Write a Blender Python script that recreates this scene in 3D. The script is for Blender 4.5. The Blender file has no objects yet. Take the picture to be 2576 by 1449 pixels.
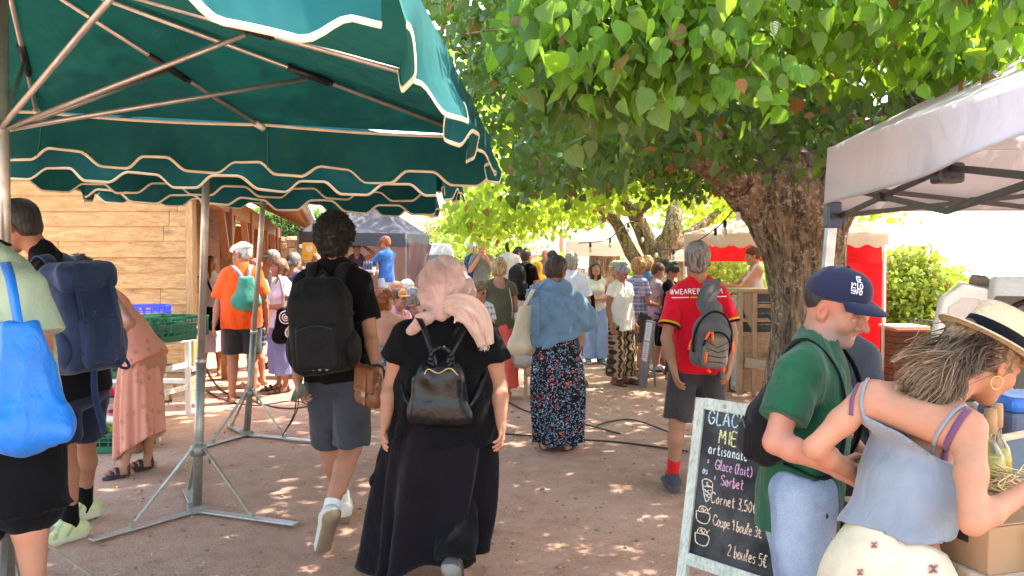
import bpy, math, random
import numpy as np
from mathutils import Vector, Matrix
from mathutils.bvhtree import BVHTree
# ---------------------------------------------------------------- camera, sky, sun, exposure
sc = bpy.context.scene
COL = sc.collection
PITCH = math.radians(1.695)
FOC = 2010.0                      # focal length in pixels of a 2576 px wide picture
CAMZ = 1.6
cam_d = bpy.data.cameras.new("camera")
cam_d.sensor_width = 36.0
cam_d.lens = 36.0 * FOC / 2576.0
cam_d.clip_start, cam_d.clip_end = 0.05, 6000
cam = bpy.data.objects.new("camera", cam_d)
COL.objects.link(cam)
cam.location = (0, 0, CAMZ)
cam.rotation_euler = (math.pi / 2 - PITCH, 0, 0)
sc.camera = cam
SUNDIR = np.array([0.78, 0.30, 1.25]); SUNDIR /= np.linalg.norm(SUNDIR)   # towards the sun
world = bpy.data.worlds.new("World"); sc.world = world; world.use_nodes = True
wn = world.node_tree.nodes; wl = world.node_tree.links
bg = wn["Background"]
sky = wn.new("ShaderNodeTexSky"); sky.sky_type = 'NISHITA'; sky.sun_disc = False
sky.sun_elevation = math.asin(SUNDIR[2]); sky.sun_rotation = math.atan2(SUNDIR[0], SUNDIR[1])
sky.dust_density = 2.0; sky.air_density = 1.0; sky.ozone_density = .4
tint = wn.new('ShaderNodeMix'); tint.data_type = 'RGBA'; tint.blend_type = 'MULTIPLY'; tint.inputs[0].default_value = 1.0; tint.inputs[7].default_value = (1.10, 1.0, .88, 1)   # warm tint put over the sky colour, to warm the shaded areas
wl.new(sky.outputs[0], tint.inputs[6]); wl.new(tint.outputs[2], bg.inputs[0]); bg.inputs[1].default_value = 0.15
sun_d = bpy.data.lights.new("sun", 'SUN'); sun_d.energy = 2.0; sun_d.angle = math.radians(0.53)
sun_d.color = (1.0, 0.93, 0.82)
sun = bpy.data.objects.new("sun", sun_d); COL.objects.link(sun)
sun.rotation_euler = Vector(SUNDIR).to_track_quat('Z', 'Y').to_euler()
vs = sc.view_settings
sc.display_settings.display_device = 'sRGB'
vs.view_transform = 'Standard'; vs.look = 'None'; vs.exposure = 3.08; vs.gamma = 1.0
vs.use_curve_mapping = False
sc.cycles.max_bounces = 10; sc.cycles.diffuse_bounces = 5; sc.cycles.transmission_bounces = 8
sc.cycles.transparent_max_bounces = 12
sc.cycles.use_denoising = True
# ---------------------------------------------------------------- helpers
RNG = np.random.default_rng(7)
random.seed(5)
A = lambda *v: np.array(v, float)
def nrm(v):
    v = np.asarray(v, float); return v / (np.linalg.norm(v) + 1e-12)
def P(u, v, Y):
    """point at depth Y that is seen at picture position u, v"""
    c, s = math.cos(PITCH), math.sin(PITCH)
    a, b = (u - 1288) / FOC, (724.5 - v) / FOC
    d = A(a, c + b * s, -s + b * c)
    return A(0, 0, CAMZ) + d * (Y / d[1])
def XU(u, Y): return (u - 1288) / FOC * Y
def YG(v): return CAMZ * FOC / (v - 665.0)           # depth of a ground point seen at height v

def tag(o, label=None, cat=None, group=None, kind=None):
    for k, x in (("label", label), ("category", cat), ("group", group), ("kind", kind)):
        if x: o[k] = x
    return o
def empty(name, loc, label=None, cat=None, group=None, rz=0):
    o = bpy.data.objects.new(name, None); COL.objects.link(o)
    o.location = loc; o.rotation_euler = (0, 0, rz); o.empty_display_size = .1
    return tag(o, label, cat, group)
def setpar(o, p):
    if p is not None:
        o.parent = p
        o.matrix_parent_inverse = Matrix.Translation(-Vector(p.location)) if p.rotation_euler.z == 0 else p.matrix_basis.inverted()
def copy_tree(o, loc, rz=0, parent=None):
    c = o.copy(); COL.objects.link(c)
    if parent is None: c.location = loc; c.rotation_euler = (0, 0, rz)
    else: c.parent = parent
    for ch in o.children: copy_tree(ch, None, 0, c)
    return c
def obj(name, V, F, mat, parent=None, smooth=True, col=None, local=False):
    """link ONE mesh object; V world coordinates (n,3); F list of index arrays or lists"""
    me = bpy.data.meshes.new(name)
    V = np.asarray(V, np.float32).reshape(-1, 3)
    if isinstance(F, np.ndarray): F = [F]
    if len(F) and not isinstance(F[0], np.ndarray):
        me.from_pydata(V.tolist(), [], [list(map(int, f)) for f in F])
    else:
        F = [f for f in F if len(f)]
        me.vertices.add(len(V)); me.vertices.foreach_set("co", V.ravel())
        loops = np.concatenate([f.ravel() for f in F]).astype(np.int32)
        tot = np.concatenate([np.full(len(f), f.shape[1]) for f in F]).astype(np.int32)
        start = np.concatenate([[0], np.cumsum(tot)[:-1]]).astype(np.int32)
        me.loops.add(len(loops)); me.loops.foreach_set("vertex_index", loops)
        me.polygons.add(len(tot)); me.polygons.foreach_set("loop_start", start)
        try: me.polygons.foreach_set("loop_total", tot)
        except Exception: pass
        me.update(calc_edges=True)
    for m in (mat if isinstance(mat, (list, tuple)) else [mat]): me.materials.append(m)
    if smooth: me.polygons.foreach_set("use_smooth", np.ones(len(me.polygons), bool))
    if col is not None:
        at = me.color_attributes.new("Col", 'FLOAT_COLOR', 'POINT')
        c4 = np.ones((len(V), 4), np.float32); c4[:, :3] = col
        at.data.foreach_set("color", c4.ravel())
    me.validate(); me.update()
    o = bpy.data.objects.new(name, me); COL.objects.link(o)
    if parent is not None:
        if local: o.parent = parent
        else: setpar(o, parent)
    return o
class MB:
    """collects shapes for one mesh"""
    def __init__(s): s.V = []; s.F = []; s.n = 0
    def add(s, V, F):
        V = np.asarray(V, float).reshape(-1, 3)
        s.V.append(V); s.F += [[i + s.n for i in f] for f in F]; s.n += len(V); return s
    def box(s, c, d, R=None, taper=1.0):
        """box centre c, full dims d, rotation 3x3 R (columns = axes)"""
        x, y, z = np.array(d) / 2
        V = np.array([(-x, -y, -z), (x, -y, -z), (x, y, -z), (-x, y, -z), (-x*taper, -y*taper, z), (x*taper, -y*taper, z), (x*taper, y*taper, z), (-x*taper, y*taper, z)])
        if R is not None: V = V @ np.asarray(R).T
        return s.add(V + np.asarray(c), [(0, 3, 2, 1), (4, 5, 6, 7), (0, 1, 5, 4), (1, 2, 6, 5), (2, 3, 7, 6), (3, 0, 4, 7)])
    def bar(s, a, b, w, h, up=(0, 0, 1)):
        a = np.asarray(a, float); b = np.asarray(b, float); d = nrm(b - a)
        x = nrm(np.cross(d, up)) if abs(np.dot(d, nrm(up))) < .99 else nrm(np.cross(d, (0, 1, 0)))
        z = np.cross(x, d)
        return s.box((a + b) / 2, (w, np.linalg.norm(b - a), h), np.stack([x, d, z], 1))
    def tube(s, path, r, n=8, caps=True, flat=None):
        """round tube along a path; r number or list; flat=(axis, factor) squashes it"""
        path = np.asarray(path, float); m = len(path)
        r = np.full(m, r) if np.isscalar(r) else np.asarray(r, float)
        t = np.gradient(path, axis=0); t /= np.linalg.norm(t, axis=1)[:, None] + 1e-12
        ref = A(0, 0, 1) if abs(t[0][2]) < .9 else A(1, 0, 0)
        x = nrm(np.cross(t[0], ref)); rings = []
        for i in range(m):
            x = nrm(x - t[i] * np.dot(x, t[i])); y = np.cross(t[i], x)
            a = np.arange(n) * 2 * math.pi / n
            off = (np.cos(a)[:, None] * x + np.sin(a)[:, None] * y) * r[i]
            if flat is not None:
                ax = nrm(flat[0]); off = off - (off @ ax)[:, None] * ax * (1 - flat[1])
            rings.append(path[i] + off)
        V = np.concatenate(rings)
        F = [(i*n + j, i*n + (j+1) % n, (i+1)*n + (j+1) % n, (i+1)*n + j) for i in range(m-1) for j in range(n)]
        if caps: F += [tuple(range(n-1, -1, -1)), tuple((m-1)*n + j for j in range(n))]
        return s.add(V, F)
    def ribbon(s, path, side, w, th=.003):
        """flat strap along path; side = width direction(s)"""
        path = np.asarray(path, float); m = len(path)
        side = np.asarray(side, float)
        if side.ndim == 1: side = np.tile(side, (m, 1))
        t = np.gradient(path, axis=0); w = np.full(m, w) if np.isscalar(w) else np.asarray(w)
        V = []
        for i in range(m):
            sd = nrm(side[i] - nrm(t[i]) * np.dot(side[i], nrm(t[i]))); nn = nrm(np.cross(t[i], sd))
            for a, b in ((-1, -1), (1, -1), (1, 1), (-1, 1)): V.append(path[i] + sd * a * w[i] / 2 + nn * b * th / 2)
        F = [(i*4 + j, i*4 + (j+1) % 4, i*4 + 4 + (j+1) % 4, i*4 + 4 + j) for i in range(m-1) for j in range(4)]
        F += [(0, 3, 2, 1), tuple((m-1)*4 + j for j in range(4))]
        return s.add(V, F)
    def lathe(s, prof, c, R=None, n=24, ell=1.0):
        """profile list of (r, z) turned round z"""
        a = np.arange(n) * 2 * math.pi / n
        V = np.concatenate([np.stack([r*np.cos(a), r*ell*np.sin(a), np.full(n, z)], 1) for r, z in prof])
        if R is not None: V = V @ np.asarray(R).T
        m = len(prof)
        F = [(i*n + j, i*n + (j+1) % n, (i+1)*n + (j+1) % n, (i+1)*n + j) for i in range(m-1) for j in range(n)]
        return s.add(V + np.asarray(c), F)
    def grid(s, G):
        """G (m,n,3) array of points -> sheet"""
        G = np.asarray(G, float); m, n = G.shape[:2]
        return s.add(G.reshape(-1, 3), [(i*n + j, i*n + j + 1, (i+1)*n + j + 1, (i+1)*n + j) for i in range(m-1) for j in range(n-1)])
    def build(s, name, mat, parent=None, smooth=False, col=None, bevel=0):
        o = obj(name, np.concatenate(s.V), s.F, mat, parent, smooth, col)
        if bevel:
            b = o.modifiers.new("bevel", 'BEVEL'); b.width = bevel; b.segments = 2; b.limit_method = 'ANGLE'
        return o
def rotz(a):
    c, s = math.cos(a), math.sin(a); return A((c, -s, 0), (s, c, 0), (0, 0, 1)).reshape(3, 3)
def rot_axis(ax, a):
    ax = nrm(ax); K = np.array([(0, -ax[2], ax[1]), (ax[2], 0, -ax[0]), (-ax[1], ax[0], 0)])
    return np.eye(3) + math.sin(a) * K + (1 - math.cos(a)) * K @ K
def spline(pts, n=8):
    """Catmull-Rom through pts"""
    p = np.asarray(pts, float); p = np.vstack([2*p[0] - p[1], p, 2*p[-1] - p[-2]]); out = []
    for i in range(1, len(p) - 2):
        for t in np.linspace(0, 1, n, endpoint=False):
            out.append(.5 * ((2*p[i]) + (-p[i-1] + p[i+1])*t + (2*p[i-1] - 5*p[i] + 4*p[i+1] - p[i+2])*t*t + (-p[i-1] + 3*p[i] - 3*p[i+1] + p[i+2])*t**3))
    out.append(p[-2]); return np.array(out)
_H = np.random.default_rng(3).random((32, 32, 32)).astype(np.float32)
def vnoise(x, y, z):
    """value noise 0..1"""
    xi, yi, zi = np.floor(x).astype(int), np.floor(y).astype(int), np.floor(z).astype(int)
    fx, fy, fz = x - xi, y - yi, z - zi
    fx, fy, fz = fx*fx*(3-2*fx), fy*fy*(3-2*fy), fz*fz*(3-2*fz)
    def h(a, b, c): return _H[(xi+a) & 31, (yi+b) & 31, (zi+c) & 31]
    x00 = h(0,0,0)*(1-fx) + h(1,0,0)*fx; x10 = h(0,1,0)*(1-fx) + h(1,1,0)*fx
    x01 = h(0,0,1)*(1-fx) + h(1,0,1)*fx; x11 = h(0,1,1)*(1-fx) + h(1,1,1)*fx
    return (x00*(1-fy) + x10*fy)*(1-fz) + (x01*(1-fy) + x11*fy)*fz
# ---------------------------------------------------------------- solid bodies from blended rounded shapes
class Solid:
    def __init__(s): s.p = []
    def cap(s, a, b, ra, rb=None, k=.03, asp=1., ax=None, sub=False, flat=False, bound=None):
        s.p.append(('c', A(*a), A(*b), float(ra), float(ra if rb is None else rb), k, asp, None if ax is None else nrm(ax), sub, flat)); return s
    def ell(s, c, r, R=None, k=.03, sub=False):
        s.p.append(('e', A(*c), np.broadcast_to(A(*r) if not np.isscalar(r) else r, (3,)).astype(float), np.eye(3) if R is None else np.asarray(R, float), k, sub)); return s
    def box(s, c, h, R=None, rad=.02, k=.01, sub=False):
        s.p.append(('b', A(*c), A(*h), np.eye(3) if R is None else np.asarray(R, float), rad, k, sub)); return s
    def cut(s, p, n): s.p.append(('k', A(*p), nrm(n))); return s
    def bounds(s, q):
        if q[0] == 'c': r = max(q[3], q[4]) * max(1, q[6]); return np.minimum(q[1], q[2]) - r, np.maximum(q[1], q[2]) + r
        if q[0] == 'e': r = max(q[2]); return q[1] - r, q[1] + r
        if q[0] == 'b': r = np.linalg.norm(q[2]) + q[4]; return q[1] - r, q[1] + r
    def field(s, lo, hi, h, disp=None):
        dim = np.ceil((hi - lo) / h).astype(int) + 1
        f = np.full(dim, .25, np.float32)
        axs = [(lo[i] + np.arange(dim[i]) * h).astype(np.float32) for i in range(3)]
        for q in s.p:
            if q[0] == 'k':
                n = q[2].astype(np.float32); d0 = float(q[1] @ q[2])
                d = axs[0][:, None, None]*n[0] + axs[1][None, :, None]*n[1] + axs[2][None, None, :]*n[2] - d0
                np.maximum(f, d, out=f); continue
            k = q[5] if q[0] in 'cb' and q[0] != 'b' else (q[4] if q[0] == 'e' else q[5])
            sub = q[8] if q[0] == 'c' else (q[5] if q[0] == 'e' else q[6])
            bl, bh = s.bounds(q); m = k + 3.5 * h
            i0 = np.maximum(np.floor((bl - m - lo) / h).astype(int), 0); i1 = np.minimum(np.ceil((bh + m - lo) / h).astype(int) + 1, dim)
            if (i1 <= i0).any(): continue
            X = axs[0][i0[0]:i1[0], None, None]; Y = axs[1][None, i0[1]:i1[1], None]; Z = axs[2][None, None, i0[2]:i1[2]]
            if q[0] == 'c':
                _, a, b, ra, rb, k, asp, ax, sub, flat = q
                d = b - a; L2 = float(d @ d) + 1e-12
                x, y, z = X - a[0], Y - a[1], Z - a[2]
                tt = (x*d[0] + y*d[1] + z*d[2]) / L2; t = np.clip(tt, 0, 1)
                x = x - t*d[0]; y = y - t*d[1]; z = z - t*d[2]
                if ax is not None and asp != 1.:
                    c = (x*ax[0] + y*ax[1] + z*ax[2]) * (1/asp - 1)
                    x = x + c*ax[0]; y = y + c*ax[1]; z = z + c*ax[2]
                g = np.sqrt(x*x + y*y + z*z) - (ra + (rb - ra)*t)
                if flat: g = np.maximum(g, (tt - 1) * math.sqrt(L2))
            elif q[0] == 'e':
                c, r, R = q[1], q[2], q[3]
                x, y, z = X - c[0], Y - c[1], Z - c[2]
                l = [(x*R[0, i] + y*R[1, i] + z*R[2, i]) for i in range(3)]
                k0 = np.sqrt(sum((l[i]/r[i])**2 for i in range(3))); k1 = np.sqrt(sum((l[i]/r[i]**2)**2 for i in range(3)))
                g = k0*(k0 - 1)/(k1 + 1e-9)
            else:
                c, hh, R, rad = q[1], q[2], q[3], q[4]
                x, y, z = X - c[0], Y - c[1], Z - c[2]
                l = [np.abs(x*R[0, i] + y*R[1, i] + z*R[2, i]) - (hh[i] - rad) for i in range(3)]
                g = np.sqrt(sum(np.maximum(w, 0)**2 for w in l)) + np.minimum(np.maximum(np.maximum(l[0], l[1]), l[2]), 0) - rad
            sl = f[i0[0]:i1[0], i0[1]:i1[1], i0[2]:i1[2]]
            if sub: g = -g; hb = np.maximum(k - np.abs(sl - g), 0) / max(k, 1e-6); sl[...] = np.maximum(sl, g) + hb*hb*k*.25
            else: hb = np.maximum(k - np.abs(sl - g), 0) / max(k, 1e-6); sl[...] = np.minimum(sl, g) - hb*hb*k*.25
        if disp is not None:
            ii = np.nonzero(np.abs(f) < .05)
            if len(ii[0]): f[ii] += disp(axs[0][ii[0]], axs[1][ii[1]], axs[2][ii[2]])
        return f
    def mesh(s, h=.01, disp=None, fine=()):
        bs = [s.bounds(q) for q in s.p if q[0] != 'k']
        if any(q[0] == 'c' and q[8] for q in s.p): bs = [s.bounds(q) for q in s.p if q[0] != 'k' and not (q[0] == 'c' and q[8])]
        lo = np.min([b[0] for b in bs], 0) - 3*h - .02; hi = np.max([b[1] for b in bs], 0) + 3*h + .02
        V, F = nets(s.field(lo, hi, h, disp), lo, h)
        for c, r, hf in fine:
            cen = V[F].mean(1); F = F[np.linalg.norm(cen - c, axis=1) > r]
            V2, F2 = nets(s.field(c - r - 3*hf, c + r + 3*hf, hf, disp), c - r - 3*hf, hf)
            cen = V2[F2].mean(1); F2 = F2[np.linalg.norm(cen - c, axis=1) < r + h*.9]
            F = np.vstack([F, F2 + len(V)]); V = np.vstack([V, V2])
        if fine:
            us, inv = np.unique(F, return_inverse=True); V = V[us]; F = inv.reshape(F.shape)
        return V, F
def nets(f, o, h):
    """surface nets: zero level of the grid f -> vertices, quads"""
    s = f < 0; n = f.shape
    sl = lambda a, i, j, k: a[i:n[0]-1+i, j:n[1]-1+j, k:n[2]-1+k]
    cs = [(i, j, k) for i in (0, 1) for j in (0, 1) for k in (0, 1)]
    al = np.ones(tuple(m-1 for m in n), bool); an = np.zeros_like(al)
    for c in cs: q = sl(s, *c); al &= q; an |= q
    I = np.argwhere(an & ~al)
    if len(I) == 0: return np.zeros((0, 3)), np.zeros((0, 4), int)
    acc = np.zeros((len(I), 3)); cnt = np.zeros(len(I))
    val = {c: f[I[:, 0]+c[0], I[:, 1]+c[1], I[:, 2]+c[2]].astype(float) for c in cs}
    for c in cs:
        for ax in range(3):
            if c[ax]: continue
            e = list(c); e[ax] = 1; e = tuple(e); a, b = val[c], val[e]
            m = (a < 0) != (b < 0); t = np.where(m, a/np.where(m, a-b, 1), 0)
            pt = np.tile(np.array(c, float), (len(I), 1)); pt[:, ax] += t
            acc += pt*m[:, None]; cnt += m
    V = o + (I + acc/cnt[:, None])*h
    ix = np.full(tuple(m-1 for m in n), -1); ix[I[:, 0], I[:, 1], I[:, 2]] = np.arange(len(I)); Fs = []
    for ax in range(3):
        b = [slice(1, -1)]*3; b[ax] = slice(0, n[ax]-1); b2 = list(b); b2[ax] = slice(1, n[ax])
        d = s[tuple(b)] != s[tuple(b2)]; E = np.argwhere(d)
        if not len(E): continue
        E = E + np.array([0 if i == ax else 1 for i in range(3)])
        u, v = [(1, 2), (2, 0), (0, 1)][ax]; du = np.eye(3, dtype=int)[u]; dv = np.eye(3, dtype=int)[v]
        g = lambda D: ix[D[:, 0], D[:, 1], D[:, 2]]
        Q = np.stack([g(E-du-dv), g(E-dv), g(E), g(E-du)], 1)
        inside = s[E[:, 0], E[:, 1], E[:, 2]]
        Q[~inside] = Q[~inside][:, ::-1]
        Fs.append(Q[(Q >= 0).all(1)])
    return V, np.vstack(Fs)
def smooth_mesh(V, F, it=2, lam=.5):
    E = np.vstack([F[:, [0, 1]], F[:, [1, 2]], F[:, [2, 3]], F[:, [3, 0]]])
    for _ in range(it):
        acc = np.zeros_like(V); cnt = np.zeros(len(V))
        for a, b in ((0, 1), (1, 0)):
            np.add.at(acc, E[:, a], V[E[:, b]]); np.add.at(cnt, E[:, a], 1)
        V = V + lam*(acc/np.maximum(cnt, 1)[:, None] - V)
    return V
# ---------------------------------------------------------------- materials (all procedural)
class NT:
    def __init__(s, name):
        s.m = bpy.data.materials.new(name); s.m.use_nodes = True; s.t = s.m.node_tree; s.t.nodes.clear()
        s.out = s.n("ShaderNodeOutputMaterial"); s.b = s.n("ShaderNodeBsdfPrincipled"); s.l(s.b.outputs[0], s.out.inputs[0])
        s._tc = None
    def n(s, t, **k):
        x = s.t.nodes.new(t)
        for a, b in k.items(): setattr(x, a, b)
        return x
    def l(s, a, b): s.t.links.new(a, b)
    def tc(s, scale=None, which='Object'):
        if s._tc is None: s._tc = s.n("ShaderNodeTexCoord")
        o = s._tc.outputs[which]
        if scale is not None:
            mp = s.n("ShaderNodeMapping"); mp.inputs['Scale'].default_value = scale if not np.isscalar(scale) else (scale,)*3
            s.l(o, mp.inputs[0]); o = mp.outputs[0]
        return o
    def noise(s, scale, detail=4, rough=.55, vec=None, dist=0, out=0):
        x = s.n("ShaderNodeTexNoise"); x.inputs['Scale'].default_value = scale; x.inputs['Detail'].default_value = detail
        x.inputs['Roughness'].default_value = rough; x.inputs['Distortion'].default_value = dist
        s.l(vec if vec is not None else s.tc(), x.inputs['Vector']); return x.outputs[out]
    def voro(s, scale, vec=None, feature='F1', out='Distance', rnd=1):
        x = s.n("ShaderNodeTexVoronoi", feature=feature); x.inputs['Scale'].default_value = scale; x.inputs['Randomness'].default_value = rnd
        s.l(vec if vec is not None else s.tc(), x.inputs['Vector']); return x.outputs[out]
    def ramp(s, fac, stops, interp='LINEAR'):
        x = s.n("ShaderNodeValToRGB"); x.color_ramp.interpolation = interp
        e = x.color_ramp.elements
        while len(e) < len(stops): e.new(.5)
        for i, (p, c) in enumerate(stops):
            e[i].position = p; e[i].color = (c, c, c, 1) if np.isscalar(c) else (*c, 1)
        s.l(fac, x.inputs[0]); return x.outputs[0]
    def mix(s, fac, a, b, mode='MIX'):
        x = s.n("ShaderNodeMix", data_type='RGBA', blend_type=mode)
        for i, v in ((0, fac), (6, a), (7, b)):
            if hasattr(v, 'links') or hasattr(v, 'is_linked'): s.l(v, x.inputs[i])
            else: x.inputs[i].default_value = v if i == 0 else ((*v, 1) if not np.isscalar(v) else (v, v, v, 1))
        return x.outputs[2]
    def math(s, op, a, b=0, clamp=False):
        x = s.n("ShaderNodeMath", operation=op, use_clamp=clamp)
        for i, v in enumerate((a, b)):
            if hasattr(v, 'is_linked'): s.l(v, x.inputs[i])
            else: x.inputs[i].default_value = v
        return x.outputs[0]
    def bump(s, h, strength=.3, dist=.01, chain=None):
        x = s.n("ShaderNodeBump"); x.inputs['Strength'].default_value = strength; x.inputs['Distance'].default_value = dist
        s.l(h, x.inputs['Height'])
        if chain is not None: s.l(chain, x.inputs['Normal'])
        s.l(x.outputs[0], s.b.inputs['Normal']); return x.outputs[0]
    def set(s, color=None, rough=.8, metal=0, spec=.3, **k):
        if color is not None:
            if hasattr(color, 'is_linked'): s.l(color, s.b.inputs['Base Color'])
            else: s.b.inputs['Base Color'].default_value = (*color, 1)
        if hasattr(rough, 'is_linked'): s.l(rough, s.b.inputs['Roughness'])
        else: s.b.inputs['Roughness'].default_value = rough
        s.b.inputs['Metallic'].default_value = metal; s.b.inputs['Specular IOR Level'].default_value = spec
        for a, v in k.items(): s.b.inputs[a.replace('_', ' ')].default_value = v
        return s.m
    def sep(s, vec):
        x = s.n("ShaderNodeSeparateXYZ"); s.l(vec, x.inputs[0]); return x.outputs
_mc = {}
def cached(fn):
    def g(*a, **k):
        key = (fn.__name__, a, tuple(sorted(k.items())))
        if key not in _mc: _mc[key] = fn(*a, **k)
        return _mc[key]
    return g
def mulc(c, f): return tuple(min(1, x*f) for x in c)
@cached
def cloth(c, rough=.9, wr=.55, weave=900, name="cloth", sheen=.15, var=.14, spec=.15, trans=0):
    t = NT(name)
    if max(c) < .03: c = mulc(c, .45); sheen *= .25; spec *= .5
    n = t.noise(7, 5, .6); col = t.mix(t.ramp(n, [(.3, 0), (.7, 1)]), mulc(c, 1-var), mulc(c, 1+var))
    w = t.noise(14, 3, .55, t.tc((1, 1, .45)), dist=.8)
    t.bump(w, wr, .022); m = t.set(col, rough, 0, spec); t.b.inputs['Sheen Weight'].default_value = sheen
    wv = t.noise(weave, 1, .5)
    b1 = t.t.nodes[-1]
    bb = t.n("ShaderNodeBump"); bb.inputs['Strength'].default_value = .12; bb.inputs['Distance'].default_value = .001
    t.l(wv, bb.inputs['Height'])
    for nd in t.t.nodes:
        if nd.type == 'BUMP' and nd is not bb: t.l(bb.outputs[0], nd.inputs['Normal'])
    if trans:
        tr = t.n("ShaderNodeBsdfTranslucent"); t.l(col, tr.inputs[0]); mx = t.n("ShaderNodeMixShader"); mx.inputs[0].default_value = trans
        t.l(t.b.outputs[0], mx.inputs[1]); t.l(tr.outputs[0], mx.inputs[2]); t.l(mx.outputs[0], t.out.inputs[0])
    return m
@cached
def plain(c, rough=.5, metal=0, spec=.4, var=.1, ns=20, bs=0, name="paint", scr=0):
    t = NT(name); n = t.noise(ns, 5, .6)
    col = t.mix(t.ramp(n, [(.3, 0), (.7, 1)]), mulc(c, 1-var), mulc(c, 1+var))
    r = t.ramp(n, [(.3, max(0, rough-.1)), (.7, min(1, rough+.1))])
    if bs: t.bump(t.noise(ns*6, 3), bs, .003)
    return t.set(col, r, metal, spec)
@cached
def skin(name="skin"):
    t = NT(name); a = t.n("ShaderNodeVertexColor", layer_name="Col")
    n = t.noise(28, 4, .6); col = t.mix(t.ramp(n, [(.3, 0), (.75, .22)]), a.outputs[0], (.62, .22, .15))
    fr = t.ramp(t.voro(130), [(.04, 1), (.1, 0)]); col = t.mix(t.math('MULTIPLY', fr, t.ramp(t.noise(9, 2), [(.55, 0), (.7, .35)])), col, (.22, .09, .05))
    t.bump(t.noise(420, 2), .12, .0012)
    m = t.set(col, .55, 0, .25); t.b.inputs['Subsurface Weight'].default_value = .06
    t.b.inputs['Subsurface Radius'].default_value = (.012, .005, .003); t.b.inputs['Subsurface Scale'].default_value = .6
    return m
@cached
def hairm(c, name="hair", streak=.5):
    t = NT(name); a = t.noise(60, 4, .7, t.tc((1, 1, .16)), dist=.6)
    col = t.mix(t.ramp(a, [(.35, 0), (.65, 1)]), mulc(c, 1-streak), mulc(c, 1+streak*1.3))
    t.bump(t.noise(130, 3, .6, t.tc((1, 1, .12)), dist=.8), .8, .006)
    return t.set(col, .48, 0, .4)
@cached
def vcol(rough=.7, name="painted", spec=.3, bump=.1):
    t = NT(name); a = t.n("ShaderNodeVertexColor", layer_name="Col")
    n = t.noise(18, 4); col = t.mix(t.ramp(n, [(.35, .12), (.7, 0)]), a.outputs[0], (.03, .025, .02))
    t.bump(t.noise(90, 3), bump, .004); return t.set(col, rough, 0, spec)
@cached
def pattern(kind, c0, c1, c2=(1, 1, 1), s=30, rough=.9, name="printed_cloth"):
    """printed fabrics"""
    t = NT(name); v = t.tc()
    wv = t.n("ShaderNodeMix", data_type='VECTOR'); 
    if kind == 'floral':
        d = t.noise(s*.6, 2, out=1); q = t.mix(.12, v, d, 'ADD')
        p = t.voro(s*1.9, q)
        col = t.mix(t.ramp(p, [(.30, 1), (.40, 0)]), c0, c1)
        red = t.ramp(t.voro(s*.42, q), [(.30, 1), (.36, 0)]); col = t.mix(t.math('MULTIPLY', red, t.ramp(p, [(.34, 1), (.44, 0)])), col, c2)
    elif kind == 'dots':
        p = t.voro(s, rnd=.7); col = t.mix(t.ramp(p, [(.24, .55), (.3, 0)]), c0, c1)
        p2 = t.voro(s*4); col = t.mix(t.math('MULTIPLY', t.ramp(p, [(.3, .6), (.34, 0)]), t.ramp(p2, [(.2, 1), (.3, 0)])), col, c2)
    elif kind == 'ogee':
        x, y, z = t.sep(v)
        sx = t.math('SINE', t.math('ADD', t.math('MULTIPLY', t.math('ADD', x, y), s), t.math('MULTIPLY', t.math('SINE', t.math('MULTIPLY', z, s*.9)), 1.3)))
        a = t.ramp(sx, [(.02, 1), (.3, .3), (.5, 0)]); col = t.mix(a, c0, c1)
        sz = t.math('MULTIPLY', t.math('SINE', t.math('MULTIPLY', t.math('ADD', x, t.math('MULTIPLY', y, .4)), s*.5)), t.math('SINE', t.math('MULTIPLY', z, s*.9)))
        col = t.mix(t.ramp(sz, [(.55, 0), (.7, 1)]), col, c2)
    elif kind == 'plaid':
        x, y, z = t.sep(v)
        a = t.ramp(t.math('SINE', t.math('MULTIPLY', t.math('ADD', x, y), s)), [(.45, 0), (.55, .5)]); b = t.ramp(t.math('SINE', t.math('MULTIPLY', z, s)), [(.45, 0), (.55, .5)])
        col = t.mix(t.math('ADD', a, b), c0, c1); f = t.ramp(t.math('SINE', t.math('MULTIPLY', z, s*.5)), [(.93, 0), (.97, 1)]); col = t.mix(f, col, c2)
    elif kind == 'denim':
        n = t.noise(6, 4); col = t.mix(t.ramp(n, [(.35, 0), (.65, 1)]), c0, c1)
        col = t.mix(t.ramp(t.noise(700, 1, .5, t.tc((1, 1, .3))), [(.45, 0), (.6, .35)]), col, c2)
    elif kind == 'camo':
        n = t.noise(s, 2, .5); col = t.mix(t.ramp(n, [(.5, 0), (.53, 1)]), c0, c1); col = t.mix(t.ramp(t.noise(s*1.7, 2), [(.58, 0), (.61, 1)]), col, c2)
    t.bump(t.noise(12, 3, .55, t.tc((1, 1, .4)), dist=.8), .35, .012)
    return t.set(col, rough, 0, .15)
@cached
def metal(c=(.62, .6, .55), rough=.38, name="galvanised_steel"):
    t = NT(name); n = t.noise(9, 5, .65); s_ = t.noise(120, 2)
    col = t.mix(t.ramp(n, [(.35, 0), (.7, 1)]), mulc(c, .72), c)
    r = t.ramp(n, [(.3, rough+.2), (.7, rough-.08)]); t.bump(s_, .08, .002); return t.set(col, r, .85, .5)
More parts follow.
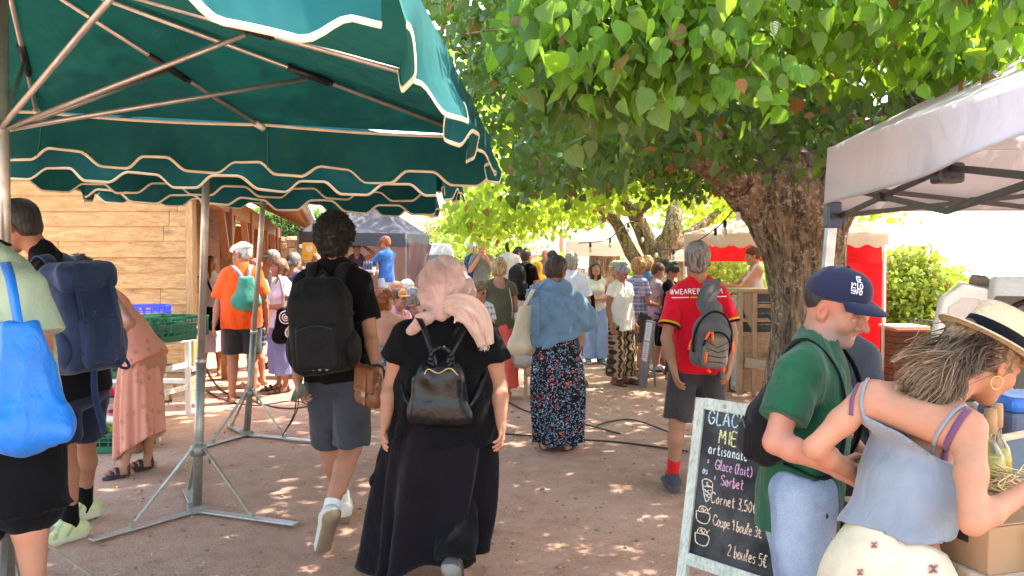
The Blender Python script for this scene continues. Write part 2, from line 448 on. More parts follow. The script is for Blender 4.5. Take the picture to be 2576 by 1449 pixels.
@cached
def wood(c1, c2, scale=1., axis='x', rough=.7, name="wood", knots=True, isl=.35):
    t = NT(name); st = {'x': (1.7, 10, 10), 'y': (9, .9, 9), 'z': (9, 9, .9)}[axis]
    v0 = t.tc(); g = t.n("ShaderNodeNewGeometry"); rv = g.outputs['Random Per Island']
    off = t.n("ShaderNodeVectorMath", operation='ADD'); cx = t.n("ShaderNodeCombineXYZ")
    for i in range(3): t.l(t.math('MULTIPLY', rv, 37.3 + 11*i), cx.inputs[i])
    t.l(v0, off.inputs[0]); t.l(cx.outputs[0], off.inputs[1])
    mp = t.n("ShaderNodeMapping"); mp.inputs['Scale'].default_value = tuple(x*scale for x in st); t.l(off.outputs[0], mp.inputs[0])
    a = t.noise(1.6, 6, .6, mp.outputs[0], dist=1.6); b = t.noise(9, 4, .6, mp.outputs[0], dist=.6)
    col = t.mix(t.ramp(a, [(.3, 0), (.72, 1)]), c1, c2); col = t.mix(t.ramp(b, [(.48, 0), (.75, .6)]), col, mulc(c1, .5)); c_ = t.noise(2.6, 3, .6, mp.outputs[0], dist=2.2); col = t.mix(t.ramp(c_, [(.54, 0), (.62, .5), (.68, 0)]), col, mulc(c1, .45))
    if knots:
        mp2 = t.n("ShaderNodeMapping"); mp2.inputs['Scale'].default_value = {'x': (1.3, 4, 4), 'y': (4, 1.3, 4), 'z': (4, 4, 1.3)}[axis]; t.l(off.outputs[0], mp2.inputs[0])
        kn = t.voro(1.1, mp2.outputs[0]); col = t.mix(t.ramp(kn, [(.05, .9), (.1, .45), (.22, 0)]), col, mulc(c1, .3))
    col = t.mix(t.math('MULTIPLY', rv, isl), col, mulc(c1, .62), 'MIX')
    st2 = t.noise(1.1, 4, .6, t.tc((1, 1, 1))); col = t.mix(t.ramp(st2, [(.5, 0), (.78, .4)]), col, mulc(c1, .5))
    t.bump(b, .25, .004); return t.set(col, rough, 0, .3)
@cached
def stone(c1, c2, name="stone", sc_=6, isl=True):
    t = NT(name); g = t.n("ShaderNodeNewGeometry"); n = t.noise(sc_, 6, .65); n2 = t.noise(sc_*7, 4, .6)
    col = t.mix(t.ramp(n, [(.3, 0), (.7, 1)]), c1, c2)
    if isl: col = t.mix(t.ramp(g.outputs['Random Per Island'], [(0, 0), (1, .65)]), col, mulc(c2, .5))
    col = t.mix(t.ramp(n2, [(.5, 0), (.75, .5)]), col, mulc(c1, .55)); t.bump(n2, .7, .02); return t.set(col, .9, 0, .2)
@cached
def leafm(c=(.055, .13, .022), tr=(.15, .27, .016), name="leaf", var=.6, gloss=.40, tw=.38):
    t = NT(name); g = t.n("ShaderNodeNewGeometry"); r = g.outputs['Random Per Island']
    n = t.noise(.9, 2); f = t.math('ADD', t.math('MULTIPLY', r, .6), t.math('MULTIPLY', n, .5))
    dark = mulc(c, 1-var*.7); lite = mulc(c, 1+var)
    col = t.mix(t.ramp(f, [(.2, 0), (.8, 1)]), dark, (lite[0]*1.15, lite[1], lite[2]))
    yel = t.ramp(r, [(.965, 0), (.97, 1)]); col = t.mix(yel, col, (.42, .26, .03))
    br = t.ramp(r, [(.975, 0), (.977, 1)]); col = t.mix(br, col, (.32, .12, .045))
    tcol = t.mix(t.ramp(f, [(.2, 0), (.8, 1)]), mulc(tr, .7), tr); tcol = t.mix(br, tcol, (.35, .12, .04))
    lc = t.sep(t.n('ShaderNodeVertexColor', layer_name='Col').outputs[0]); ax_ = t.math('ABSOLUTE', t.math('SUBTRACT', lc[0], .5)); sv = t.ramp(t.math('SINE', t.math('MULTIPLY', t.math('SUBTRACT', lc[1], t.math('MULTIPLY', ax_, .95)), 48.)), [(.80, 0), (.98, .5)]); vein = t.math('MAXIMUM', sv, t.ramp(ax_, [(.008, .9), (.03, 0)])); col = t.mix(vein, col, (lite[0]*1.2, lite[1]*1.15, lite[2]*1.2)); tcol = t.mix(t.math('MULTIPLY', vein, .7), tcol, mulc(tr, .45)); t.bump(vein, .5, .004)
    bf = g.outputs['Backfacing']; col = t.mix(t.math('MULTIPLY', bf, .45), col, (.16, .22, .10))
    m = t.set(col, gloss, 0, .28)
    tn = t.n("ShaderNodeBsdfTranslucent"); t.l(tcol, tn.inputs[0]); mx = t.n("ShaderNodeMixShader"); mx.inputs[0].default_value = tw
    t.l(t.b.outputs[0], mx.inputs[1]); t.l(tn.outputs[0], mx.inputs[2]); t.l(mx.outputs[0], t.out.inputs[0]); return m
@cached
def bark(name="bark"):
    t = NT(name); v = t.tc((1, 1, .32)); v2 = t.tc((1, 1, .14)); n = t.noise(17, 7, .68, v2, dist=1.1); vo = t.noise(9, 5, .7, v, dist=2.); n3 = t.noise(3, 3)
    col = t.mix(t.ramp(n, [(.35, 0), (.65, 1)]), (.035, .025, .017), (.36, .26, .165))
    col = t.mix(t.ramp(vo, [(.33, .8), (.42, 0)]), col, (.04, .03, .02))
    li = t.ramp(t.noise(26, 4, .7), [(.52, 0), (.62, .85)]); col = t.mix(t.math('MULTIPLY', li, t.ramp(n3, [(.35, .2), (.55, 1)])), col, (.50, .44, .31))
    mo = t.ramp(t.noise(5, 4), [(.56, 0), (.7, .5)]); col = t.mix(mo, col, (.08, .085, .03))
    h = t.mix(.6, t.ramp(vo, [(.3, 0), (.5, 1)]), n); t.bump(h, 1., .035); return t.set(col, .92, 0, .2)
@cached
def ground_m(name="dirt"):
    t = NT(name); v = t.tc(); a = t.noise(.55, 5, .6, v); b = t.noise(5, 6, .7, v); c = t.noise(60, 4, .7, v); pe = t.voro(75, v)
    col = t.mix(t.ramp(a, [(.35, 0), (.65, 1)]), (.38, .205, .14), (.53, .32, .225))
    col = t.mix(t.ramp(b, [(.42, 0), (.7, .6)]), col, (.55, .38, .29)); col = t.mix(t.ramp(b, [(.3, .5), (.45, 0)]), col, (.26, .145, .10))
    pv = t.voro(75, v, out='Color'); px = t.sep(pv)[0]
    col = t.mix(t.math('MULTIPLY', t.ramp(pe, [(.25, 1), (.4, 0)]), t.ramp(px, [(.7, 0), (.85, .6)])), col, (.55, .42, .33))
    col = t.mix(t.math('MULTIPLY', t.ramp(pe, [(.25, 1), (.4, 0)]), t.ramp(px, [(.12, .6), (.2, 0)])), col, (.12, .07, .05))
    col = t.mix(t.ramp(c, [(.52, 0), (.72, .4)]), col, (.14, .08, .06))
    nb = t.bump(b, .5, .03); h2 = t.mix(.5, c, t.ramp(pe, [(.1, 1), (.45, 0)])); t.bump(h2, .6, .008, nb); return t.set(col, .95, 0, .15)
@cached
def tiles_m(name="roof_tiles"):
    t = NT(name); b = t.n("ShaderNodeTexBrick"); t.l(t.tc((1, 1, 1)), b.inputs[0]); b.inputs['Scale'].default_value = 4
    for i, c in ((1, (.42, .27, .19)), (2, (.52, .36, .26)), (3, (.2, .12, .08))): b.inputs[i].default_value = (*c, 1)
    b.inputs['Mortar Size'].default_value = .025; col = t.mix(t.ramp(t.noise(3, 4), [(.4, 0), (.7, .5)]), b.outputs[0], (.3, .24, .19)); t.bump(b.outputs[1], .4, .03)
    return t.set(col, .9, 0, .2)
@cached
def glass(c=(.9, .95, .9), rough=.03, name="glass", tr=1.0):
    t = NT(name); m = t.set(c, rough, 0, .5); t.b.inputs['Transmission Weight'].default_value = tr; t.b.inputs['IOR'].default_value = 1.4; return m
@cached
def chalk(c, name="chalk"):
    t = NT(name); n = t.noise(160, 3, .7); m = t.set(t.mix(t.ramp(n, [(.38, 0), (.55, 1)]), mulc(c, .25), c), .95, 0, .1); return m
SKIN = skin()
# ---------------------------------------------------------------- people
def pose(x, y, H=1.72, face=0, lean=0, hp=0, hy=0, ht=0, arms=('down', 'down'), legs='stand', z0=0, twist=0, **ov):
    """joints of a figure; face: 0 looks away from the camera, 90 to the right, 180 at the camera, -90 left"""
    s = H / 1.75; a = math.radians(face); f = A(math.sin(a), math.cos(a), 0); r = A(math.cos(a), -math.sin(a), 0); u = A(0, 0, 1)
    base = A(x, y, z0); W = lambda p: base + s*(r*p[0] + f*p[1] + u*p[2])
    J = dict(s=s, H=H, base=base, f0=f, r0=r, u0=u)
    L = {}
    sit = legs == 'sit'
    dz = -.43 if sit else 0
    L['pel'] = (0, 0, .95+dz); L['hipL'] = (-.088, 0, .91+dz); L['hipR'] = (.088, 0, .91+dz)
    if legs == 'stand':
        for sg, n in ((-1, 'L'), (1, 'R')): L['kn'+n] = (sg*.10, .025, .50); L['an'+n] = (sg*.11, -.02, .085); L['to'+n] = (sg*.135, .16, .03)
    elif legs in ('walkL', 'walkR'):
        fw, bk = ('L', 'R') if legs == 'walkL' else ('R', 'L'); g = {'L': -1, 'R': 1}
        L['kn'+fw] = (g[fw]*.09, .20, .52); L['an'+fw] = (g[fw]*.09, .27, .10); L['to'+fw] = (g[fw]*.1, .45, .06)
        L['kn'+bk] = (g[bk]*.09, -.02, .50); L['an'+bk] = (g[bk]*.09, -.30, .19); L['to'+bk] = (g[bk]*.1, -.17, .035)
    elif sit:
        for sg, n in ((-1, 'L'), (1, 'R')): L['kn'+n] = (sg*.12, .42, .50); L['an'+n] = (sg*.12, .40, .085); L['to'+n] = (sg*.13, .58, .03)
    up = {'che': (0, .01, 1.27+dz), 'neck': (0, -.015, 1.475+dz), 'shL': (-.175, -.01, 1.405+dz), 'shR': (.175, -.01, 1.405+dz), 'head': (0, .03, 1.635+dz)}
    pre = {'down': ((.235, -.03, 1.12), (.255, .05, .87)), 'fwd': ((.225, .02, 1.12), (.12, .26, 1.08)), 'phone': ((.225, .05, 1.13), (.07, .28, 1.24)),
           'eat': ((.24, .10, 1.17), (.06, .2, 1.46)), 'cross': ((.24, .06, 1.13), (-.08, .21, 1.12)), 'up': ((.40, .06, 1.50), (.12, -.02, 1.70)), 'reach': ((.21, .2, 1.22), (.16, .47, 1.14)),
           'back': ((.26, -.10, 1.13), (.25, -.05, .87)), 'hip': ((.36, -.06, 1.14), (.2, .08, .98)), 'swing': ((.24, .06, 1.12), (.25, .22, .90)), 'swingb': ((.24, -.12, 1.13), (.26, -.16, .88)), 'bag': ((.24, -.03, 1.12), (.20, .20, 1.02)),
           'low': ((.23, .1, 1.13), (.15, .3, .95)), 'chin': ((.2, .16, 1.13), (.03, .17, 1.40)), 'lap': ((.22, .1, 1.13), (.1, .33, .98))}
    for sg, n, w in ((-1, 'L', arms[0]), (1, 'R', arms[1])):
        e, wr = pre[w]; up['el'+n] = (sg*e[0], e[1], e[2]+dz); up['wr'+n] = (sg*wr[0], wr[1], wr[2]+dz)
    pz = .95+dz; la = math.radians(lean); tw = math.radians(twist)
    Rt = rot_axis((0, 0, 1), -tw); Rl = rot_axis((1, 0, 0), -la)
    for n, p in up.items():
        q = Rl @ (Rt @ (A(*p) - A(0, 0, pz)))
        L[n] = tuple(q + A(0, 0, pz))
    for n, p in L.items(): J[n] = W(p)
    J['f'] = nrm(r*(Rl@Rt@A(0, 1, 0))[0] + f*(Rl@Rt@A(0, 1, 0))[1] + u*(Rl@Rt@A(0, 1, 0))[2]); q = Rl@Rt@A(1, 0, 0); J['r'] = nrm(r*q[0] + f*q[1] + u*q[2])
    for n, v in ov.items():
        if isinstance(v, tuple) and v[0] == 'p': J[n] = P(v[1], v[2], v[3])
        elif n in ('pad',): J[n] = v
        else: J[n] = W(v)
    J['u'] = nrm(J['neck'] - J['pel']); J['f'] = nrm(J['f'] - J['u']*np.dot(J['f'], J['u'])); J['r'] = np.cross(J['f'], J['u'])
    yaw = rot_axis((0, 0, 1), -math.radians(hy)); hf = yaw @ f; hr = np.cross(hf, u)
    pt = rot_axis(hr, -math.radians(hp)); hf = pt @ hf; hu = pt @ u; tl = rot_axis(hf, math.radians(ht)); hr = tl @ hr; hu = tl @ hu
    J['hf'], J['hr'], J['hu'] = hf, hr, hu
    J['headR'] = np.stack([hr, hf, hu], 1)
    return J
def PX(u, v, y): return ('p', u, v, y)
def HL(J, x, y, z): return J['head'] + J['s']*(J['hr']*x + J['hf']*y + J['hu']*z)
def torso(S, J, inf=0., w=1., fem=False, loose=0., fat=0., k=.05):
    s, f, r, u = J['s'], J['f'], J['r'], J['u']; pel, neck = J['pel'], J['neck']; T = np.linalg.norm(neck - pel)
    hw = .065*s*w; hr = ((.105 + .012*fem)*s*w)*J.get('hipk', 1) + inf
    S.cap(pel - r*hw - u*.01*s, pel + r*hw - u*.01*s, hr*1.0, k=k, asp=.88, ax=f)
    q = lambda t: pel + (neck - pel)*t
    S.cap(q(.05), q(.42), (.135 - .012*fem + fat)*s*w + inf + loose, (.128 - .012*fem + fat)*s*w + inf + loose, k=k, asp=.76 + fat*1.5, ax=f)
    S.cap(q(.42) + f*.01*s, q(.75), (.135 - .008*fem + fat)*s*w + inf + loose*.7, (.148 - .018*fem)*s*w + inf, k=k, asp=.72, ax=f)
    a, b = J['shL'], J['shR']; c = (a + b)/2; d = (b - a)*.36
    S.cap(c - d - u*.02*s, c + d - u*.02*s, .072*s*w**.5 + inf, k=k, asp=.85, ax=f)
    for sh in (a, b): S.cap(neck + u*.02*s, sh*.85 + neck*.15 - u*.0*s, .045*s + inf*.8, .055*s + inf*.8, k=.04*s, asp=.9, ax=f)
    if fem:
        for sg in (-1, 1): S.ell(q(.60) + r*sg*.068*s + f*.085*s, .062*s + inf, k=.05)
    elif fat > .01: S.ell(q(.25) + f*.06*s, (.11*s + inf), k=.06)
def hand(S, wr, d, pn, s, curl=.5, side=1, vox=.008, thumb=1):
    """palm normal pn (the way the palm faces); side=+1: thumb on the pn x d side"""
    d = nrm(d); pn = nrm(pn - d*np.dot(pn, d)); t = np.cross(pn, d)*side; fr = max(.0085*s, vox*.85)
    S.cap(wr - d*.01*s, wr + d*.03*s, .025*s, .027*s, k=.012, asp=.68, ax=pn)
    S.cap(wr + d*.03*s - t*.014*s, wr + d*.075*s - t*.022*s, .020*s, .016*s, k=.014, asp=.8, ax=pn)
    S.cap(wr + d*.03*s + t*.012*s, wr + d*.08*s + t*.022*s, .021*s, .016*s, k=.014, asp=.8, ax=pn)
    for i, L in enumerate((.068, .076, .071, .056)):
        o = t*(.031 - .0205*i)*s*max(1, fr/(.0098*s)); b = wr + d*(.088 - .004*abs(i-1.2))*s + o; dd = d; p = b
        for j, (g, fl) in enumerate(((.45, .5), (.32, .9), (.23, .6))):
            dd = nrm(rot_axis(np.cross(d, pn), curl*fl*(1 + .12*i)) @ dd); p2 = p + dd*L*g*s*1.12
            S.cap(p, p2, fr*(1.05 - .08*j), fr*(.97 - .08*j), k=.004 if j == 0 else .006); p = p2
    th = wr + d*.03*s + t*.028*s; d1 = nrm(d*.7 + t*.75 + pn*.35); p1 = th + d1*.04*s; d2 = nrm(d*1. + t*.15 + pn*.45*thumb)
    S.cap(th, p1, fr*1.35, fr*1.1, k=.008); S.cap(p1, p1 + d2*.033*s, fr*1.1, fr*.9, k=.005)
def head_solid(S, J, hs=1., nose=1., ears=True, jaw=1.):
    s = J['s']*hs; R = J['headR']; c = J['head']; h = lambda x, y, z: c + s*(R @ A(x, y, z))
    S.ell(h(0, -.018, .028), A(.077, .097, .088)*s, R, k=.02)
    S.ell(h(0, .026, -.035), A(.060*jaw, .064, .082)*s, R, k=.025)
    S.cap(h(-.045*jaw, .0, -.062), h(-.016, .060, -.098), .024*s, .020*s, k=.03); S.cap(h(.045*jaw, .0, -.062), h(.016, .060, -.098), .024*s, .020*s, k=.03)
    S.ell(h(0, .071, -.098), A(.021, .018, .018)*s, R, k=.015)
    for g in (-1, 1):
        S.cap(h(g*.016, .083, .017), h(g*.046, .070, .014), .009*s, .008*s, k=.014)
        S.ell(h(g*.042, .058, -.032), A(.024, .022, .024)*s, R, k=.025)
        S.ell(h(g*.031, .094, -.006), A(.016, .014, .010)*s, R, k=.012, sub=True)
        S.ell(h(g*.031, .070, -.006), A(.0155, .0135, .0125)*s, R, k=.004)
        S.cap(h(g*.018, .080, -.0005), h(g*.044, .070, -.001), .0055*s, .005*s, k=.004)
        if ears:
            S.ell(h(g*.079, -.012, -.012), A(.010, .019, .031)*s, R @ rot_axis((1, 0, 0), .2) @ rot_axis((0, 0, 1), g*.35), k=.006)
            S.ell(h(g*.086, -.006, -.008), A(.007, .010, .017)*s, R @ rot_axis((0, 0, 1), g*.35), k=.006, sub=True)
    S.cap(h(0, .085, .008), h(0, .109*nose, -.032), .0085*s, .0125*s, k=.012)
    for g in (-1, 1): S.ell(h(g*.0125, .095, -.037), .0085*s, k=.008)
    S.cap(h(-.019, .079, -.066), h(.019, .079, -.066), .0055*s, k=.008); S.cap(h(-.016, .079, -.076), h(.016, .079, -.076), .0065*s, k=.008)
    S.cap(h(-.014, .0865, -.0705), h(.014, .0865, -.0705), .0028*s, k=.004, sub=True)
    S.cap(h(0, -.03, -.045), J['neck'] - J['u']*.02*s, .053*s, .059*s, k=.03)
def face_cols(V, J, base, hairc, lip, beard, hs=1., makeup=1.):
    s = J['s']*hs; Q = (V - J['head']) @ J['headR'] / s; x, y, z = np.abs(Q[:, 0]), Q[:, 1], Q[:, 2]
    C = np.tile(np.array(base, float), (len(V), 1)); near = np.linalg.norm(Q, axis=1) < .17
    def blend(w, c):
        w = np.clip(w, 0, 1)*near; C[:] = C*(1 - w[:, None]) + np.array(c)*w[:, None]
    g = lambda d, r: np.clip(1.4 - d/r, 0, 1)
    ruddy = mulc(base, .9); ruddy = (base[0]*1.0, base[1]*.74, base[2]*.68)
    blend(.55*g(np.sqrt((x-.045)**2 + (z+.03)**2 + (y-.06)**2), .028), ruddy); blend(.5*g(np.sqrt(x**2 + (z+.03)**2 + (y-.10)**2), .025), ruddy); blend(.6*(x > .068)*(z > -.05)*(z < .03)*(y < .01), ruddy)
    if beard is not None:
        n = vnoise(V[:, 0]*160, V[:, 1]*160, V[:, 2]*160)
        w = np.clip((-.022 - z - .35*np.clip(x-.02, 0, 1)*0)/.02, 0, 1)*np.clip((y - .012)/.02, 0, 1)*np.clip((.145+z)/.02, 0, 1)
        w = w*np.clip((z + .052 + .0*(x))*-1/.012, .35, 1)
        blend(w*(.5 + .5*n)*1.0, beard)
    if hairc is not None: blend(.9*g(np.hypot((z - .019 - .004*np.cos(x*60)), 0), .0055)*(x > .012)*(x < .052)*(y > .045), mulc(hairc, .8))
    blend(.9*g(np.abs(z + .071), .0075)*(x < .025)*(y > .066), lip)
    ew = g(np.hypot((x-.031)/1.5, (z+.006)), .0075)*(y > .064)
    blend(ew*.85, (.62, .58, .54)); blend(g(np.hypot(x-.031, z+.006), .0048)*(y > .064), (.06, .04, .03)); blend(.9*g(np.abs(z - .0015 + (x-.031)**2*14), .0022)*(x > .014)*(x < .047)*(y > .06), (.05, .03, .025))
    return C
def wrinkle(amp, sc_=1., seed=0., vert=.45):
    def d(x, y, z):
        a = vnoise(x*9*sc_ + seed, y*9*sc_, z*9*sc_*vert + seed); b = vnoise(x*22*sc_, y*22*sc_ + seed, z*22*sc_*vert)
        return (1.7*amp*(np.abs(2*a - 1)*1.6 - .5) + amp*.7*(np.abs(2*b - 1) - .4)).astype(np.float32)
    return d
SK = dict(fair=(.45, .24, .155), tan=(.34, .165, .095), warm=(.39, .20, .12), pale=(.50, .285, .20), olive=(.32, .175, .105), red=(.44, .205, .135))
SHOE = vcol(.75, name="shoe")
def foot(J, n, S, k=.02, inf=0.):
    s = J['s']; an, to = J['an'+n], J['to'+n]; d = to - an; d2 = nrm(d*A(1, 1, 0)) if abs(d[2]) < .12*s else nrm(d - A(0, 0, 0))
    heel = an - d2*.045*s - A(0, 0, .045*s)*(1 if abs(d[2]) < .1*s else .7)
    S.cap(heel + A(0, 0, .005), to - d2*.0, .034*s + inf, .030*s + inf, k=k, asp=.95, ax=(0, 0, 1)); S.cap(to, to + d2*.055*s, .031*s + inf, .022*s + inf, k=k, asp=.8, ax=(0, 0, 1))
    S.cap(an + A(0, 0, .01), to*.55 + heel*.45, .037*s + inf, .032*s + inf, k=k)
    return heel, d2
def person(J, label, skin_='warm', hair=None, top=None, bottom=None, shoes=('sandal', (.06, .04, .03)), vox=.012, w=1., fem=False, fat=0., face=True, hs=1., nose=1., jaw=1., beard=None, curl=(.45, .45), palm=(None, None), fine_head=None, fine_hand=None, brow=(.06, .04, .03), group=None, socks=None, limb=1., lip=None, cat="person", armw=1.):
    s, f, r, u = J['s'], J['f'], J['r'], J['u']; sk = SK[skin_] if isinstance(skin_, str) else skin_
    S = Solid(); torso(S, J, -.012*s, w, fem, 0, fat); head_solid(S, J, hs, nose, True, jaw)
    for n, g in (('L', -1), ('R', 1)):
        sh, el, wr = J['sh'+n], J['el'+n], J['wr'+n]; lw = s*limb*(.9 if fem else 1)
        S.cap(sh, sh*.5 + el*.5, .052*lw*armw, .046*lw*armw, k=.03); S.cap(sh*.5 + el*.5, el, .046*lw*armw, .037*lw*armw**.5, k=.02)
        m = el*.68 + wr*.32; S.cap(el, m, .038*lw*armw**.5, .040*lw*armw**.5, k=.015); S.cap(m, wr, .040*lw*armw**.5, .027*lw, k=.015); S.cap(wr - (wr-el)*.06, wr + nrm(wr-el)*.01, .0265*lw, .026*lw, k=.01, asp=.85, ax=r)
        d = wr - el; pn = palm[0 if n == 'L' else 1]
        if pn is None: pn = -r*g + f*.25
        sd = 1 if np.dot(np.cross(nrm(pn), nrm(d)), f) > 0 or np.dot(np.cross(nrm(pn), nrm(d)), u) > .8 else -1
        hd = J.get('hd'+n); hd = d if hd is None else hd - wr
        hand(S, wr, hd, pn, s*(.93 if fem else 1), curl[0 if n == 'L' else 1], sd, vox if fine_hand is None else fine_hand)
        hp, kn, an = J['hip'+n], J['kn'+n], J['an'+n]; lg = s*limb*w**.5
        S.cap(hp - u*.0 + r*g*.005, kn, .086*lg*J.get('hipk', 1), .055*lg, k=.02); cb = -np.cross(nrm(an-kn), r)*(1 if np.dot(np.cross(nrm(an-kn), r), f) > 0 else -1)
        c1 = kn + (an-kn)*.3 + cb*.012*s; S.cap(kn, c1, .053*lg, .056*lg, k=.02); S.cap(c1, an + (kn-an)*.08, .056*lg, .034*lg, k=.02); S.ell(kn - cb*.012*s, .046*lg, k=.02)
        foot(J, n, S)
    fine = []
    if fine_head: fine.append((HL(J, 0, .01, -.01), .165*s, fine_head))
    if fine_hand:
        for n in 'LR':
            hd = J.get('hd'+n); d = nrm((J['wr'+n] - J['el'+n]) if hd is None else hd - J['wr'+n]); fine.append((J['wr'+n] + d*.09*s, .135*s, fine_hand))
    V, F = S.mesh(vox, fine=fine)
    lip = lip or (sk[0]*.8, sk[1]*.48, sk[2]*.48)
    C = face_cols(V, J, sk, brow if face else None, lip, beard, hs)
    gr = vnoise(V[:, 0]*6, V[:, 1]*6, V[:, 2]*6); g2 = vnoise(V[:, 0]*24, V[:, 1]*24, V[:, 2]*24); C *= (1 + .22*(gr - .5) + .16*(g2 - .5))[:, None]*np.array([1, 1, 1]); C[:, 1:] *= (1 - .10*(g2 > .62))[:, None]
    for n in 'LR':   # knees, elbows, knuckles a little redder
        for p, rr in ((J['kn'+n], .07), (J['el'+n], .055), (J['wr'+n] + nrm(J['wr'+n]-J['el'+n])*.12*s, .08)):
            ww = .35*np.clip(1 - np.linalg.norm(V - p, axis=1)/(rr*s), 0, 1); C = C*(1-ww[:, None]) + np.array((sk[0]*.98, sk[1]*.72, sk[2]*.66))*ww[:, None]
    o = obj("person", V, F, SKIN, None, True, C); tag(o, label, cat, group)
    if top: dress_top(J, o, top, vox, w, fem, fat, limb, armw)
    if bottom: dress_bottom(J, o, bottom, vox, w, fem, fat, limb)
    if shoes: shoe(J, o, shoes, vox)
    if socks:
        for n in 'LR':
            Q = Solid(); kn, an = J['kn'+n], J['an'+n]; t0 = an + (kn-an)*socks[1]; c0 = an + (kn-an)*.1
            Q.cap(an - u*.02*s, t0, .040*s, .05*s if socks[1] > .4 else .047*s, k=.01, flat=True); foot(J, n, Q, inf=.003); Q.cut(an - A(0, 0, .06*s), (0, 0, -1)); obj("sock", *Q.mesh(min(vox, .009)), cloth(socks[0], name="sock_knit"), o)
    if hair: hairdo(J, o, hair, vox, hs)
    return o
def dress_top(J, o, T, vox, w, fem, fat, limb=1., armw=1.):
    s, f, r, u = J['s'], J['f'], J['r'], J['u']; kind = T.get('kind', 'tee'); m = T['mat']; hem = T.get('hem', .06)*s; Q = Solid()
    torso(Q, J, T.get('inf', .015)*s, w, fem, T.get('loose', .012)*s, fat)
    pel, neck = J['pel'], J['neck']; q = lambda t: pel + (neck - pel)*t
    fl = T.get('flare', .0)*s
    if hem > 0: Q.cap(q(.25), pel - u*(hem + .01), (.145 + fat + .006*fem)*s*w + T.get('loose', .012)*s, (.158 + fat*.8 + .01*fem)*s*w + T.get('loose', .012)*s + fl, k=.05, asp=.78 + fat, ax=f)
    sl = T.get('sleeve', .62)
    lw = s*limb*(.92 if fem else 1)
    for n, g in (('L', -1), ('R', 1)):
        sh, el = J['sh'+n], J['el'+n]
        if sl > 0:
            e = sh + (el - sh)*min(sl, 1.); Q.cap(sh - r*g*.01*s, e, .066*lw*armw, (.064 + T.get('sfl', .008))*lw*armw, k=.028*s, flat=sl <= 1)
            if sl > 1: Q.cap(el, el + (J['wr'+n]-el)*(sl-1), .06*lw, .05*lw, k=.02, flat=True)
        elif sl < 0: Q.cap(sh + r*g*.02*s + u*.06*s, sh + r*g*.015*s - u*.09*s + r*g*.02*s, .055*s, .062*s, k=.015, sub=True)
    Q.cut(pel - u*hem, T.get('hemn', -u))
    if 'topcut' in T: Q.cut(q(T['topcut']), T.get('topn', u))
    nk = T.get('neck', .066)*s; Q.cap(neck - u*.035*s + f*T.get('vneck', .03)*s, J['head'] + f*.03*s, nk, nk, k=.006, sub=True)
    if 'scoop' in T: Q.ell(neck + f*T['scoop'][0]*s + u*T['scoop'][1]*s, T['scoop'][2]*s, k=.012, sub=True)
    if T.get('collar'):
        c0 = neck - u*.012*s + f*.012*s
        Q.cap(c0 - u*.02*s, c0 + u*.035*s - f*.012*s, .078*s, .070*s, k=.012, flat=True); Q.cap(c0 - u*.05*s, c0 + u*.2*s, .0625*s, .064*s, k=.004, sub=True)
        Q.ell(c0 + f*.09*s + u*.0*s, A(.03, .05, .06)*s, np.stack([r, f, u], 1), k=.006, sub=True)
    V, F = Q.mesh(T.get('vox', vox), wrinkle(T.get('wr', .006), T.get('ws', 1.), seed=T.get('seed', hash(round(J['base'][0]*100)) % 30)))
    if T.get('sm', 1): V = smooth_mesh(V, F, T.get('sm', 1))
    return obj(T.get('name', 'shirt'), V, F, m, o)
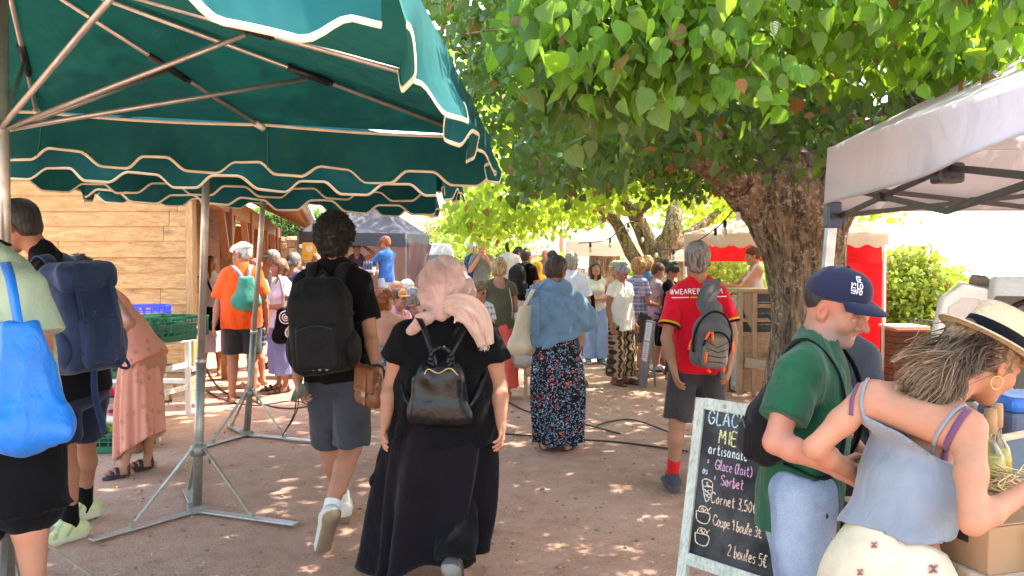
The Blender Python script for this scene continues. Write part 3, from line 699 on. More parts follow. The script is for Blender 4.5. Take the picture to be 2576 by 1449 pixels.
def dress_bottom(J, o, B, vox, w, fem, fat, limb=1.):
    s, f, r, u = J['s'], J['f'], J['r'], J['u']; kind = B.get('kind', 'shorts'); m = B['mat']; pel = J['pel']
    if kind in ('shorts', 'trousers'):
        Q = Solid(); t = B.get('len', .8 if kind == 'shorts' else 1.92); wd = B.get('wide', 1.)*limb*w**.5; inf = .014*s
        hw = .068*s*w; hr = (.108 + .012*fem)*s*w + inf
        Q.cap(pel - r*hw - u*.01*s, pel + r*hw - u*.01*s, hr, k=.04, asp=.9, ax=f); Q.cap(pel, pel + u*.14*s, (.14 + fat)*s*w + inf*.3, (.132 + fat)*s*w, k=.04, asp=.78 + fat, ax=f)
        for n, g in (('L', -1), ('R', 1)):
            hp, kn, an = J['hip'+n], J['kn'+n], J['an'+n]
            a = hp + r*g*.008*s; r0, r1 = .098*s*wd + inf*.3, B.get('hemr', .092)*s*wd
            if t <= 1: Q.cap(a, a + (kn - a)*t, r0, r1, k=.012, flat=True)
            else:
                Q.cap(a, kn, r0, (.074 + (B.get('hemr', .07) - .06)*.5)*s*wd, k=.012); Q.cap(kn, kn + (an - kn)*(t - 1), (.074 + (B.get('hemr', .07) - .06)*.5)*s*wd, B.get('hemr', .07)*s*wd, k=.015, flat=True)
        Q.cut(pel + u*B.get('rise', .10)*s, u)
        V, F = Q.mesh(B.get('vox', vox), wrinkle(B.get('wr', .006), B.get('ws', 1.), seed=11 + J['base'][0]*7)); V = smooth_mesh(V, F, 1)
        return obj(B.get('name', kind), V, F, m, o)
    # skirts and long dresses
    a = pel + u*B.get('rise', .08)*s; b = B.get('end'); b = (J['anL'] + J['anR'])/2 + A(0, 0, B.get('up', .10)) if b is None else b
    n, mrow = B.get('n', 96), 26; rx0, ry0 = B.get('r0', (.155, .125)); rx1, ry1 = B.get('r1', (.24, .22)); nf = B.get('folds', 9); am = B.get('amp', .018); rows = []
    hipb = B.get('hip', .03)
    ph = B.get('seed', 0)
    for i in range(mrow):
        t = i/(mrow-1); c = a + (b - a)*t + A(B.get('off', 0), 0, 0); e = t**B.get('pw', .8); rx = (rx0 + (rx1-rx0)*e + hipb*math.sin(min(t*3.4, math.pi)))*s; ry = (ry0 + (ry1-ry0)*e + hipb*.8*math.sin(min(t*3.4, math.pi)))*s
        th = np.arange(n)*2*math.pi/n
        fold = am*s*(.15 + t)*(np.sin(nf*th + ph + 1.5*np.sin(2*th + t*1.2 + ph)) + .5*np.sin((nf*2-1)*th + 2.1*ph + t*2)) 
        zz = B['hemf'](th)*t**3 if 'hemf' in B else 0*th
        rows.append(c + ((rx + fold)*np.cos(th))[:, None]*r + ((ry + fold)*np.sin(th))[:, None]*f + zz[:, None]*A(0, 0, 1))
    V = np.concatenate(rows); F = np.array([(i*n+j, (i+1)*n+j, (i+1)*n+(j+1) % n, i*n+(j+1) % n) for i in range(mrow-1) for j in range(n)])
    ob = obj(B.get('name', 'skirt'), V, F, m, o); sd = ob.modifiers.new("thick", 'SOLIDIFY'); sd.thickness = .003; return ob
def shoe(J, o, sh, vox):
    kind, c = sh[0], sh[1]; sole = sh[2] if len(sh) > 2 else (.05, .045, .04); s = J['s']; hv = min(vox, .009)
    for n in 'LR':
        an, to = J['an'+n], J['to'+n]; d = to - an; flat = abs(d[2]) < .12*s; d2 = nrm(d*A(1, 1, 0)) if flat else nrm(d); up = A(0, 0, 1) if flat else nrm(np.cross(np.cross(d2, A(0, 0, 1)), d2)); sd = np.cross(d2, up)
        heel = an - d2*.045*s - up*.052*s; tip = to + d2*.06*s - up*.008*s
        heel = heel if not flat else heel*A(1, 1, 0) + A(0, 0, max(.022, heel[2])); tip = tip if not flat else tip*A(1, 1, 0) + A(0, 0, .022 + J['base'][2])
        Q = Solid(); lo = up*.012*s
        if kind in ('sneaker', 'runner'):
            ht = .062 if kind == 'runner' else .05
            Q.cap(heel + up*.018*s - d2*.012*s, tip, .043*s, .033*s, k=.02, asp=.95, ax=up); Q.cap(heel + up*.03*s, an + up*.012*s, .046*s, .044*s, k=.03); Q.cap(an + d2*.03*s, to, .043*s, .034*s, k=.03)
            Q.box((heel + tip)/2 - up*.006*s, (np.linalg.norm(tip-heel)/2 + .035*s, .041*s, .02*s), np.stack([nrm(tip-heel), sd, up], 1), .016*s, .012)
            Q.cap(an + up*.025*s, an + up*.12*s, .037*s, .04*s, k=.008, sub=True)
            V, F = Q.mesh(hv); hgt = (V - heel) @ up; t = (V - heel) @ d2/(.26*s)
            C = np.tile(np.array(c, float), (len(V), 1)); C[hgt < .012*s] = sole
            if kind == 'runner':
                st = np.sin((V @ d2)*95 + (V @ up)*60) > .55; C[st & (hgt > .012*s) & (t > .2) & (t < .6)] = mulc(c, .62)
            C[(hgt > .03*s) & (t > .35) & (t < .75) & (np.sin((V @ d2)*190) > .4) & (np.abs((V-an) @ sd) < .022*s)] = mulc(c, .75)
            obj("shoe", V, F, SHOE, o, True, C)
        else:
            m = MB(); L = np.linalg.norm(tip-heel) + .05*s; ang = np.arange(24)*2*math.pi/24
            ctr = (heel + tip)/2; R3 = np.stack([nrm(tip-heel), sd, up], 1); pr = []
            for z, k_ in ((-.022*s, .96), (-.018*s, 1.), (-.004*s, 1.), (0, .97)):
                X = np.sign(np.cos(ang))*np.abs(np.cos(ang))**.75*L/2*k_; Yv = np.sin(ang)*(.038 + .010*np.cos(ang))*s*k_; pr.append(ctr + np.stack([X, Yv, np.full(24, z)], 1) @ R3.T)
            V = np.concatenate(pr); m.add(V, [(i*24+j, i*24+(j+1) % 24, (i+1)*24+(j+1) % 24, (i+1)*24+j) for i in range(3) for j in range(24)] + [tuple(range(23, -1, -1)), tuple(72+j for j in range(24))])
            def strap(t, hgt, wid, lw=.026):
                a = np.linspace(0, math.pi, 11); cc = heel + (tip - heel)*t
                pth = cc + (np.cos(a)*(wid + .004)*s)[:, None]*sd + (np.sin(a)*(hgt + .004)*s - .004*s)[:, None]*up; m.ribbon(pth, nrm(tip-heel), lw*s, .005*s)
            if kind == 'sandal': strap(.80, .05, .041); strap(.58, .062, .041); strap(.12, .105, .038, .02)
            elif kind == 'clog': strap(.8, .055, .044, .09*1); strap(.6, .066, .043, .05)
            else: strap(.72, .055, .042, .03)
            m.build("shoe", plain(tuple(c), .7, name="sandal_leather"), o, True)
def hairdo(J, o, Hh, vox, hs):
    s = J['s']*hs; R = J['headR']; c = J['head']; h = lambda x, y, z: c + s*(R @ A(x, y, z)); kind = Hh['kind']; m = hairm(tuple(Hh['c']), streak=Hh.get('streak', .5)); hv = Hh.get('vox', min(vox, .010)); Q = Solid()
    th = Hh.get('th', .012); amp = Hh.get('amp', .006); fq = Hh.get('fq', 45)
    if kind in ('short', 'bun', 'long', 'bob', 'pony', 'crop'):
        Q.ell(h(0, -.020, .030 + .012*(kind in ('short', 'crop'))), A(.077 + th, .097 + th, .088 + th*1.0)*s, R, k=.02)
        lowz = Hh.get('low') or {'short': -.055, 'crop': -.04, 'bun': -.06, 'pony': -.06, 'long': -.09, 'bob': -.10}[kind]
        Q.ell(h(0, -.050, lowz + .03), A((.062 if kind in ('short', 'crop') else .070) + th*.5, .060 + th*.6, .07)*s, R, k=.03)
        Q.cut(h(0, -.03, lowz - .012), -J['hu'] - J['hf']*.12) if kind not in ('short', 'crop') else Q.cut(h(0, -.05, lowz - .02), -J['hu'] + J['hf']*.5)
        fl = Hh.get('front', .068); Q.ell(h(0, .12 + .0, -.035), A(.085, .085, .10)*s, R, k=.012, sub=True); Q.box(h(0, .10 + fl*.25, -.07), A(.11, .09, .095)*s, R, .03*s, .02, sub=True)
        if kind in ('short', 'crop', 'bun', 'pony'): Q.box(h(0, .085, -.105), A(.11, .09, .085)*s, R, .02*s, .01, sub=True)
        if kind != 'bob' and kind != 'long':
            for g in (-1, 1): Q.ell(h(g*.085, -.004, -.03), A(.03, .032, .042)*s, R, k=.01, sub=True)
    if kind == 'bun': b = Hh.get('bun', (0, -.07, .13, .045)); Q.ell(h(*b[:3]), b[3]*s, k=.015)
    if kind == 'pony': Q.cap(h(0, -.12, .02), h(0, -.15, -.06), .03*s, .022*s, k=.02); Q.cap(h(0, -.15, -.06), h(0, -.11, -.22), .022*s, .012*s, k=.02)
    if kind == 'bob':
        for g in (-1, 1): Q.cap(h(g*.075, -.02, .02), h(g*.080, .015, -.085), .030*s, .026*s, k=.03)
        Q.cap(h(-.05, -.08, -.03), h(.05, -.08, -.03), .05*s, k=.04); Q.cap(h(-.06, -.07, -.09), h(.06, -.07, -.09), .032*s, k=.03)
    if kind == 'long':
        L = Hh.get('len', .30)
        for g in (-1, 0, 1): Q.cap(h(g*.055, -.07 + .05*abs(g), .0), h(g*.06, -.09 + .07*abs(g), -L + .03*abs(g)), .050*s, .028*s, k=.035, asp=.7, ax=J['hf'])
        for g in (-1, 1): Q.cap(h(g*.078, .0, .02), h(g*.075, .01, -.15), .024*s, .02*s, k=.03)
    def dsp(x, y, z):
        a = vnoise(x*fq, y*fq, z*fq*(1 if kind == 'short' and amp > .007 else .35)); b = vnoise(x*fq*2.3 + 5, y*fq*2.3, z*fq*2.3*(1 if amp > .007 else .3)); return (amp*(1.2*np.abs(2*a-1) - .5) + amp*.6*(b-.5)).astype(np.float32)
    V, F = Q.mesh(hv, dsp); ob = obj("hair", V, F, m, o)
    if Hh.get('curls'):
        me = MB(); rg = np.random.default_rng(4); N = Hh['curls']; sel = rg.integers(0, len(V), N*3); cnt = 0
        for i in sel:
            p = V[i]; n_ = nrm(p - h(0, -.02, .02)); 
            if np.dot(n_, J['hf']) > .75 or cnt >= N: continue
            cnt += 1; ax = nrm(np.cross(n_, rg.normal(size=3))); bx = nrm(np.cross(ax, n_)); rr = rg.uniform(.006, .011)*s; ph = rg.uniform(0, 6)
            t = np.linspace(0, rg.uniform(3.5, 7.5), 12); lift = rg.uniform(.003, .012)*s
            pth = p + np.outer(np.sin(t + ph)*rr, ax) + np.outer((1 - np.cos(t + ph))*rr*.5 + lift*t/6, n_) + np.outer(np.cos(t + ph)*rr*.8, bx); me.tube(pth, np.linspace(.0018, .0009, 12)*s*1.2, 4, False)
        V2 = np.concatenate(me.V); obj("hair_curls", V2, np.array(me.F), m, ob)
    return ob
def glasses(J, o, c=(.03, .03, .03), dark=False, hs=1.):
    s = J['s']*hs; h = lambda x, y, z: J['head'] + s*(J['headR'] @ A(x, y, z)); m = MB()
    for g in (-1, 1):
        a = np.linspace(0, 2*math.pi, 21); m.tube(np.array([h(g*.033 + .024*math.cos(t), .088 - .1*(abs(.024*math.cos(t)*g + .033) - .03)*.4, -.006 + .017*math.sin(t)) for t in a]), .0016*s, 5, False)
        m.tube([h(g*.058, .080, -.002), h(g*.078, .04, .0), h(g*.083, -.02, -.002), h(g*.082, -.03, -.02)], .0016*s, 5)
    m.tube([h(-.01, .094, -.002), h(0, .098, 0), h(.01, .094, -.002)], .0015*s, 5); gl = m.build("glasses", plain(c, .4, name="frame_plastic"), o, True)
    if dark:
        d = MB()
        for g in (-1, 1):
            a = np.linspace(0, 2*math.pi, 20, endpoint=False); d.add([h(g*.033 + .023*math.cos(t), .0875, -.006 + .016*math.sin(t)) for t in a], [tuple(range(20))])
        d.build("lens", plain((.015, .012, .012), .08, spec=.6, name="dark_lens"), gl)
def ball_cap(J, o, c, hs=1., brim=1., back=False, logo=None, flat=False):
    s = J['s']*hs; R = J['headR']; h = lambda x, y, z: J['head'] + s*(R @ A(x, y, z)); Q = Solid(); g = -1 if back else 1; m = cloth(tuple(c), .85, .25, 700, name="cap_cotton")
    if flat:
        Q.ell(h(0, -.012, .068), A(.093, .118, .05)*s, R, k=.02); Q.ell(h(0, .055, .052), A(.078, .07, .03)*s, R, k=.03); Q.cut(h(0, 0, .035), -J['hu'] + J['hf']*.05)
    else: Q.ell(h(0, -.016, .034), A(.086, .106, .100)*s, R, k=.02); Q.ell(h(0, .03, .078), A(.056, .055, .05)*s, R, k=.03); Q.cut(h(0, 0, .034), -J['hu'] + J['hf']*.10)
    V, F = Q.mesh(.006); ob = obj("cap", V, F, m, o)
    a = np.linspace(-1, 1, 25); G = []
    for k in np.linspace(0, 1, 8):
        L = .082*brim if not flat else .045
        G.append([h(.083*t*(1 - .10*k**2), g*(.086*math.sqrt(max(0, 1 - (t*.88)**2)) + L*k*math.sqrt(max(0, 1 - t*t*.93)) ) - .004, .052 - (.016*t*t + .004)*(.2 + k*.9) - .010*k*k) for t in a])
    b = MB().grid(G).build("brim", m, ob, True); sd = b.modifiers.new("thick", 'SOLIDIFY'); sd.thickness = .005*s; sd.offset = 0
    if not flat: MB().lathe([(0.0001, .008*s), (.006*s, .006*s), (.008*s, 0)], h(0, -.012, .137), R, 10).build("cap_button", m, ob, True)
    return ob
def sunhat(J, o, c, band, tilt=0, rad=.165, hs=1., hgt=.10, name="hat", up=.02):
    s = J['s']*hs; R = J['headR']; p = J['head'] + s*(R @ A(0, -.014, .048))
    pr = [(rad, .0), (rad*.98, .004), (.135, -.008+up*.3), (.105, 0.0), (.099, .012), (.097, .03), (.093, .06), (.086, hgt*.9), (.07, hgt), (.03, hgt*.93), (.0005, hgt*.9)]
    ob = MB().lathe([(a*s, z*s) for a, z in pr], p, R @ np.diag([.88, 1.08, 1.]), 48).build(name, straw(tuple(c)), o, True); sd = ob.modifiers.new("thick", 'SOLIDIFY'); sd.thickness = .003
    if band: MB().lathe([(.1035*s, .006*s), (.1035*s, .008*s), (.1*s, .032*s), (.0985*s, .048*s), (.096*s, .048*s)], p, R @ np.diag([.88, 1.08, 1.]), 48).build("hat_band", cloth(tuple(band), name="ribbon"), ob, True)
    return ob
@cached
def straw(c):
    t = NT("straw"); a = t.noise(8, 4); v = t.tc(); w1 = t.noise(260, 2, .5, t.tc((1, .15, 1))); w2 = t.noise(260, 2, .5, t.tc((.15, 1, 1)))
    col = t.mix(t.ramp(a, [(.3, 0), (.7, 1)]), mulc(c, .85), mulc(c, 1.1)); col = t.mix(t.ramp(w1, [(.45, .5), (.6, 0)]), col, mulc(c, .55)); t.bump(t.mix(.5, w1, w2), .5, .003); return t.set(col, .75, 0, .25)
# ---------------------------------------------------------------- bags
def on_back(J, du=.0, df=-.20, dr=0.):
    s = J['s']; c = (J['neck']*.6 + J['pel']*.4); return c + s*(J['u']*du + J['f']*df + J['r']*dr)
def over_shoulder(J, n, lowpt, toppt, w=.05, mat=None, name="strap", parent=None, out=.60, th=.006):
    s, f, u, r = J['s'], J['f'], J['u'], J['r']; sh = J['neck']*(1-out) + J['sh'+n]*out + u*.0*s
    g = -1 if n == 'L' else 1
    top = sh + u*.080*s; pts = [toppt, toppt*.4 + (top - f*.09*s)*.6 + u*.02*s, top, sh + f*.105*s - u*.02*s, sh + f*.145*s - u*.20*s, sh + f*.10*s - u*.36*s + r*g*.06*s, lowpt]
    return MB().ribbon(spline(pts, 6), r, w*s, th).build(name, mat, parent, True)
def backpack(J, label, c, dims=(.29, .46, .17), du=-.02, df=None, dr=0, tilt=0, kind='day', straps=True, group=None, vox=.008, c2=None, sc_=.05, rollz=0):
    s, f, u, r = J['s'], J['f'], J['u'], J['r']; w, h, d = (x*s for x in dims)
    df = -(.135 + dims[2]/2) if df is None else df
    ctr = on_back(J, du, df, dr); R = np.stack([r, f, u], 1) @ rot_axis((0, 1, 0), rollz) @ rot_axis((1, 0, 0), tilt)
    rr, ff, uu = R[:, 0], R[:, 1], R[:, 2]; root = empty("backpack", (J['base'][0], J['base'][1], 0), label, "backpack", group)
    m = cloth(tuple(c), .7, .4, 500, name="pack_nylon", spec=.3); m2 = cloth(tuple(c2 or mulc(c, 1.15)), .7, .4, 500, name="pack_panel", spec=.3)
    Q = Solid().box(ctr - uu*.03*s, (w/2, d/2, h/2 - .03*s), R, .055*s, .03).ell(ctr + uu*(h/2 - .07*s) - ff*0, A(w*.47, d*.46, .09*s), R, k=.04)
    Q.ell(ctr - ff*d*.25 - uu*h*.1, A(w*.44, d*.42, h*.36), R, k=.04)
    V, F = Q.mesh(vox, wrinkle(.009*s, .75, 3, .7)); obj("pack_body", smooth_mesh(V, F, 1), F, m, root)
    for g in (-1, 1): Q = Solid().ell(ctr + rr*g*w*.50 - uu*h*.24, A(w*.13, d*.42, h*.20), R); obj("side_pocket", *Q.mesh(vox, wrinkle(.004*s, 1.5, 4)), m2, root); MB().ribbon([ctr + rr*g*(w*.5 + .004) + ff*d*.3 + uu*h*.12, ctr + rr*g*(w*.5 + .008) - ff*d*.1 + uu*h*.10, ctr + rr*g*w*.40 - ff*d*.52 + uu*h*.05], uu, .018*s, .004).build("webbing", m2, root)
    Q = Solid().box(ctr - ff*(d*.5) - uu*h*.20, (w*.36, .035*s, h*.24), R, .03*s, .01); V, F = Q.mesh(vox, wrinkle(.007*s, 1.1, 8)); pk = obj("front_pocket", V, F, m2, root)
    zp = MB(); a = np.linspace(-.9, .9, 15); zp.tube([ctr - ff*(d*.5 + .036*s) + uu*(h*.02 - h*.045*t*t*1.2) + rr*w*.34*t for t in a], .004*s, 5); zp.build("zip", plain((.03, .03, .03), .4, name="zip"), root)
    if kind == 'trek':
        Q = Solid().box(ctr + uu*(h*.46) - ff*.015*s, (w*.50, d*.56, .07*s), R @ rot_axis((1, 0, 0), .15), .05*s, .01); V, F = Q.mesh(vox, wrinkle(.008*s, 1.2, 5)); lid = obj("lid", V, F, m2, root)
        b = MB(); 
        for g in (-1, 1):
            b.ribbon(spline([ctr + rr*g*w*.30 + uu*h*.40 - ff*d*.60, ctr + rr*g*w*.30 + uu*h*.1 - ff*d*.62, ctr + rr*g*w*.28 - uu*h*.35 - ff*d*.60], 5), rr, .02*s, .004)
            b.ribbon(spline([ctr + rr*g*w*.1 + uu*h*.1 - ff*d*.68, ctr + rr*g*w*.36 - uu*h*.33 - ff*d*.55], 5), rr, .018*s, .004)
        b.ribbon(spline([ctr - uu*h*.45 - rr*w*.1 - ff*d*.3, ctr - uu*h*.75 - rr*w*.12 - ff*d*.2, ctr - uu*h*1.15 - rr*w*.06 - ff*d*.2], 5), rr, .035*s, .004)
        b.tube(spline([ctr - uu*h*.36 + rr*w*.42 - ff*d*.3, ctr - uu*h*.52 + rr*w*.46 - ff*d*.45, ctr - uu*h*.5 + rr*w*.25 - ff*d*.55, ctr - uu*h*.36 + rr*w*.3 - ff*d*.5], 5), .008*s, 6)
        b.build("webbing", cloth(mulc(tuple(c), 1.35), name="webbing"), root, True)
        MB().ribbon([ctr - ff*(d*.66) - uu*h*.02 + rr*.02*s + uu*.02*s, ctr - ff*(d*.66) - uu*h*.02 + rr*.05*s - uu*.02*s], rr, .012*s, .003).ribbon([ctr - ff*(d*.66) - uu*h*.02 + rr*.05*s + uu*.02*s, ctr - ff*(d*.66) - uu*h*.02 + rr*.02*s - uu*.02*s], rr, .012*s, .003).build("emblem", plain((.5, .5, .5), .5, name="emblem"), root)
    MB().tube(spline([ctr + uu*h*.48 + ff*d*.35 - rr*.04*s, ctr + uu*(h*.5 + .045*s) + ff*d*.4, ctr + uu*h*.48 + ff*d*.35 + rr*.04*s], 6), .009*s, 6).build("handle", m, root, True)
    if straps:
        for n, g in (('L', -1), ('R', 1)): over_shoulder(J, n, ctr + rr*g*w*.45 - uu*h*.40 + ff*d*.45, ctr + rr*g*w*.22 + uu*h*.42 + ff*d*.5, .062, m2, "strap", root)
    return root
def tote(name, label, cat, top, bot, wdir, w0, w1, depth, mat, handles=None, hw=.03, hmat=None, wr=.012, vox=.01, sag=.03):
    """soft bag hanging from a strap; top, bot = centres of mouth and base"""
    top, bot = A(*top), A(*bot); u = nrm(top - bot); r = nrm(wdir - u*np.dot(wdir, u)); f = np.cross(u, r); root = empty(name, tuple(bot), label, cat)
    Q = Solid()
    for a in (-1, 1): Q.cap(bot + r*a*(w1/2 - depth*.5) + u*depth*.4, top + r*a*(w0/2 - depth*.4), depth*.6, depth*.33, k=.06, asp=.8, ax=f, flat=True)
    Q.cap(bot + u*depth*.45 - r*w1*.3, bot + u*depth*.45 + r*w1*.3, depth*.62, k=.06); Q.cap(bot + u*depth*.5, top, depth*.75, depth*.42, k=.08, flat=True)
    L = np.linalg.norm(top - bot); Q.box((bot + top)/2, (min(w0, w1)/2, depth*.28, L*.46), np.stack([r, f, u], 1), .03, .05)
    V, F = Q.mesh(vox, wrinkle(wr, .9, 2, .3)); V = smooth_mesh(V, F, 1); obj("bag_body", V, F, mat, root)
    for hd in handles or []: MB().ribbon(spline(hd, 8), r, hw, .004).build("bag_strap", hmat or mat, root, True)
    return root
# ---------------------------------------------------------------- ground, hills
def G(u, v):
    d = P(u, v, 1.) - A(0, 0, CAMZ); return A(0, 0, CAMZ) + d*(CAMZ/-d[2])
def sstep(x, a, b): t = np.clip((x-a)/(b-a), 0, 1); return t*t*(3-2*t)
xs = np.unique(np.concatenate([np.linspace(-5, 5, 120), np.linspace(-30, 30, 80), np.sign(np.linspace(-1, 1, 40))*3000*np.abs(np.linspace(-1, 1, 40))**3]))
ys = np.unique(np.concatenate([np.linspace(.8, 12, 150), np.linspace(-20, 60, 80), 60 + 5000*np.linspace(0, 1, 40)**3]))
gx, gy = np.meshgrid(xs, ys)
gz = .012*(vnoise(gx*1.7, gy*1.7, gx*0) - .5) + .012*(vnoise(gx*5.1, gy*5.1, gx*0) - .5)
gz *= 1 - sstep(gy, 15, 30)
gz += .32*sstep(gy, 11.5, 16)*(1 - sstep(gx, -.8, 2.0))
gz -= sstep(gx, 5.5, 16)*sstep(gy, 9, 20)*2.5 + sstep(gy, 30, 260)*60*sstep(gx, -20, 40)
n0, n1 = gx.shape
idx = np.arange(n0*n1).reshape(n0, n1)
gf = np.stack([idx[:-1, :-1], idx[:-1, 1:], idx[1:, 1:], idx[1:, :-1]], -1).reshape(-1, 4)
tag(obj("ground", np.stack([gx, gy, gz], -1).reshape(-1, 3), gf, ground_m()), kind="structure")
# far hills over the valley
hx = np.linspace(-2500, 4200, 120); rows = []
for k, (yy, hh) in enumerate(((2600, -62), (2900, 3), (3300, 12), (3800, 8))):
    rows.append(np.stack([hx, np.full(120, yy) + 90*np.sin(hx/400 + k), hh*(.4 + .9*vnoise(hx/500, hx*0 + k*.3, hx*0)) if hh > 0 else np.full(120, hh)], 1))
tag(MB().grid(np.array(rows)).build("hills", plain((.16, .22, .14), .95, name="far_fields", ns=.004, var=.4), None, True), kind="structure")
# leaf litter and pebbles lying on the dirt: nobody could count them
rg = np.random.default_rng(11); N = 11000
py = 1.6 + 11*rg.random(N)**1.6; px = (rg.random(N) - .5)*1.5*py + .0; cl = vnoise(px*.9, py*.9, px*0)
keep = (cl + rg.random(N)*.6 > .60); px, py = px[keep], py[keep]; N = len(px)
an = rg.random(N)*6.28; L = rg.uniform(.005, .021, N)*rg.choice([.6, 1, 1.25], N); W = L*rg.uniform(.2, .6, N); tz = rg.normal(0, .25, N)
cs_, sn = np.cos(an), np.sin(an)
q = []
for a, b, e in ((-1, -.4, 0), (0, -1, .3), (1, 0, 0), (0, 1, .3)):
    q.append(np.stack([px + cs_*L*a - sn*W*b, py + sn*L*a + cs_*W*b, .010 + .006*e + np.abs(tz)*L*(a+1)*.4], 1))
V = np.stack(q, 1).reshape(-1, 3); Fq = np.arange(N*4).reshape(N, 4)
t = NT("litter"); g_ = t.n("ShaderNodeNewGeometry").outputs['Random Per Island']
lm = t.set(t.ramp(g_, [(0, (.50, .38, .22)), (.35, (.62, .52, .36)), (.6, (.30, .17, .08)), (.8, (.45, .40, .12)), (1, (.66, .60, .5))]), .9, 0, .2)
tag(obj("leaf_litter", V, Fq, lm, None, False), "pale dry leaf bits scattered over the reddish dirt", "leaf litter", kind="stuff")
N = 2200; py = 1.8 + 9*rg.random(N)**1.5; px = (rg.random(N) - .5)*1.45*py; r_ = rg.uniform(.004, .013, N)*rg.choice([1, 1, 1, 1.8], N); oc = np.array([(1,0,0), (-1,0,0), (0,1,0), (0,-1,0), (0,0,1), (0,0,-1)], float)
V = (np.stack([px, py, r_*.3], 1)[:, None] + oc[None]*r_[:, None, None]*rg.uniform(.6, 1.3, (N, 6, 1))*A(1, 1, .6)).reshape(-1, 3)
of = np.array([(0,2,4), (2,1,4), (1,3,4), (3,0,4), (2,0,5), (1,2,5), (3,1,5), (0,3,5)]); Fq = (np.arange(N)[:, None, None]*6 + of[None]).reshape(-1, 3)
tag(obj("gravel", V, Fq, stone((.34, .22, .17), (.52, .40, .33), "pebble", 40)), "small loose stones on the reddish dirt", "gravel", kind="stuff")
# ---------------------------------------------------------------- green market parasols
GREEN = (.0035, .074, .078); CREAM = (.74, .66, .46)
STEEL = metal(); DARKPLAST = plain((.012, .014, .018), .4, name="black_plastic")
def green_cloth():
    t = NT("parasol_canvas"); n = t.noise(2.2, 5, .6); n2 = t.noise(11, 4, .6)
    col = t.mix(t.ramp(n, [(.3, 0), (.7, 1)]), mulc(GREEN, .85), mulc(GREEN, 1.2)); col = t.mix(t.ramp(n2, [(.5, 0), (.8, .4)]), col, (.03, .12, .10))
    nb = t.bump(t.noise(3.5, 3, .5, t.tc((1, 1, .5)), dist=.8), .7, .04); t.bump(t.noise(600, 1), .1, .001, nb); t.set(col, .82, 0, .2)
    tr = t.n("ShaderNodeBsdfTranslucent"); tr.inputs[0].default_value = (.004, .20, .13, 1); mx = t.n("ShaderNodeMixShader"); mx.inputs[0].default_value = .035
    t.l(t.b.outputs[0], mx.inputs[1]); t.l(tr.outputs[0], mx.inputs[2]); t.l(mx.outputs[0], t.out.inputs[0]); return t.m
GC = green_cloth(); TRIM = cloth(CREAM, name="cream_trim", weave=500)
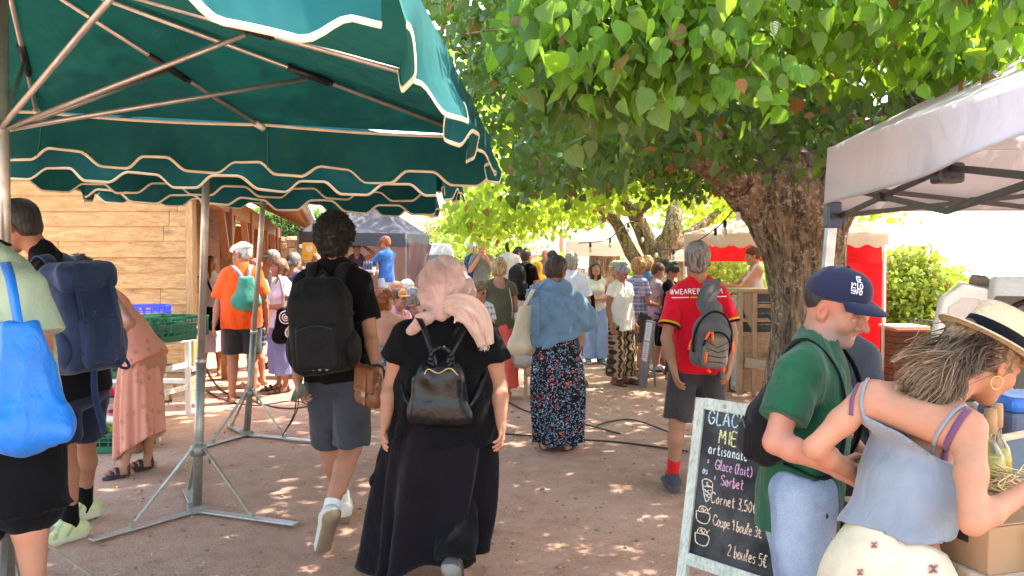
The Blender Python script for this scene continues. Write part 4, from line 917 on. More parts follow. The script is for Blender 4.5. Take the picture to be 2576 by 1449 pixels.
def parasol(label, NL, NR, FR, FL, apex, base, hub, drop, per, feet, amp=.035, seed=0):
    root = empty("market_parasol", (base[0], base[1], 0), label, "parasol", "green market parasols")
    cs = [A(*NL), A(*NR), A(*FR), A(*FL)]; apex, base, hub = A(*apex), A(*base), A(*hub)
    m = MB(); K = 14
    for i in range(4):
        a, b = cs[i], cs[(i+1) % 4]; Gd = []
        for k in range(K+1):
            t = k/K; row = []
            for j in range(K+1):
                e = a + (b-a)*j/K; p = apex*(1-t) + e*t; p[2] -= .035*math.sin(math.pi*t)*math.sin(math.pi*j/K) if t < 1 else 0; row.append(p)
            Gd.append(row)
        m.add(np.array(Gd).reshape(-1, 3), [(k*(K+1)+j, k*(K+1)+j+1, (k+1)*(K+1)+j+1, (k+1)*(K+1)+j) for k in range(K) for j in range(K+1-1)])
    canopy = m.build("canopy", GC, root, True)
    cen = sum(cs)/4; rg = np.random.default_rng(seed + 20)
    for i in range(4):
        a, b = cs[i], cs[(i+1) % 4]; L = np.linalg.norm(b-a); n = int(L/.02); t = np.linspace(0, 1, n); out = nrm(np.cross(b-a, (0, 0, 1))); 
        if np.dot(out, (a+b)/2 - cen) < 0: out = -out
        ph = rg.random(); x = (t*L/per + ph) % 1
        sc_ = np.clip(2.3*np.abs(2*x - 1) - .65, 0, 1); sc_ = sc_*sc_*(3-2*sc_)
        d = drop + amp*(2*sc_ - 1) + .015*(vnoise(t*L*2.1, t*0 + i + seed, t*0) - .5)
        rows = []; M = 9
        wav = .035*(vnoise(t*L*2.6, t*0 + 3*i + seed, t*0 + .5) - .5) + .018*np.sin(t*L*9 + seed)
        edge = a + (b-a)*t[:, None] - np.outer(.014*np.sin(math.pi*((t*3) % 1)), (0, 0, 1))
        for k in range(M):
            e = k/(M-1); rows.append(edge + np.outer(.006 + e*.02 + wav*e*e*2.2, out) - np.outer(d*e, (0, 0, 1)))
        v_ = MB().grid(np.array(rows)).build("valance", GC, root, True)
        MB().tube(rows[-1], .0085, 6, flat=(out, .22)).build("trim", TRIM, v_, True)
        MB().ribbon(edge - out*.012 - A(0, 0, .01), (0, 0, 1), .016, .003).build("hem_tape", TRIM, v_, True)
        for sx in (1/3., 2/3.):
            se = MB(); k = int(sx*(n-1)); se.ribbon(np.array([r_[k] for r_ in rows]) - out*.004, nrm(b-a), .004, .003)
            se.build("seam", plain((.03, .16, .13), .8, name="seam_thread"), v_)
    tg = []
    for i in range(4):
        a, b = cs[i], cs[(i+1) % 4]; tg.append(a)
        tg += [a + (b-a)/3, a + (b-a)*2/3] if i in (0, 2) else [(a+b)/2]
    for e in tg:
        q = apex + (e-apex)*.985 - A(0, 0, .035); st = apex - A(0, 0, .03) + (e - apex)*.02
        MB().tube([st, q], .013, 8).build("rib", STEEL, root, True)
        mid = st + (q - st)*.56; dv = nrm(q-st)
        MB().tube([mid - dv*.10, mid + dv*.12], .021, 8).tube([mid + dv*.12, mid + dv*.14], .016, 8).build("rib_joint", DARKPLAST, root, True)
        MB().tube([q - dv*.05, q + dv*.01], .019, 6).build("rib_tip", plain((.75, .72, .65), .5, name="white_plastic"), root, True)
        MB().tube([hub + nrm((e-hub)*A(1, 1, 0))*.045, mid - A(0, 0, .025)], .0125, 8).build("strut", STEEL, root, True)
    ax = nrm(apex - base)
    MB().tube([base + ax*.06, base + ax*.98], .030, 14).build("lower_pole", metal((.42, .41, .37), .5), root, True)
    MB().tube([base + ax*.98, apex], .0245, 14).tube([base + ax*.96, base + ax*1.0], .034, 14).build("upper_pole", STEEL, root, True)
    MB().lathe([(.026, -.05), (.034, -.045), (.042, -.01), (.042, .02), (.034, .03), (.026, .03)], hub, None, 14).build("hub", metal((.5, .5, .46), .45), root, True)
    MB().lathe([(.026, 0), (.045, .002), (.05, .03), (.04, .06), (.026, .06)], apex - A(0, 0, .10), None, 14).build("top_cap", DARKPLAST, root, True)
    c0 = base + ax*.42
    if feet:
        MB().lathe([(.031, -.05), (.05, -.045), (.05, .02), (.031, .03)], c0, None, 12).tube([c0 + A(.03, -.03, 0), c0 + A(.09, -.05, -.01), c0 + A(.09, -.05, -.09)], .006, 6).build("brace_collar", metal((.4, .4, .37), .5), root, True)
        for e in feet:
            e = A(*e); d = nrm((e - base)*A(1, 1, 0)); b0 = base*A(1, 1, 0) + d*.03 + A(0, 0, .022)
            MB().bar(b0, e*A(1, 1, 0) + A(0, 0, .022), .062, .012).build("foot", metal((.6, .6, .58), .42), root, False, bevel=.003)
            f_ = b0 + d*.40 + A(0, 0, .02)
            MB().bar(c0 + d*.05, f_, .022, .010, d).box(f_, (.035, .035, .04), rotz(math.atan2(d[1], d[0]))).build("brace", metal((.45, .44, .36), .5), root)
        MB().box(base*A(1, 1, 0) + A(0, 0, .035), (.11, .11, .05), rotz(.5)).build("foot_plate", metal((.35, .34, .3), .55), root, bevel=.006)
    return root
FR1, NR1 = P(1230, 342, 4.62), P(958, -205, 1.66)
FL1 = A(-3.95, 4.5, 2.53); NL1 = A(-4.0, .95, 2.90)
HUB1 = P(-3, 322, 3.55); BASE1 = A(HUB1[0] - .0, HUB1[1], 0)
PARA1 = parasol("nearest green parasol with its pole at the left edge of the photo", NL1, NR1, FR1, FL1, P(5, -117, 3.55), BASE1, HUB1, .245, .50, [BASE1 + A(math.cos(a)*.9, math.sin(a)*.9, 0) for a in (.5, 2.0, 3.6, 5.2)], seed=1)
BA = G(495, 1292); HA = P(519, 424, 5.15)
apA = HA + nrm(HA - BA)*.52
PARA2 = parasol("middle green parasol whose steel pole stands in front of the plank wall", A(-3.75, 4.72, 2.44), A(-.45, 4.80, 2.30), P(1158, 412, 6.35), P(20, 368, 5.75), apA, BA, HA, .26, .50, [G(228, 1368), G(745, 1327), G(470, 1238)], seed=2)
BB = G(620, 1098); HB = P(664, 478, 7.4)
apB = HB + nrm(HB - BB)*.5
PARA3 = parasol("farthest green parasol with leaning pole beside the man in orange", P(210, 395, 6.0), A(-.62, 6.45, 2.30), P(1082, 468, 8.3), P(238, 425, 7.55), apB, BB, HB, .27, .52, [G(480, 1138), G(792, 1115), G(578, 1075)], seed=5)
# ---------------------------------------------------------------- timber building on the left
PINE = wood((.46, .235, .075), (.70, .46, .20), .8, 'x', .6, "pine_planks"); OAK = wood((.36, .16, .07), (.50, .25, .11), 1.2, 'z', .6, "orange_timber"); OAKY = wood((.38, .17, .075), (.52, .26, .12), 1.2, 'y', .6, "orange_rafters")
STN = stone((.36, .23, .13), (.56, .40, .25), "rubble_stone"); GREYST = stone((.34, .30, .25), (.58, .52, .44), "grey_stone", 5)
def stone_wall(a, b, z0, z1, th, mat, seed=0, course=.12, name="stone_wall", L0=(.15, .42)):
    rg = np.random.default_rng(seed); a, b = A(*a), A(*b); d = nrm(b-a); L = np.linalg.norm(b-a); n = np.cross(d, (0, 0, 1)); m = MB(); z = z0
    cb_ = (a+b)/2; m.box(A(cb_[0], cb_[1], (z0+z1)/2), (L - .02, th*.82, z1-z0-.03), np.stack([d, -n, (0, 0, 1)], 1))
    while z < z1 - .02:
        h = min(course*rg.uniform(.75, 1.25), z1 - z); x = -rg.uniform(0, .2)
        while x < L:
            w = rg.uniform(*L0); x0, x1 = max(x, 0), min(x + w, L)
            if x1 - x0 > .03:
                c = a + d*(x0+x1)/2; c[2] = z + h/2; R = np.stack([d, -n, (0, 0, 1)], 1) @ rot_axis(rg.normal(size=3), rg.normal(0, .09))
                m.box(c + n*rg.uniform(-.02, .02) + A(0, 0, rg.normal(0, .12)*h), (x1-x0-.01, th + rg.uniform(-.04, .04), h*rg.uniform(.7, 1.15)), R, rg.uniform(.8, 1.))
            x += w
        z += h
    return m
def planks(m, a, b, z0, z1, h, th, rg, gap=.004, L=(1.2, 2.6), lap=.0):
    a, b = A(*a), A(*b); d = nrm(b-a); D = np.linalg.norm(b-a); n = np.cross(d, (0, 0, 1)); z = z0
    while z < z1 - .01:
        hh = min(h*rg.uniform(.94, 1.06), z1-z); x = -rg.uniform(0, 1.2)
        while x < D:
            w = rg.uniform(*L); x0, x1 = max(x, 0), min(x+w, D)
            if x1 - x0 > .02:
                c = a + d*(x0+x1)/2; c[2] = z + hh/2; R = np.stack([d, -n, (0, 0, 1)], 1) @ rot_axis((1, 0, 0), -.09)
                m.box(c + n*rg.uniform(-.003, .003), (x1-x0-.004, th, hh-gap+.010), R)
            x += w
        z += hh
    return m
BY = 9.45; bx1 = XU(490, BY)
bld = empty("timber_building", (bx1 - 3, BY, 0), "golden plank building with an open timber gallery and orange rafters", "building")
rg = np.random.default_rng(3)
ztop = 2.95
planks(MB(), (bx1 - 6, BY, 0), (bx1 - .06, BY, 0), .42, ztop, .183, .03, rg).build("plank_wall", PINE, bld, bevel=.004)
MB().box((bx1 - 3.05, BY + .09, 1.6), (6, .1, 2.9)).build("wall_backing", plain((.08, .045, .02), .9, name="gap_shade"), bld)  # dark sheet behind the boards: shade of the plank gaps put into its colour
MB().box((bx1 - .03, BY - .02, 1.68), (.085, .13, 2.55)).build("corner_post", wood((.48, .27, .11), (.62, .40, .18), 1., 'z', .6, "post_wood"), bld, bevel=.005)
stone_wall((bx1 - 6, BY - .06, 0), (bx1 + .02, BY - .06, 0), 0, .34, .28, STN, 3, .11).build("stone_plinth", STN, bld, bevel=.02)
MB().box((bx1 - 3, BY - .07, .375), (6.1, .32, .05)).build("plinth_ledge", plain((.33, .32, .31), .85, name="zinc_flashing"), bld, bevel=.008)
MB().box((XU(460, BY-.1), BY - .12, 2.44), (.16, .14, .17)).build("beam_end", plain((.22, .11, .06), .7, name="stained_beam"), bld, bevel=.01)
# gallery running away behind the corner
g0, g1 = A(bx1 + .12, BY + .1, 0), A(-6.3, 21.5, 0); gd = nrm(g1 - g0); gl = np.linalg.norm(g1-g0); gn = A(gd[1], -gd[0], 0)
for k, dd in enumerate((1.6, 4.4, 7.6, 10.8)):
    p = g0 + gd*dd + gn*.02
    pl = MB().box(p + A(0, 0, 1.25), (.17, .17, 2.5), rotz(math.atan2(gd[1], gd[0]))).build("post", OAK, bld, bevel=.006)
    for sg in (-1, 1): MB().bar(p + A(0, 0, 1.65), p + gd*sg*.7 + A(0, 0, 2.35), .10, .10, gn).build("post_brace", OAK, pl)
MB().bar(g0 + A(0, 0, 2.44) - gd*.1, g0 + gd*gl + A(0, 0, 2.44), .14, .26).build("gallery_beam", OAKY, bld, bevel=.006)
m = MB(); nr = 26
for k in range(nr):
    p = g0 + gd*(k*gl/nr + .1); m.bar(p + A(0, 0, 2.5) + gn*.85 + A(0, 0, .03), p - gn*2.4 + A(0, 0, 4.1), .075, .14, gd)
m.build("rafters", OAKY, bld)
m = MB()
for k in range(14):
    o_ = .82 - k*.235; zz = 2.62 + (.85 - o_)*.475
    m.bar(g0 + gn*o_ + A(0, 0, zz) - gd*.2, g0 + gd*gl + gn*o_ + A(0, 0, zz), .22, .02)
m.build("roof_boards", wood((.42, .19, .09), (.55, .28, .13), 1., 'y', .65, "soffit_boards"), bld)
MB().grid([[g0 + gn*.95 + A(0, 0, 2.66) - gd*.3, g1 + gn*.95 + A(0, 0, 2.66)], [g0 - gn*2.6 + A(0, 0, 4.35) - gd*.3, g1 - gn*2.6 + A(0, 0, 4.35)]]).build("roof", tiles_m(), bld)
m = MB(); a = np.linspace(math.pi, 2*math.pi, 9); Gd = [[p + gn*(.97 + .075*math.cos(t)) + A(0, 0, 2.66 + .075*math.sin(t)) for t in a] for p in (g0 + gd*x for x in np.linspace(-.3, gl, 60))]
m.grid(Gd); gut = m.build("gutter", metal((.72, .72, .70), .4, "zinc"), bld, True); sd = gut.modifiers.new("thick", 'SOLIDIFY'); sd.thickness = .004
m = MB()
for x in np.linspace(0, gl, 22): m.tube([g0 + gd*x + gn*(.97 + .08*math.cos(t)) + A(0, 0, 2.66 + .08*math.sin(t)) for t in a], .008, 5)
m.build("gutter_brackets", metal((.6, .6, .58), .4), gut, True)
e_ = g1 + gn*.97; MB().tube([e_ + A(0, 0, 2.6), e_ + A(.0, 0, 2.35) - gn*.0, e_ + A(0, 0, .2)], .06, 10).build("downpipe", metal((.72, .72, .70), .4, "zinc"), bld, True)
planks(MB(), g1 - gn*1.3, g1 + gn*.1, 0, 2.6, .2, .03, rg).build("end_wall", OAKY, bld)
planks(MB(), g0 - gn*1.15 + gd*.3, g0 + gd*gl - gn*1.15, 0, 3.4, .2, .03, rg, L=(2, 4)).build("inner_wall", wood((.42, .18, .07), (.56, .28, .12), 1., 'y', .65, "inner_planks"), bld)
MB().grid([[g0 - gn*1.05 + gd*x + A(0, 0, z) + gn*(.05 + .04*math.sin(x*14)) for x in np.linspace(.5, 2.4, 40)] for z in np.linspace(1.2, 2.2, 4)]).build("hanging_fabric", pattern('floral', (.10, .04, .32), (.55, .12, .42), (.7, .3, .5), 14, name="purple_print"), bld, True)
# stone walls, hedge, chimney and house behind
sw = stone_wall((-6.6, 21.9, 0), (-5.2, 22.3, 0), 0, 2.35, .5, GREYST, 5, .2, L0=(.2, .5)).build("stone_wall", stone((.42, .30, .18), (.62, .48, .32), "sandstone", 5), None, bevel=.03)
tag(sw, "sunlit ochre stone wall at the end of the timber gallery", "wall")
sw = stone_wall((-6.3, 24.6, 0), (-2.2, 24.6, 0), 0, 2.32, .5, GREYST, 6, .17, L0=(.2, .5)).build("stone_wall", GREYST, None, bevel=.03)
tag(sw, "grey dry stone wall below the hedge, behind the grey tent", "wall")
sw = stone_wall((-1.6, 27, 0), (3.4, 27, 0), 0, 1.5, .4, GREYST, 16, .17, L0=(.2, .5)).build("stone_wall", GREYST, None, bevel=.03)
tag(sw, "low stone wall behind the bushes at the back of the square", "wall")
def house(loc, w, d, h, rh, rz, label, chim=True, wallc=(.55, .5, .44)):
    hs = empty("house", loc, label, "house"); R = rotz(rz); T = lambda *p: A(*loc) + R @ A(*p)
    MB().box(T(0, 0, h/2), (w, d, h), R).build("wall", stone(mulc(wallc, .85), wallc, "render", 2, False), hs)
    m = MB()
    for sg in (-1, 1):
        Gd = [[T(x, sg*(d/2 + .35)*(1-t), h - .12 + t*(rh + .12) ) for x in np.linspace(-w/2 - .25, w/2 + .25, 2)] for t in (0, 1)]; m.grid(Gd)
    ro = m.build("roof", tiles_m(), hs); sd = ro.modifiers.new("thick", 'SOLIDIFY'); sd.thickness = .12
    g = MB()
    for sg in (-1, 1): g.add([T(sg*w/2, -d/2, h), T(sg*w/2, d/2, h), T(sg*w/2, 0, h+rh)], [(0, 1, 2)])
    g.build("gable", stone(mulc(wallc, .85), wallc, "render", 2, False), hs)
    if chim: MB().box(T(w*.3, 0, h+rh+.3), (.6, .6, 1.2), R).box(T(w*.3, 0, h+rh+.95), (.7, .7, .12), R).build("chimney", plain((.5, .36, .28), .9, name="chimney_brick"), ro)
    for x in (-w*.25, w*.2): wd_ = MB().box(T(x, -d/2 - .02, h*.55), (1., .08, 1.2), R).build("window", plain((.06, .07, .08), .15, name="window_glass"), hs); MB().box(T(x - .75, -d/2 - .05, h*.55), (.5, .05, 1.25), R).box(T(x + .75, -d/2 - .05, h*.55), (.5, .05, 1.25), R).build("shutter", plain((.35, .38, .36), .7, name="shutter_paint"), wd_)
    return hs
house((XU(1195, 44), 44, 0), 9, 8, 2.2, 2.3, -.1, "low house with pale tiled roof behind the green bushes")
house((XU(820, 46)-1.75, 46, 0), 6.5, 7, 2.4, 1.5, .3, "house with a chimney behind the clipped hedge")
house((XU(1800, 40), 40, -1.5), 9, 7, 2.6, 1.5, -.3, "low house with brown roof seen between the red stall and the tree", False, (.62, .45, .34))
# ---------------------------------------------------------------- trees
LEAF_T = np.array([(0, 0, 0), (-.30, .02, 0), (-.47, .26, 0), (-.40, .55, 0), (-.17, .82, 0), (0, 1.05, 0), (.17, .82, 0), (.40, .55, 0), (.47, .26, 0), (.30, .02, 0)])
def leaves(C, tip, nor, L, curl=.24):
    """heart shaped leaves: C stalk points, tip directions, normals, lengths"""
    n = len(C); tip = tip/np.linalg.norm(tip, axis=1)[:, None]; sd = np.cross(tip, nor); sd /= np.linalg.norm(sd, axis=1)[:, None] + 1e-9; nn = np.cross(sd, tip)
    T = LEAF_T; x, y = T[:, 0][None, :, None], T[:, 1][None, :, None]; r = RNG.normal(0, 1, (n, 1, 1))
    curl = curl*np.exp(RNG.normal(0, .5, (n, 1, 1))); bend = curl*(np.abs(x)*.9*(1 + .4*r) - y*y*.35*(1 + .6*r)) + .04*RNG.normal(0, 1, (n, len(T), 1))*(np.abs(x) > .1)
    x = x*RNG.uniform(.72, 1.12, (n, 1, 1)) + .06*RNG.normal(0, 1, (n, 1, 1))*y*(1.05 - y)
    V = C[:, None] + L[:, None, None]*(x*sd[:, None] + y*tip[:, None] + bend*nn[:, None])
    b = np.arange(n)[:, None]*10
    F = np.vstack([b + np.array([[0, 1, 2, 3, 4, 5]]), b + np.array([[0, 5, 6, 7, 8, 9]])])
    return V.reshape(-1, 3), F
LEAF_C = np.stack([LEAF_T[:, 0] + .5, LEAF_T[:, 1], LEAF_T[:, 0]*0], 1)
def leaf_obj(name, V, F, mat, par): return obj(name, V, F, mat, par, True, np.tile(LEAF_C, (len(V)//10, 1)))
def spray(pts, per, spread, L, lj=.3, hang=.8, drop=.12):
    """clumps of leaves hanging about twig points"""
    n = len(pts)*per; C = np.repeat(pts, per, 0) + RNG.normal(0, spread, (n, 3))*A(1, 1, .8) - A(0, 0, 1)*(RNG.random((n, 1))*drop)
    tip = RNG.normal(0, .55, (n, 3)) + A(0, 0, -hang*1.2); nor = RNG.normal(0, 1, (n, 3)); nor[:, 2] *= .8
    return leaves(C, tip, nor, L*np.clip(np.exp(RNG.normal(0, lj, n)), .4, 1.4))
def tree_wood(root, name, limbs, vox=.03, amp=.03, mat=None):
    S = Solid()
    for pts, rad in limbs:
        p = spline(pts, 5); r = np.interp(np.linspace(0, 1, len(p)), np.linspace(0, 1, len(rad)), rad)
        for i in range(len(p)-1): S.cap(p[i], p[i+1], r[i], r[i+1], k=.05 if r[i] > .05 else .02)
    def dsp(x, y, z):
        a = vnoise(x*9, y*9, z*2.2); b = vnoise(x*3, y*3, z*1.1 + 7); c = vnoise(x*24, y*24, z*7); return (amp*(1.1*np.abs(2*a-1) - .5) + amp*1.3*(b-.5) + amp*.5*(c-.5)).astype(np.float32)
    V, F = S.mesh(vox, dsp); return obj(name, V, F, mat or bark(), root, True)
LEAF1 = leafm(); LEAF2 = leafm((.07, .19, .012), (.31, .52, .022), "sunlit_tone_leaf", tw=.52); LEAF3 = leafm((.05, .12, .02), (.2, .34, .03), "shade_leaf")  # fringe leaf is a brighter copy of the crown leaf, sunlight put into its colour
LEAF4 = leafm((.12, .24, .02), (.60, .80, .06), "backlit_tone_leaf", tw=.62)  # second linden's leaves: backlit brightness put into the colour
# the big linden
TX, TY = XU(2018, 7.0), 7.0
lin = empty("linden_tree", (TX, TY, 0), "big old linden with thick mottled trunk beside the tent pole, leaves overhead", "tree")
q = lambda u, v, y=7.0: P(u, v, y)
tree_wood(lin, "trunk", [([A(TX+.02, TY, -.1), A(TX+.02, TY, .35), q(2032, 800), q(2026, 700), q(2015, 600), q(1998, 520), q(1990, 470)], [.44, .34, .285, .29, .335, .39, .34]),
    ([q(2060, 560), q(2095, 480), q(2100, 400, 7.2), q(2120, 250, 7.3)], [.22, .20, .17, .13])], .028, .035)
tree_wood(lin, "limb", [([q(1975, 530), q(1900, 480), q(1830, 430, 6.8), q(1740, 375, 6.5), q(1640, 310, 6.1), q(1540, 240, 5.8)], [.30, .22, .15, .12, .09, .05])], .02, .016)
tree_wood(lin, "limb", [([q(1990, 500), q(1960, 420, 7.1), q(1950, 320, 7.2), q(1900, 180, 7.), q(1800, 40, 6.6)], [.34, .26, .2, .15, .1])], .024, .02)
tree_wood(lin, "limb", [([q(2060, 500), q(2140, 420, 6.7), q(2240, 330, 6.2), q(2330, 220, 5.6), q(2380, 100, 5.)], [.3, .2, .15, .12, .08])], .024, .02)
tree_wood(lin, "limb", [([A(2.5, 6.9, 2.9), A(2.2, 5.8, 3.3), A(1.9, 4.6, 3.35), A(1.5, 3.4, 3.1)], [.14, .11, .07, .03])], .02, .01)
cx, cy, rx, ry = 2.5, 6.25, 4.4, 4.55
def crown_ok(p):
    x, y, z = p.T; rho = np.hypot((x-cx)/rx, (y-cy)/ry)
    zb = np.maximum(2.26, 1.66 + .104*y) + .34*(vnoise(x*.9, y*.9, x*0) - .40); zt = 2.9 + 4.2*np.sqrt(np.clip(1 - rho**2, 0, 1))
    zb = zb + .16*np.clip((4.2 - y), 0, 2)*0 + .55*np.exp(-((x-TX)**2 + (y-TY+.3)**2)/.7)
    ok = (rho < 1) & (z > zb) & (z < zt)
    ok &= ~((x < .02) & (y < 9.4) & (z < 3.15)); ok &= x > -.098*y + .055*y*np.clip((2.75 - z)/.5, 0, 1); ok &= ~((x > .75) & (y < 4.5) & (z < 2.62)); ok &= ~((y < 2.35)) & (y > 2.75 + (z - 2.35)*.62); ok &= ~((y < 2.9) & (z < 2.08 + .4*(x < .15)))
    return ok, rho, zb, zt
p = np.stack([RNG.uniform(cx-rx, cx+rx, 60000), RNG.uniform(cy-ry, cy+ry, 60000), 1.95 + 5.3*RNG.random(60000)**2.6], 1)
ok, rho, zb, zt = crown_ok(p); cl = vnoise(p[:, 0]*2.2, p[:, 1]*2.2, p[:, 2]*2.2)
w = np.exp(-(p[:, 2]-zb)*1.2) + .16 + .5*(rho > .82)
sel = ok & (cl > .36) & (RNG.random(len(p)) < w*.62)
p = p[sel]; vis = np.abs(p[:, 0]) < .80*p[:, 1] + 1.2
V, F = spray(p[vis], 8, .09, .071, .32)
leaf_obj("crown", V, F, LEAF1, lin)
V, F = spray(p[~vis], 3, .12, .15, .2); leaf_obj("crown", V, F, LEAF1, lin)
n = 5600; a = RNG.random(n)*6.283; r = RNG.random(n)**.5; pt = np.stack([cx + rx*r*np.cos(a), cy + ry*r*np.sin(a), 3.6 + 3.1*np.sqrt(1 - r*r) + RNG.normal(0, .35, n)], 1); pt = pt[(pt[:, 0] > -.098*pt[:, 1]) & (pt[:, 1] > 2.75 + (pt[:, 2] - 2.35)*.62)]; V, F = spray(pt, 2, .15, .20, .2, .4); leaf_obj("crown", V, F, LEAF1, lin)  # oversized top leaves out of view, added to thicken the crown's shade
# the sunlit fringe nearest the camera, hanging low at the top of the picture
N = 1900; y = 2.6 + 1.7*RNG.random(N)**1.2; u = RNG.uniform(1330, 2700, N); vt = RNG.uniform(-260, 205, N) - 70*np.exp(-((u-1480)/120)**2) + 0*y
pts = np.array([P(a, b, c) for a, b, c in zip(u, vt, y)]); 
okk = ~((pts[:, 0] > .9) & (pts[:, 2] < 2.45)) & (vnoise(pts[:, 0]*3, pts[:, 1]*3, pts[:, 2]*3) > .40)
pts = pts[okk]
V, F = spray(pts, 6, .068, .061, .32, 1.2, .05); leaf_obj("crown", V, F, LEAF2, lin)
m = MB()
for k in range(46):
    a = pts[RNG.integers(len(pts))]; b = a + A(RNG.normal(.3, .25), RNG.uniform(.3, .9), RNG.uniform(.2, .6)); m.tube(spline([a, (a+b)/2 + RNG.normal(0, .05, 3), b], 4), np.linspace(.003, .009, 9), 5)
pv = p[vis]
for k in range(260):
    a = pv[RNG.integers(len(pv))]; b = A(TX, TY, 2.8)*.35 + a*.65 + RNG.normal(0, .12, 3) + A(0, 0, .3); m.tube(spline([a - A(0, 0, .1), (a+b)/2 + RNG.normal(0, .06, 3), b], 4), np.linspace(.003, .012, 9), 5)
m.build("twig", bark(), lin, True)["kind"] = "stuff"
def small_tree(label, base, limbs, mat, cfun, n, L, per=5, name="linden_tree", spread=.14, group=None):
    r = empty(name, base, label, "tree", group); 
    if limbs:
        tree_wood(r, "trunk", limbs[:1], .03, .025)
        for l_ in limbs[1:]: tree_wood(r, "limb", [l_], .022, .012)
    p = cfun(n); V, F = spray(p, per, spread, L, .25); leaf_obj("crown", V, F, mat, r); return r
# second linden, further along the square
B2 = A(XU(1652, 13), 13, 0)
def c2(n):
    p = np.stack([RNG.uniform(-4.1, 4.4, n*6), RNG.uniform(-3.8, 3.2, n*6), 5*RNG.random(n*6)**1.5], 1); c = A(1.6, 13, 0)
    rho = np.hypot(p[:, 0]/4.3, p[:, 1]/4.); zb = 2.25 + .5*(vnoise(p[:, 0]*1.2, p[:, 1]*1.2, p[:, 0]*0) - .5) + .55*np.exp(-(p[:, 0]-.9)**2/1.6); z = p[:, 2] + zb
    ok = (rho < 1) & (z < 2.9 + 3.6*np.sqrt(np.clip(1-rho**2, 0, 1))) & (vnoise(p[:, 0]*1.7, p[:, 1]*1.7, z*1.7) > .42) & (RNG.random(len(p)) < np.exp(-p[:, 2]*.75) + .1)
    p[:, 2] = z; p = p + c; ok &= p[:, 0] > -.072*p[:, 1]; return p[ok][:n]
q = lambda u, v, y=13.: P(u, v, y)
small_tree("smaller sunlit linden with forked trunk in front of the white marquee", tuple(B2), [
    ([A(B2[0], 13, -.1), A(B2[0]-.03, 13, .9), q(1650, 700), q(1655, 655), q(1672, 610)], [.30, .23, .22, .22, .15]),
    ([q(1640, 690), q(1600, 655), q(1575, 610), q(1550, 560), q(1505, 522, 12.6), q(1440, 505, 12.2)], [.12, .10, .085, .07, .06, .03]),
    ([q(1655, 650), q(1625, 600), q(1600, 545), q(1565, 500, 12.7)], [.17, .13, .11, .08]), ([q(1668, 640), q(1690, 580), q(1700, 510, 13.3), q(1712, 440, 13.5)], [.16, .13, .11, .08]),
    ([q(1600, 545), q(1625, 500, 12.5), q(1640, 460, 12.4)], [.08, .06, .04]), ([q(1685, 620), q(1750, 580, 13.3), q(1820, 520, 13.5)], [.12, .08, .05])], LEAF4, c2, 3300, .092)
B3 = A(XU(1520, 19.5), 19.5, -.2)
def blob(c, r, lo=0., thr=.42, fq=1.5, edge=.0):
    def f(n):
        p = RNG.normal(0, 1, (n*4, 3)); p /= np.linalg.norm(p, axis=1)[:, None]; p *= RNG.random((n*4, 1))**.45
        p = A(*c) + p*A(*r); ok = (p[:, 2] > lo) & (vnoise(p[:, 0]*fq, p[:, 1]*fq, p[:, 2]*fq) > thr); return p[ok][:n]
    return f
small_tree("thick plane trunk under the white marquee roof", tuple(B3), [([B3, B3 + A(0, 0, 1.5), B3 + A(.05, 0, 2.6), B3 + A(.1, 0, 4.5)], [.45, .37, .36, .3])], LEAF2, blob((XU(1520, 19.5), 19.5, 6.2), (4.2, 3.5, 2.6), 3.4), 2200, .15, name="plane_tree")
def bush(label, c, r, n, L, mat, name="bush", lo=.05, cat="bush", group=None, thr=.40, fq=1.6, stems=True):
    b = empty(name, (c[0], c[1], 0), label, cat, group); V, F = spray(blob(c, r, lo, thr, fq)(n), 4, L*1.4, L, .25, .3); leaf_obj("foliage", V, F, mat, b)
    if stems:
        m = MB()
        for k in range(9): m.tube([A(c[0], c[1], 0) + RNG.normal(0, .1, 3)*A(1, 1, 0), A(*c) + RNG.normal(0, .35, 3)*A(*r)], [.03, .012], 6)
        m.build("stem", bark(), b, True)
    return b
YEL = leafm((.15, .26, .03), (.55, .66, .08), "bright_leaf"); OCH = leafm((.30, .24, .07), (.5, .42, .10), "ochre_leaf"); HEDGE = leafm((.075, .17, .03), (.25, .42, .05), "hedge_leaf")
bush("tall bright green bush between the grey tent and the tiled house", (XU(1150, 24), 24, 1.3), (1.4, 1.3, 1.5), 1500, .10, YEL)
bush("broad yellow green bush behind the group of standing men", (XU(1230, 25), 25, 1.1), (1.5, 1.2, 1.3), 1500, .10, YEL)
bush("low light green bush left of the white marquee", (XU(1330, 25), 25, 1.2), (1.3, 1.2, 1.2), 1300, .10, LEAF2)
bush("ochre shrub with dry leaves rising behind the right end of the grey tent", (XU(1070, 26), 26, 2.0), (1.0, 1., 1.5), 1300, .09, OCH)
bush("sunlit green tree top between the marquee and the red stall", (XU(1760, 30), 30, 1.5), (3., 2., 2.4), 1500, .15, LEAF2)
bush("bright bush seen behind the honey stall", (XU(1850, 21), 21, .8), (1.8, 1.2, 1.1), 1400, .10, YEL)
bush("sunlit bush between the red stall and the white van", (XU(2300, 13), 13, .75), (.62, .7, 1.25), 1900, .085, YEL, thr=.3)
bush("lower bush right of the red stall beside the van roof", (XU(2385, 13.5), 13.5, .6), (.42, .5, .95), 900, .08, LEAF2, thr=.3)
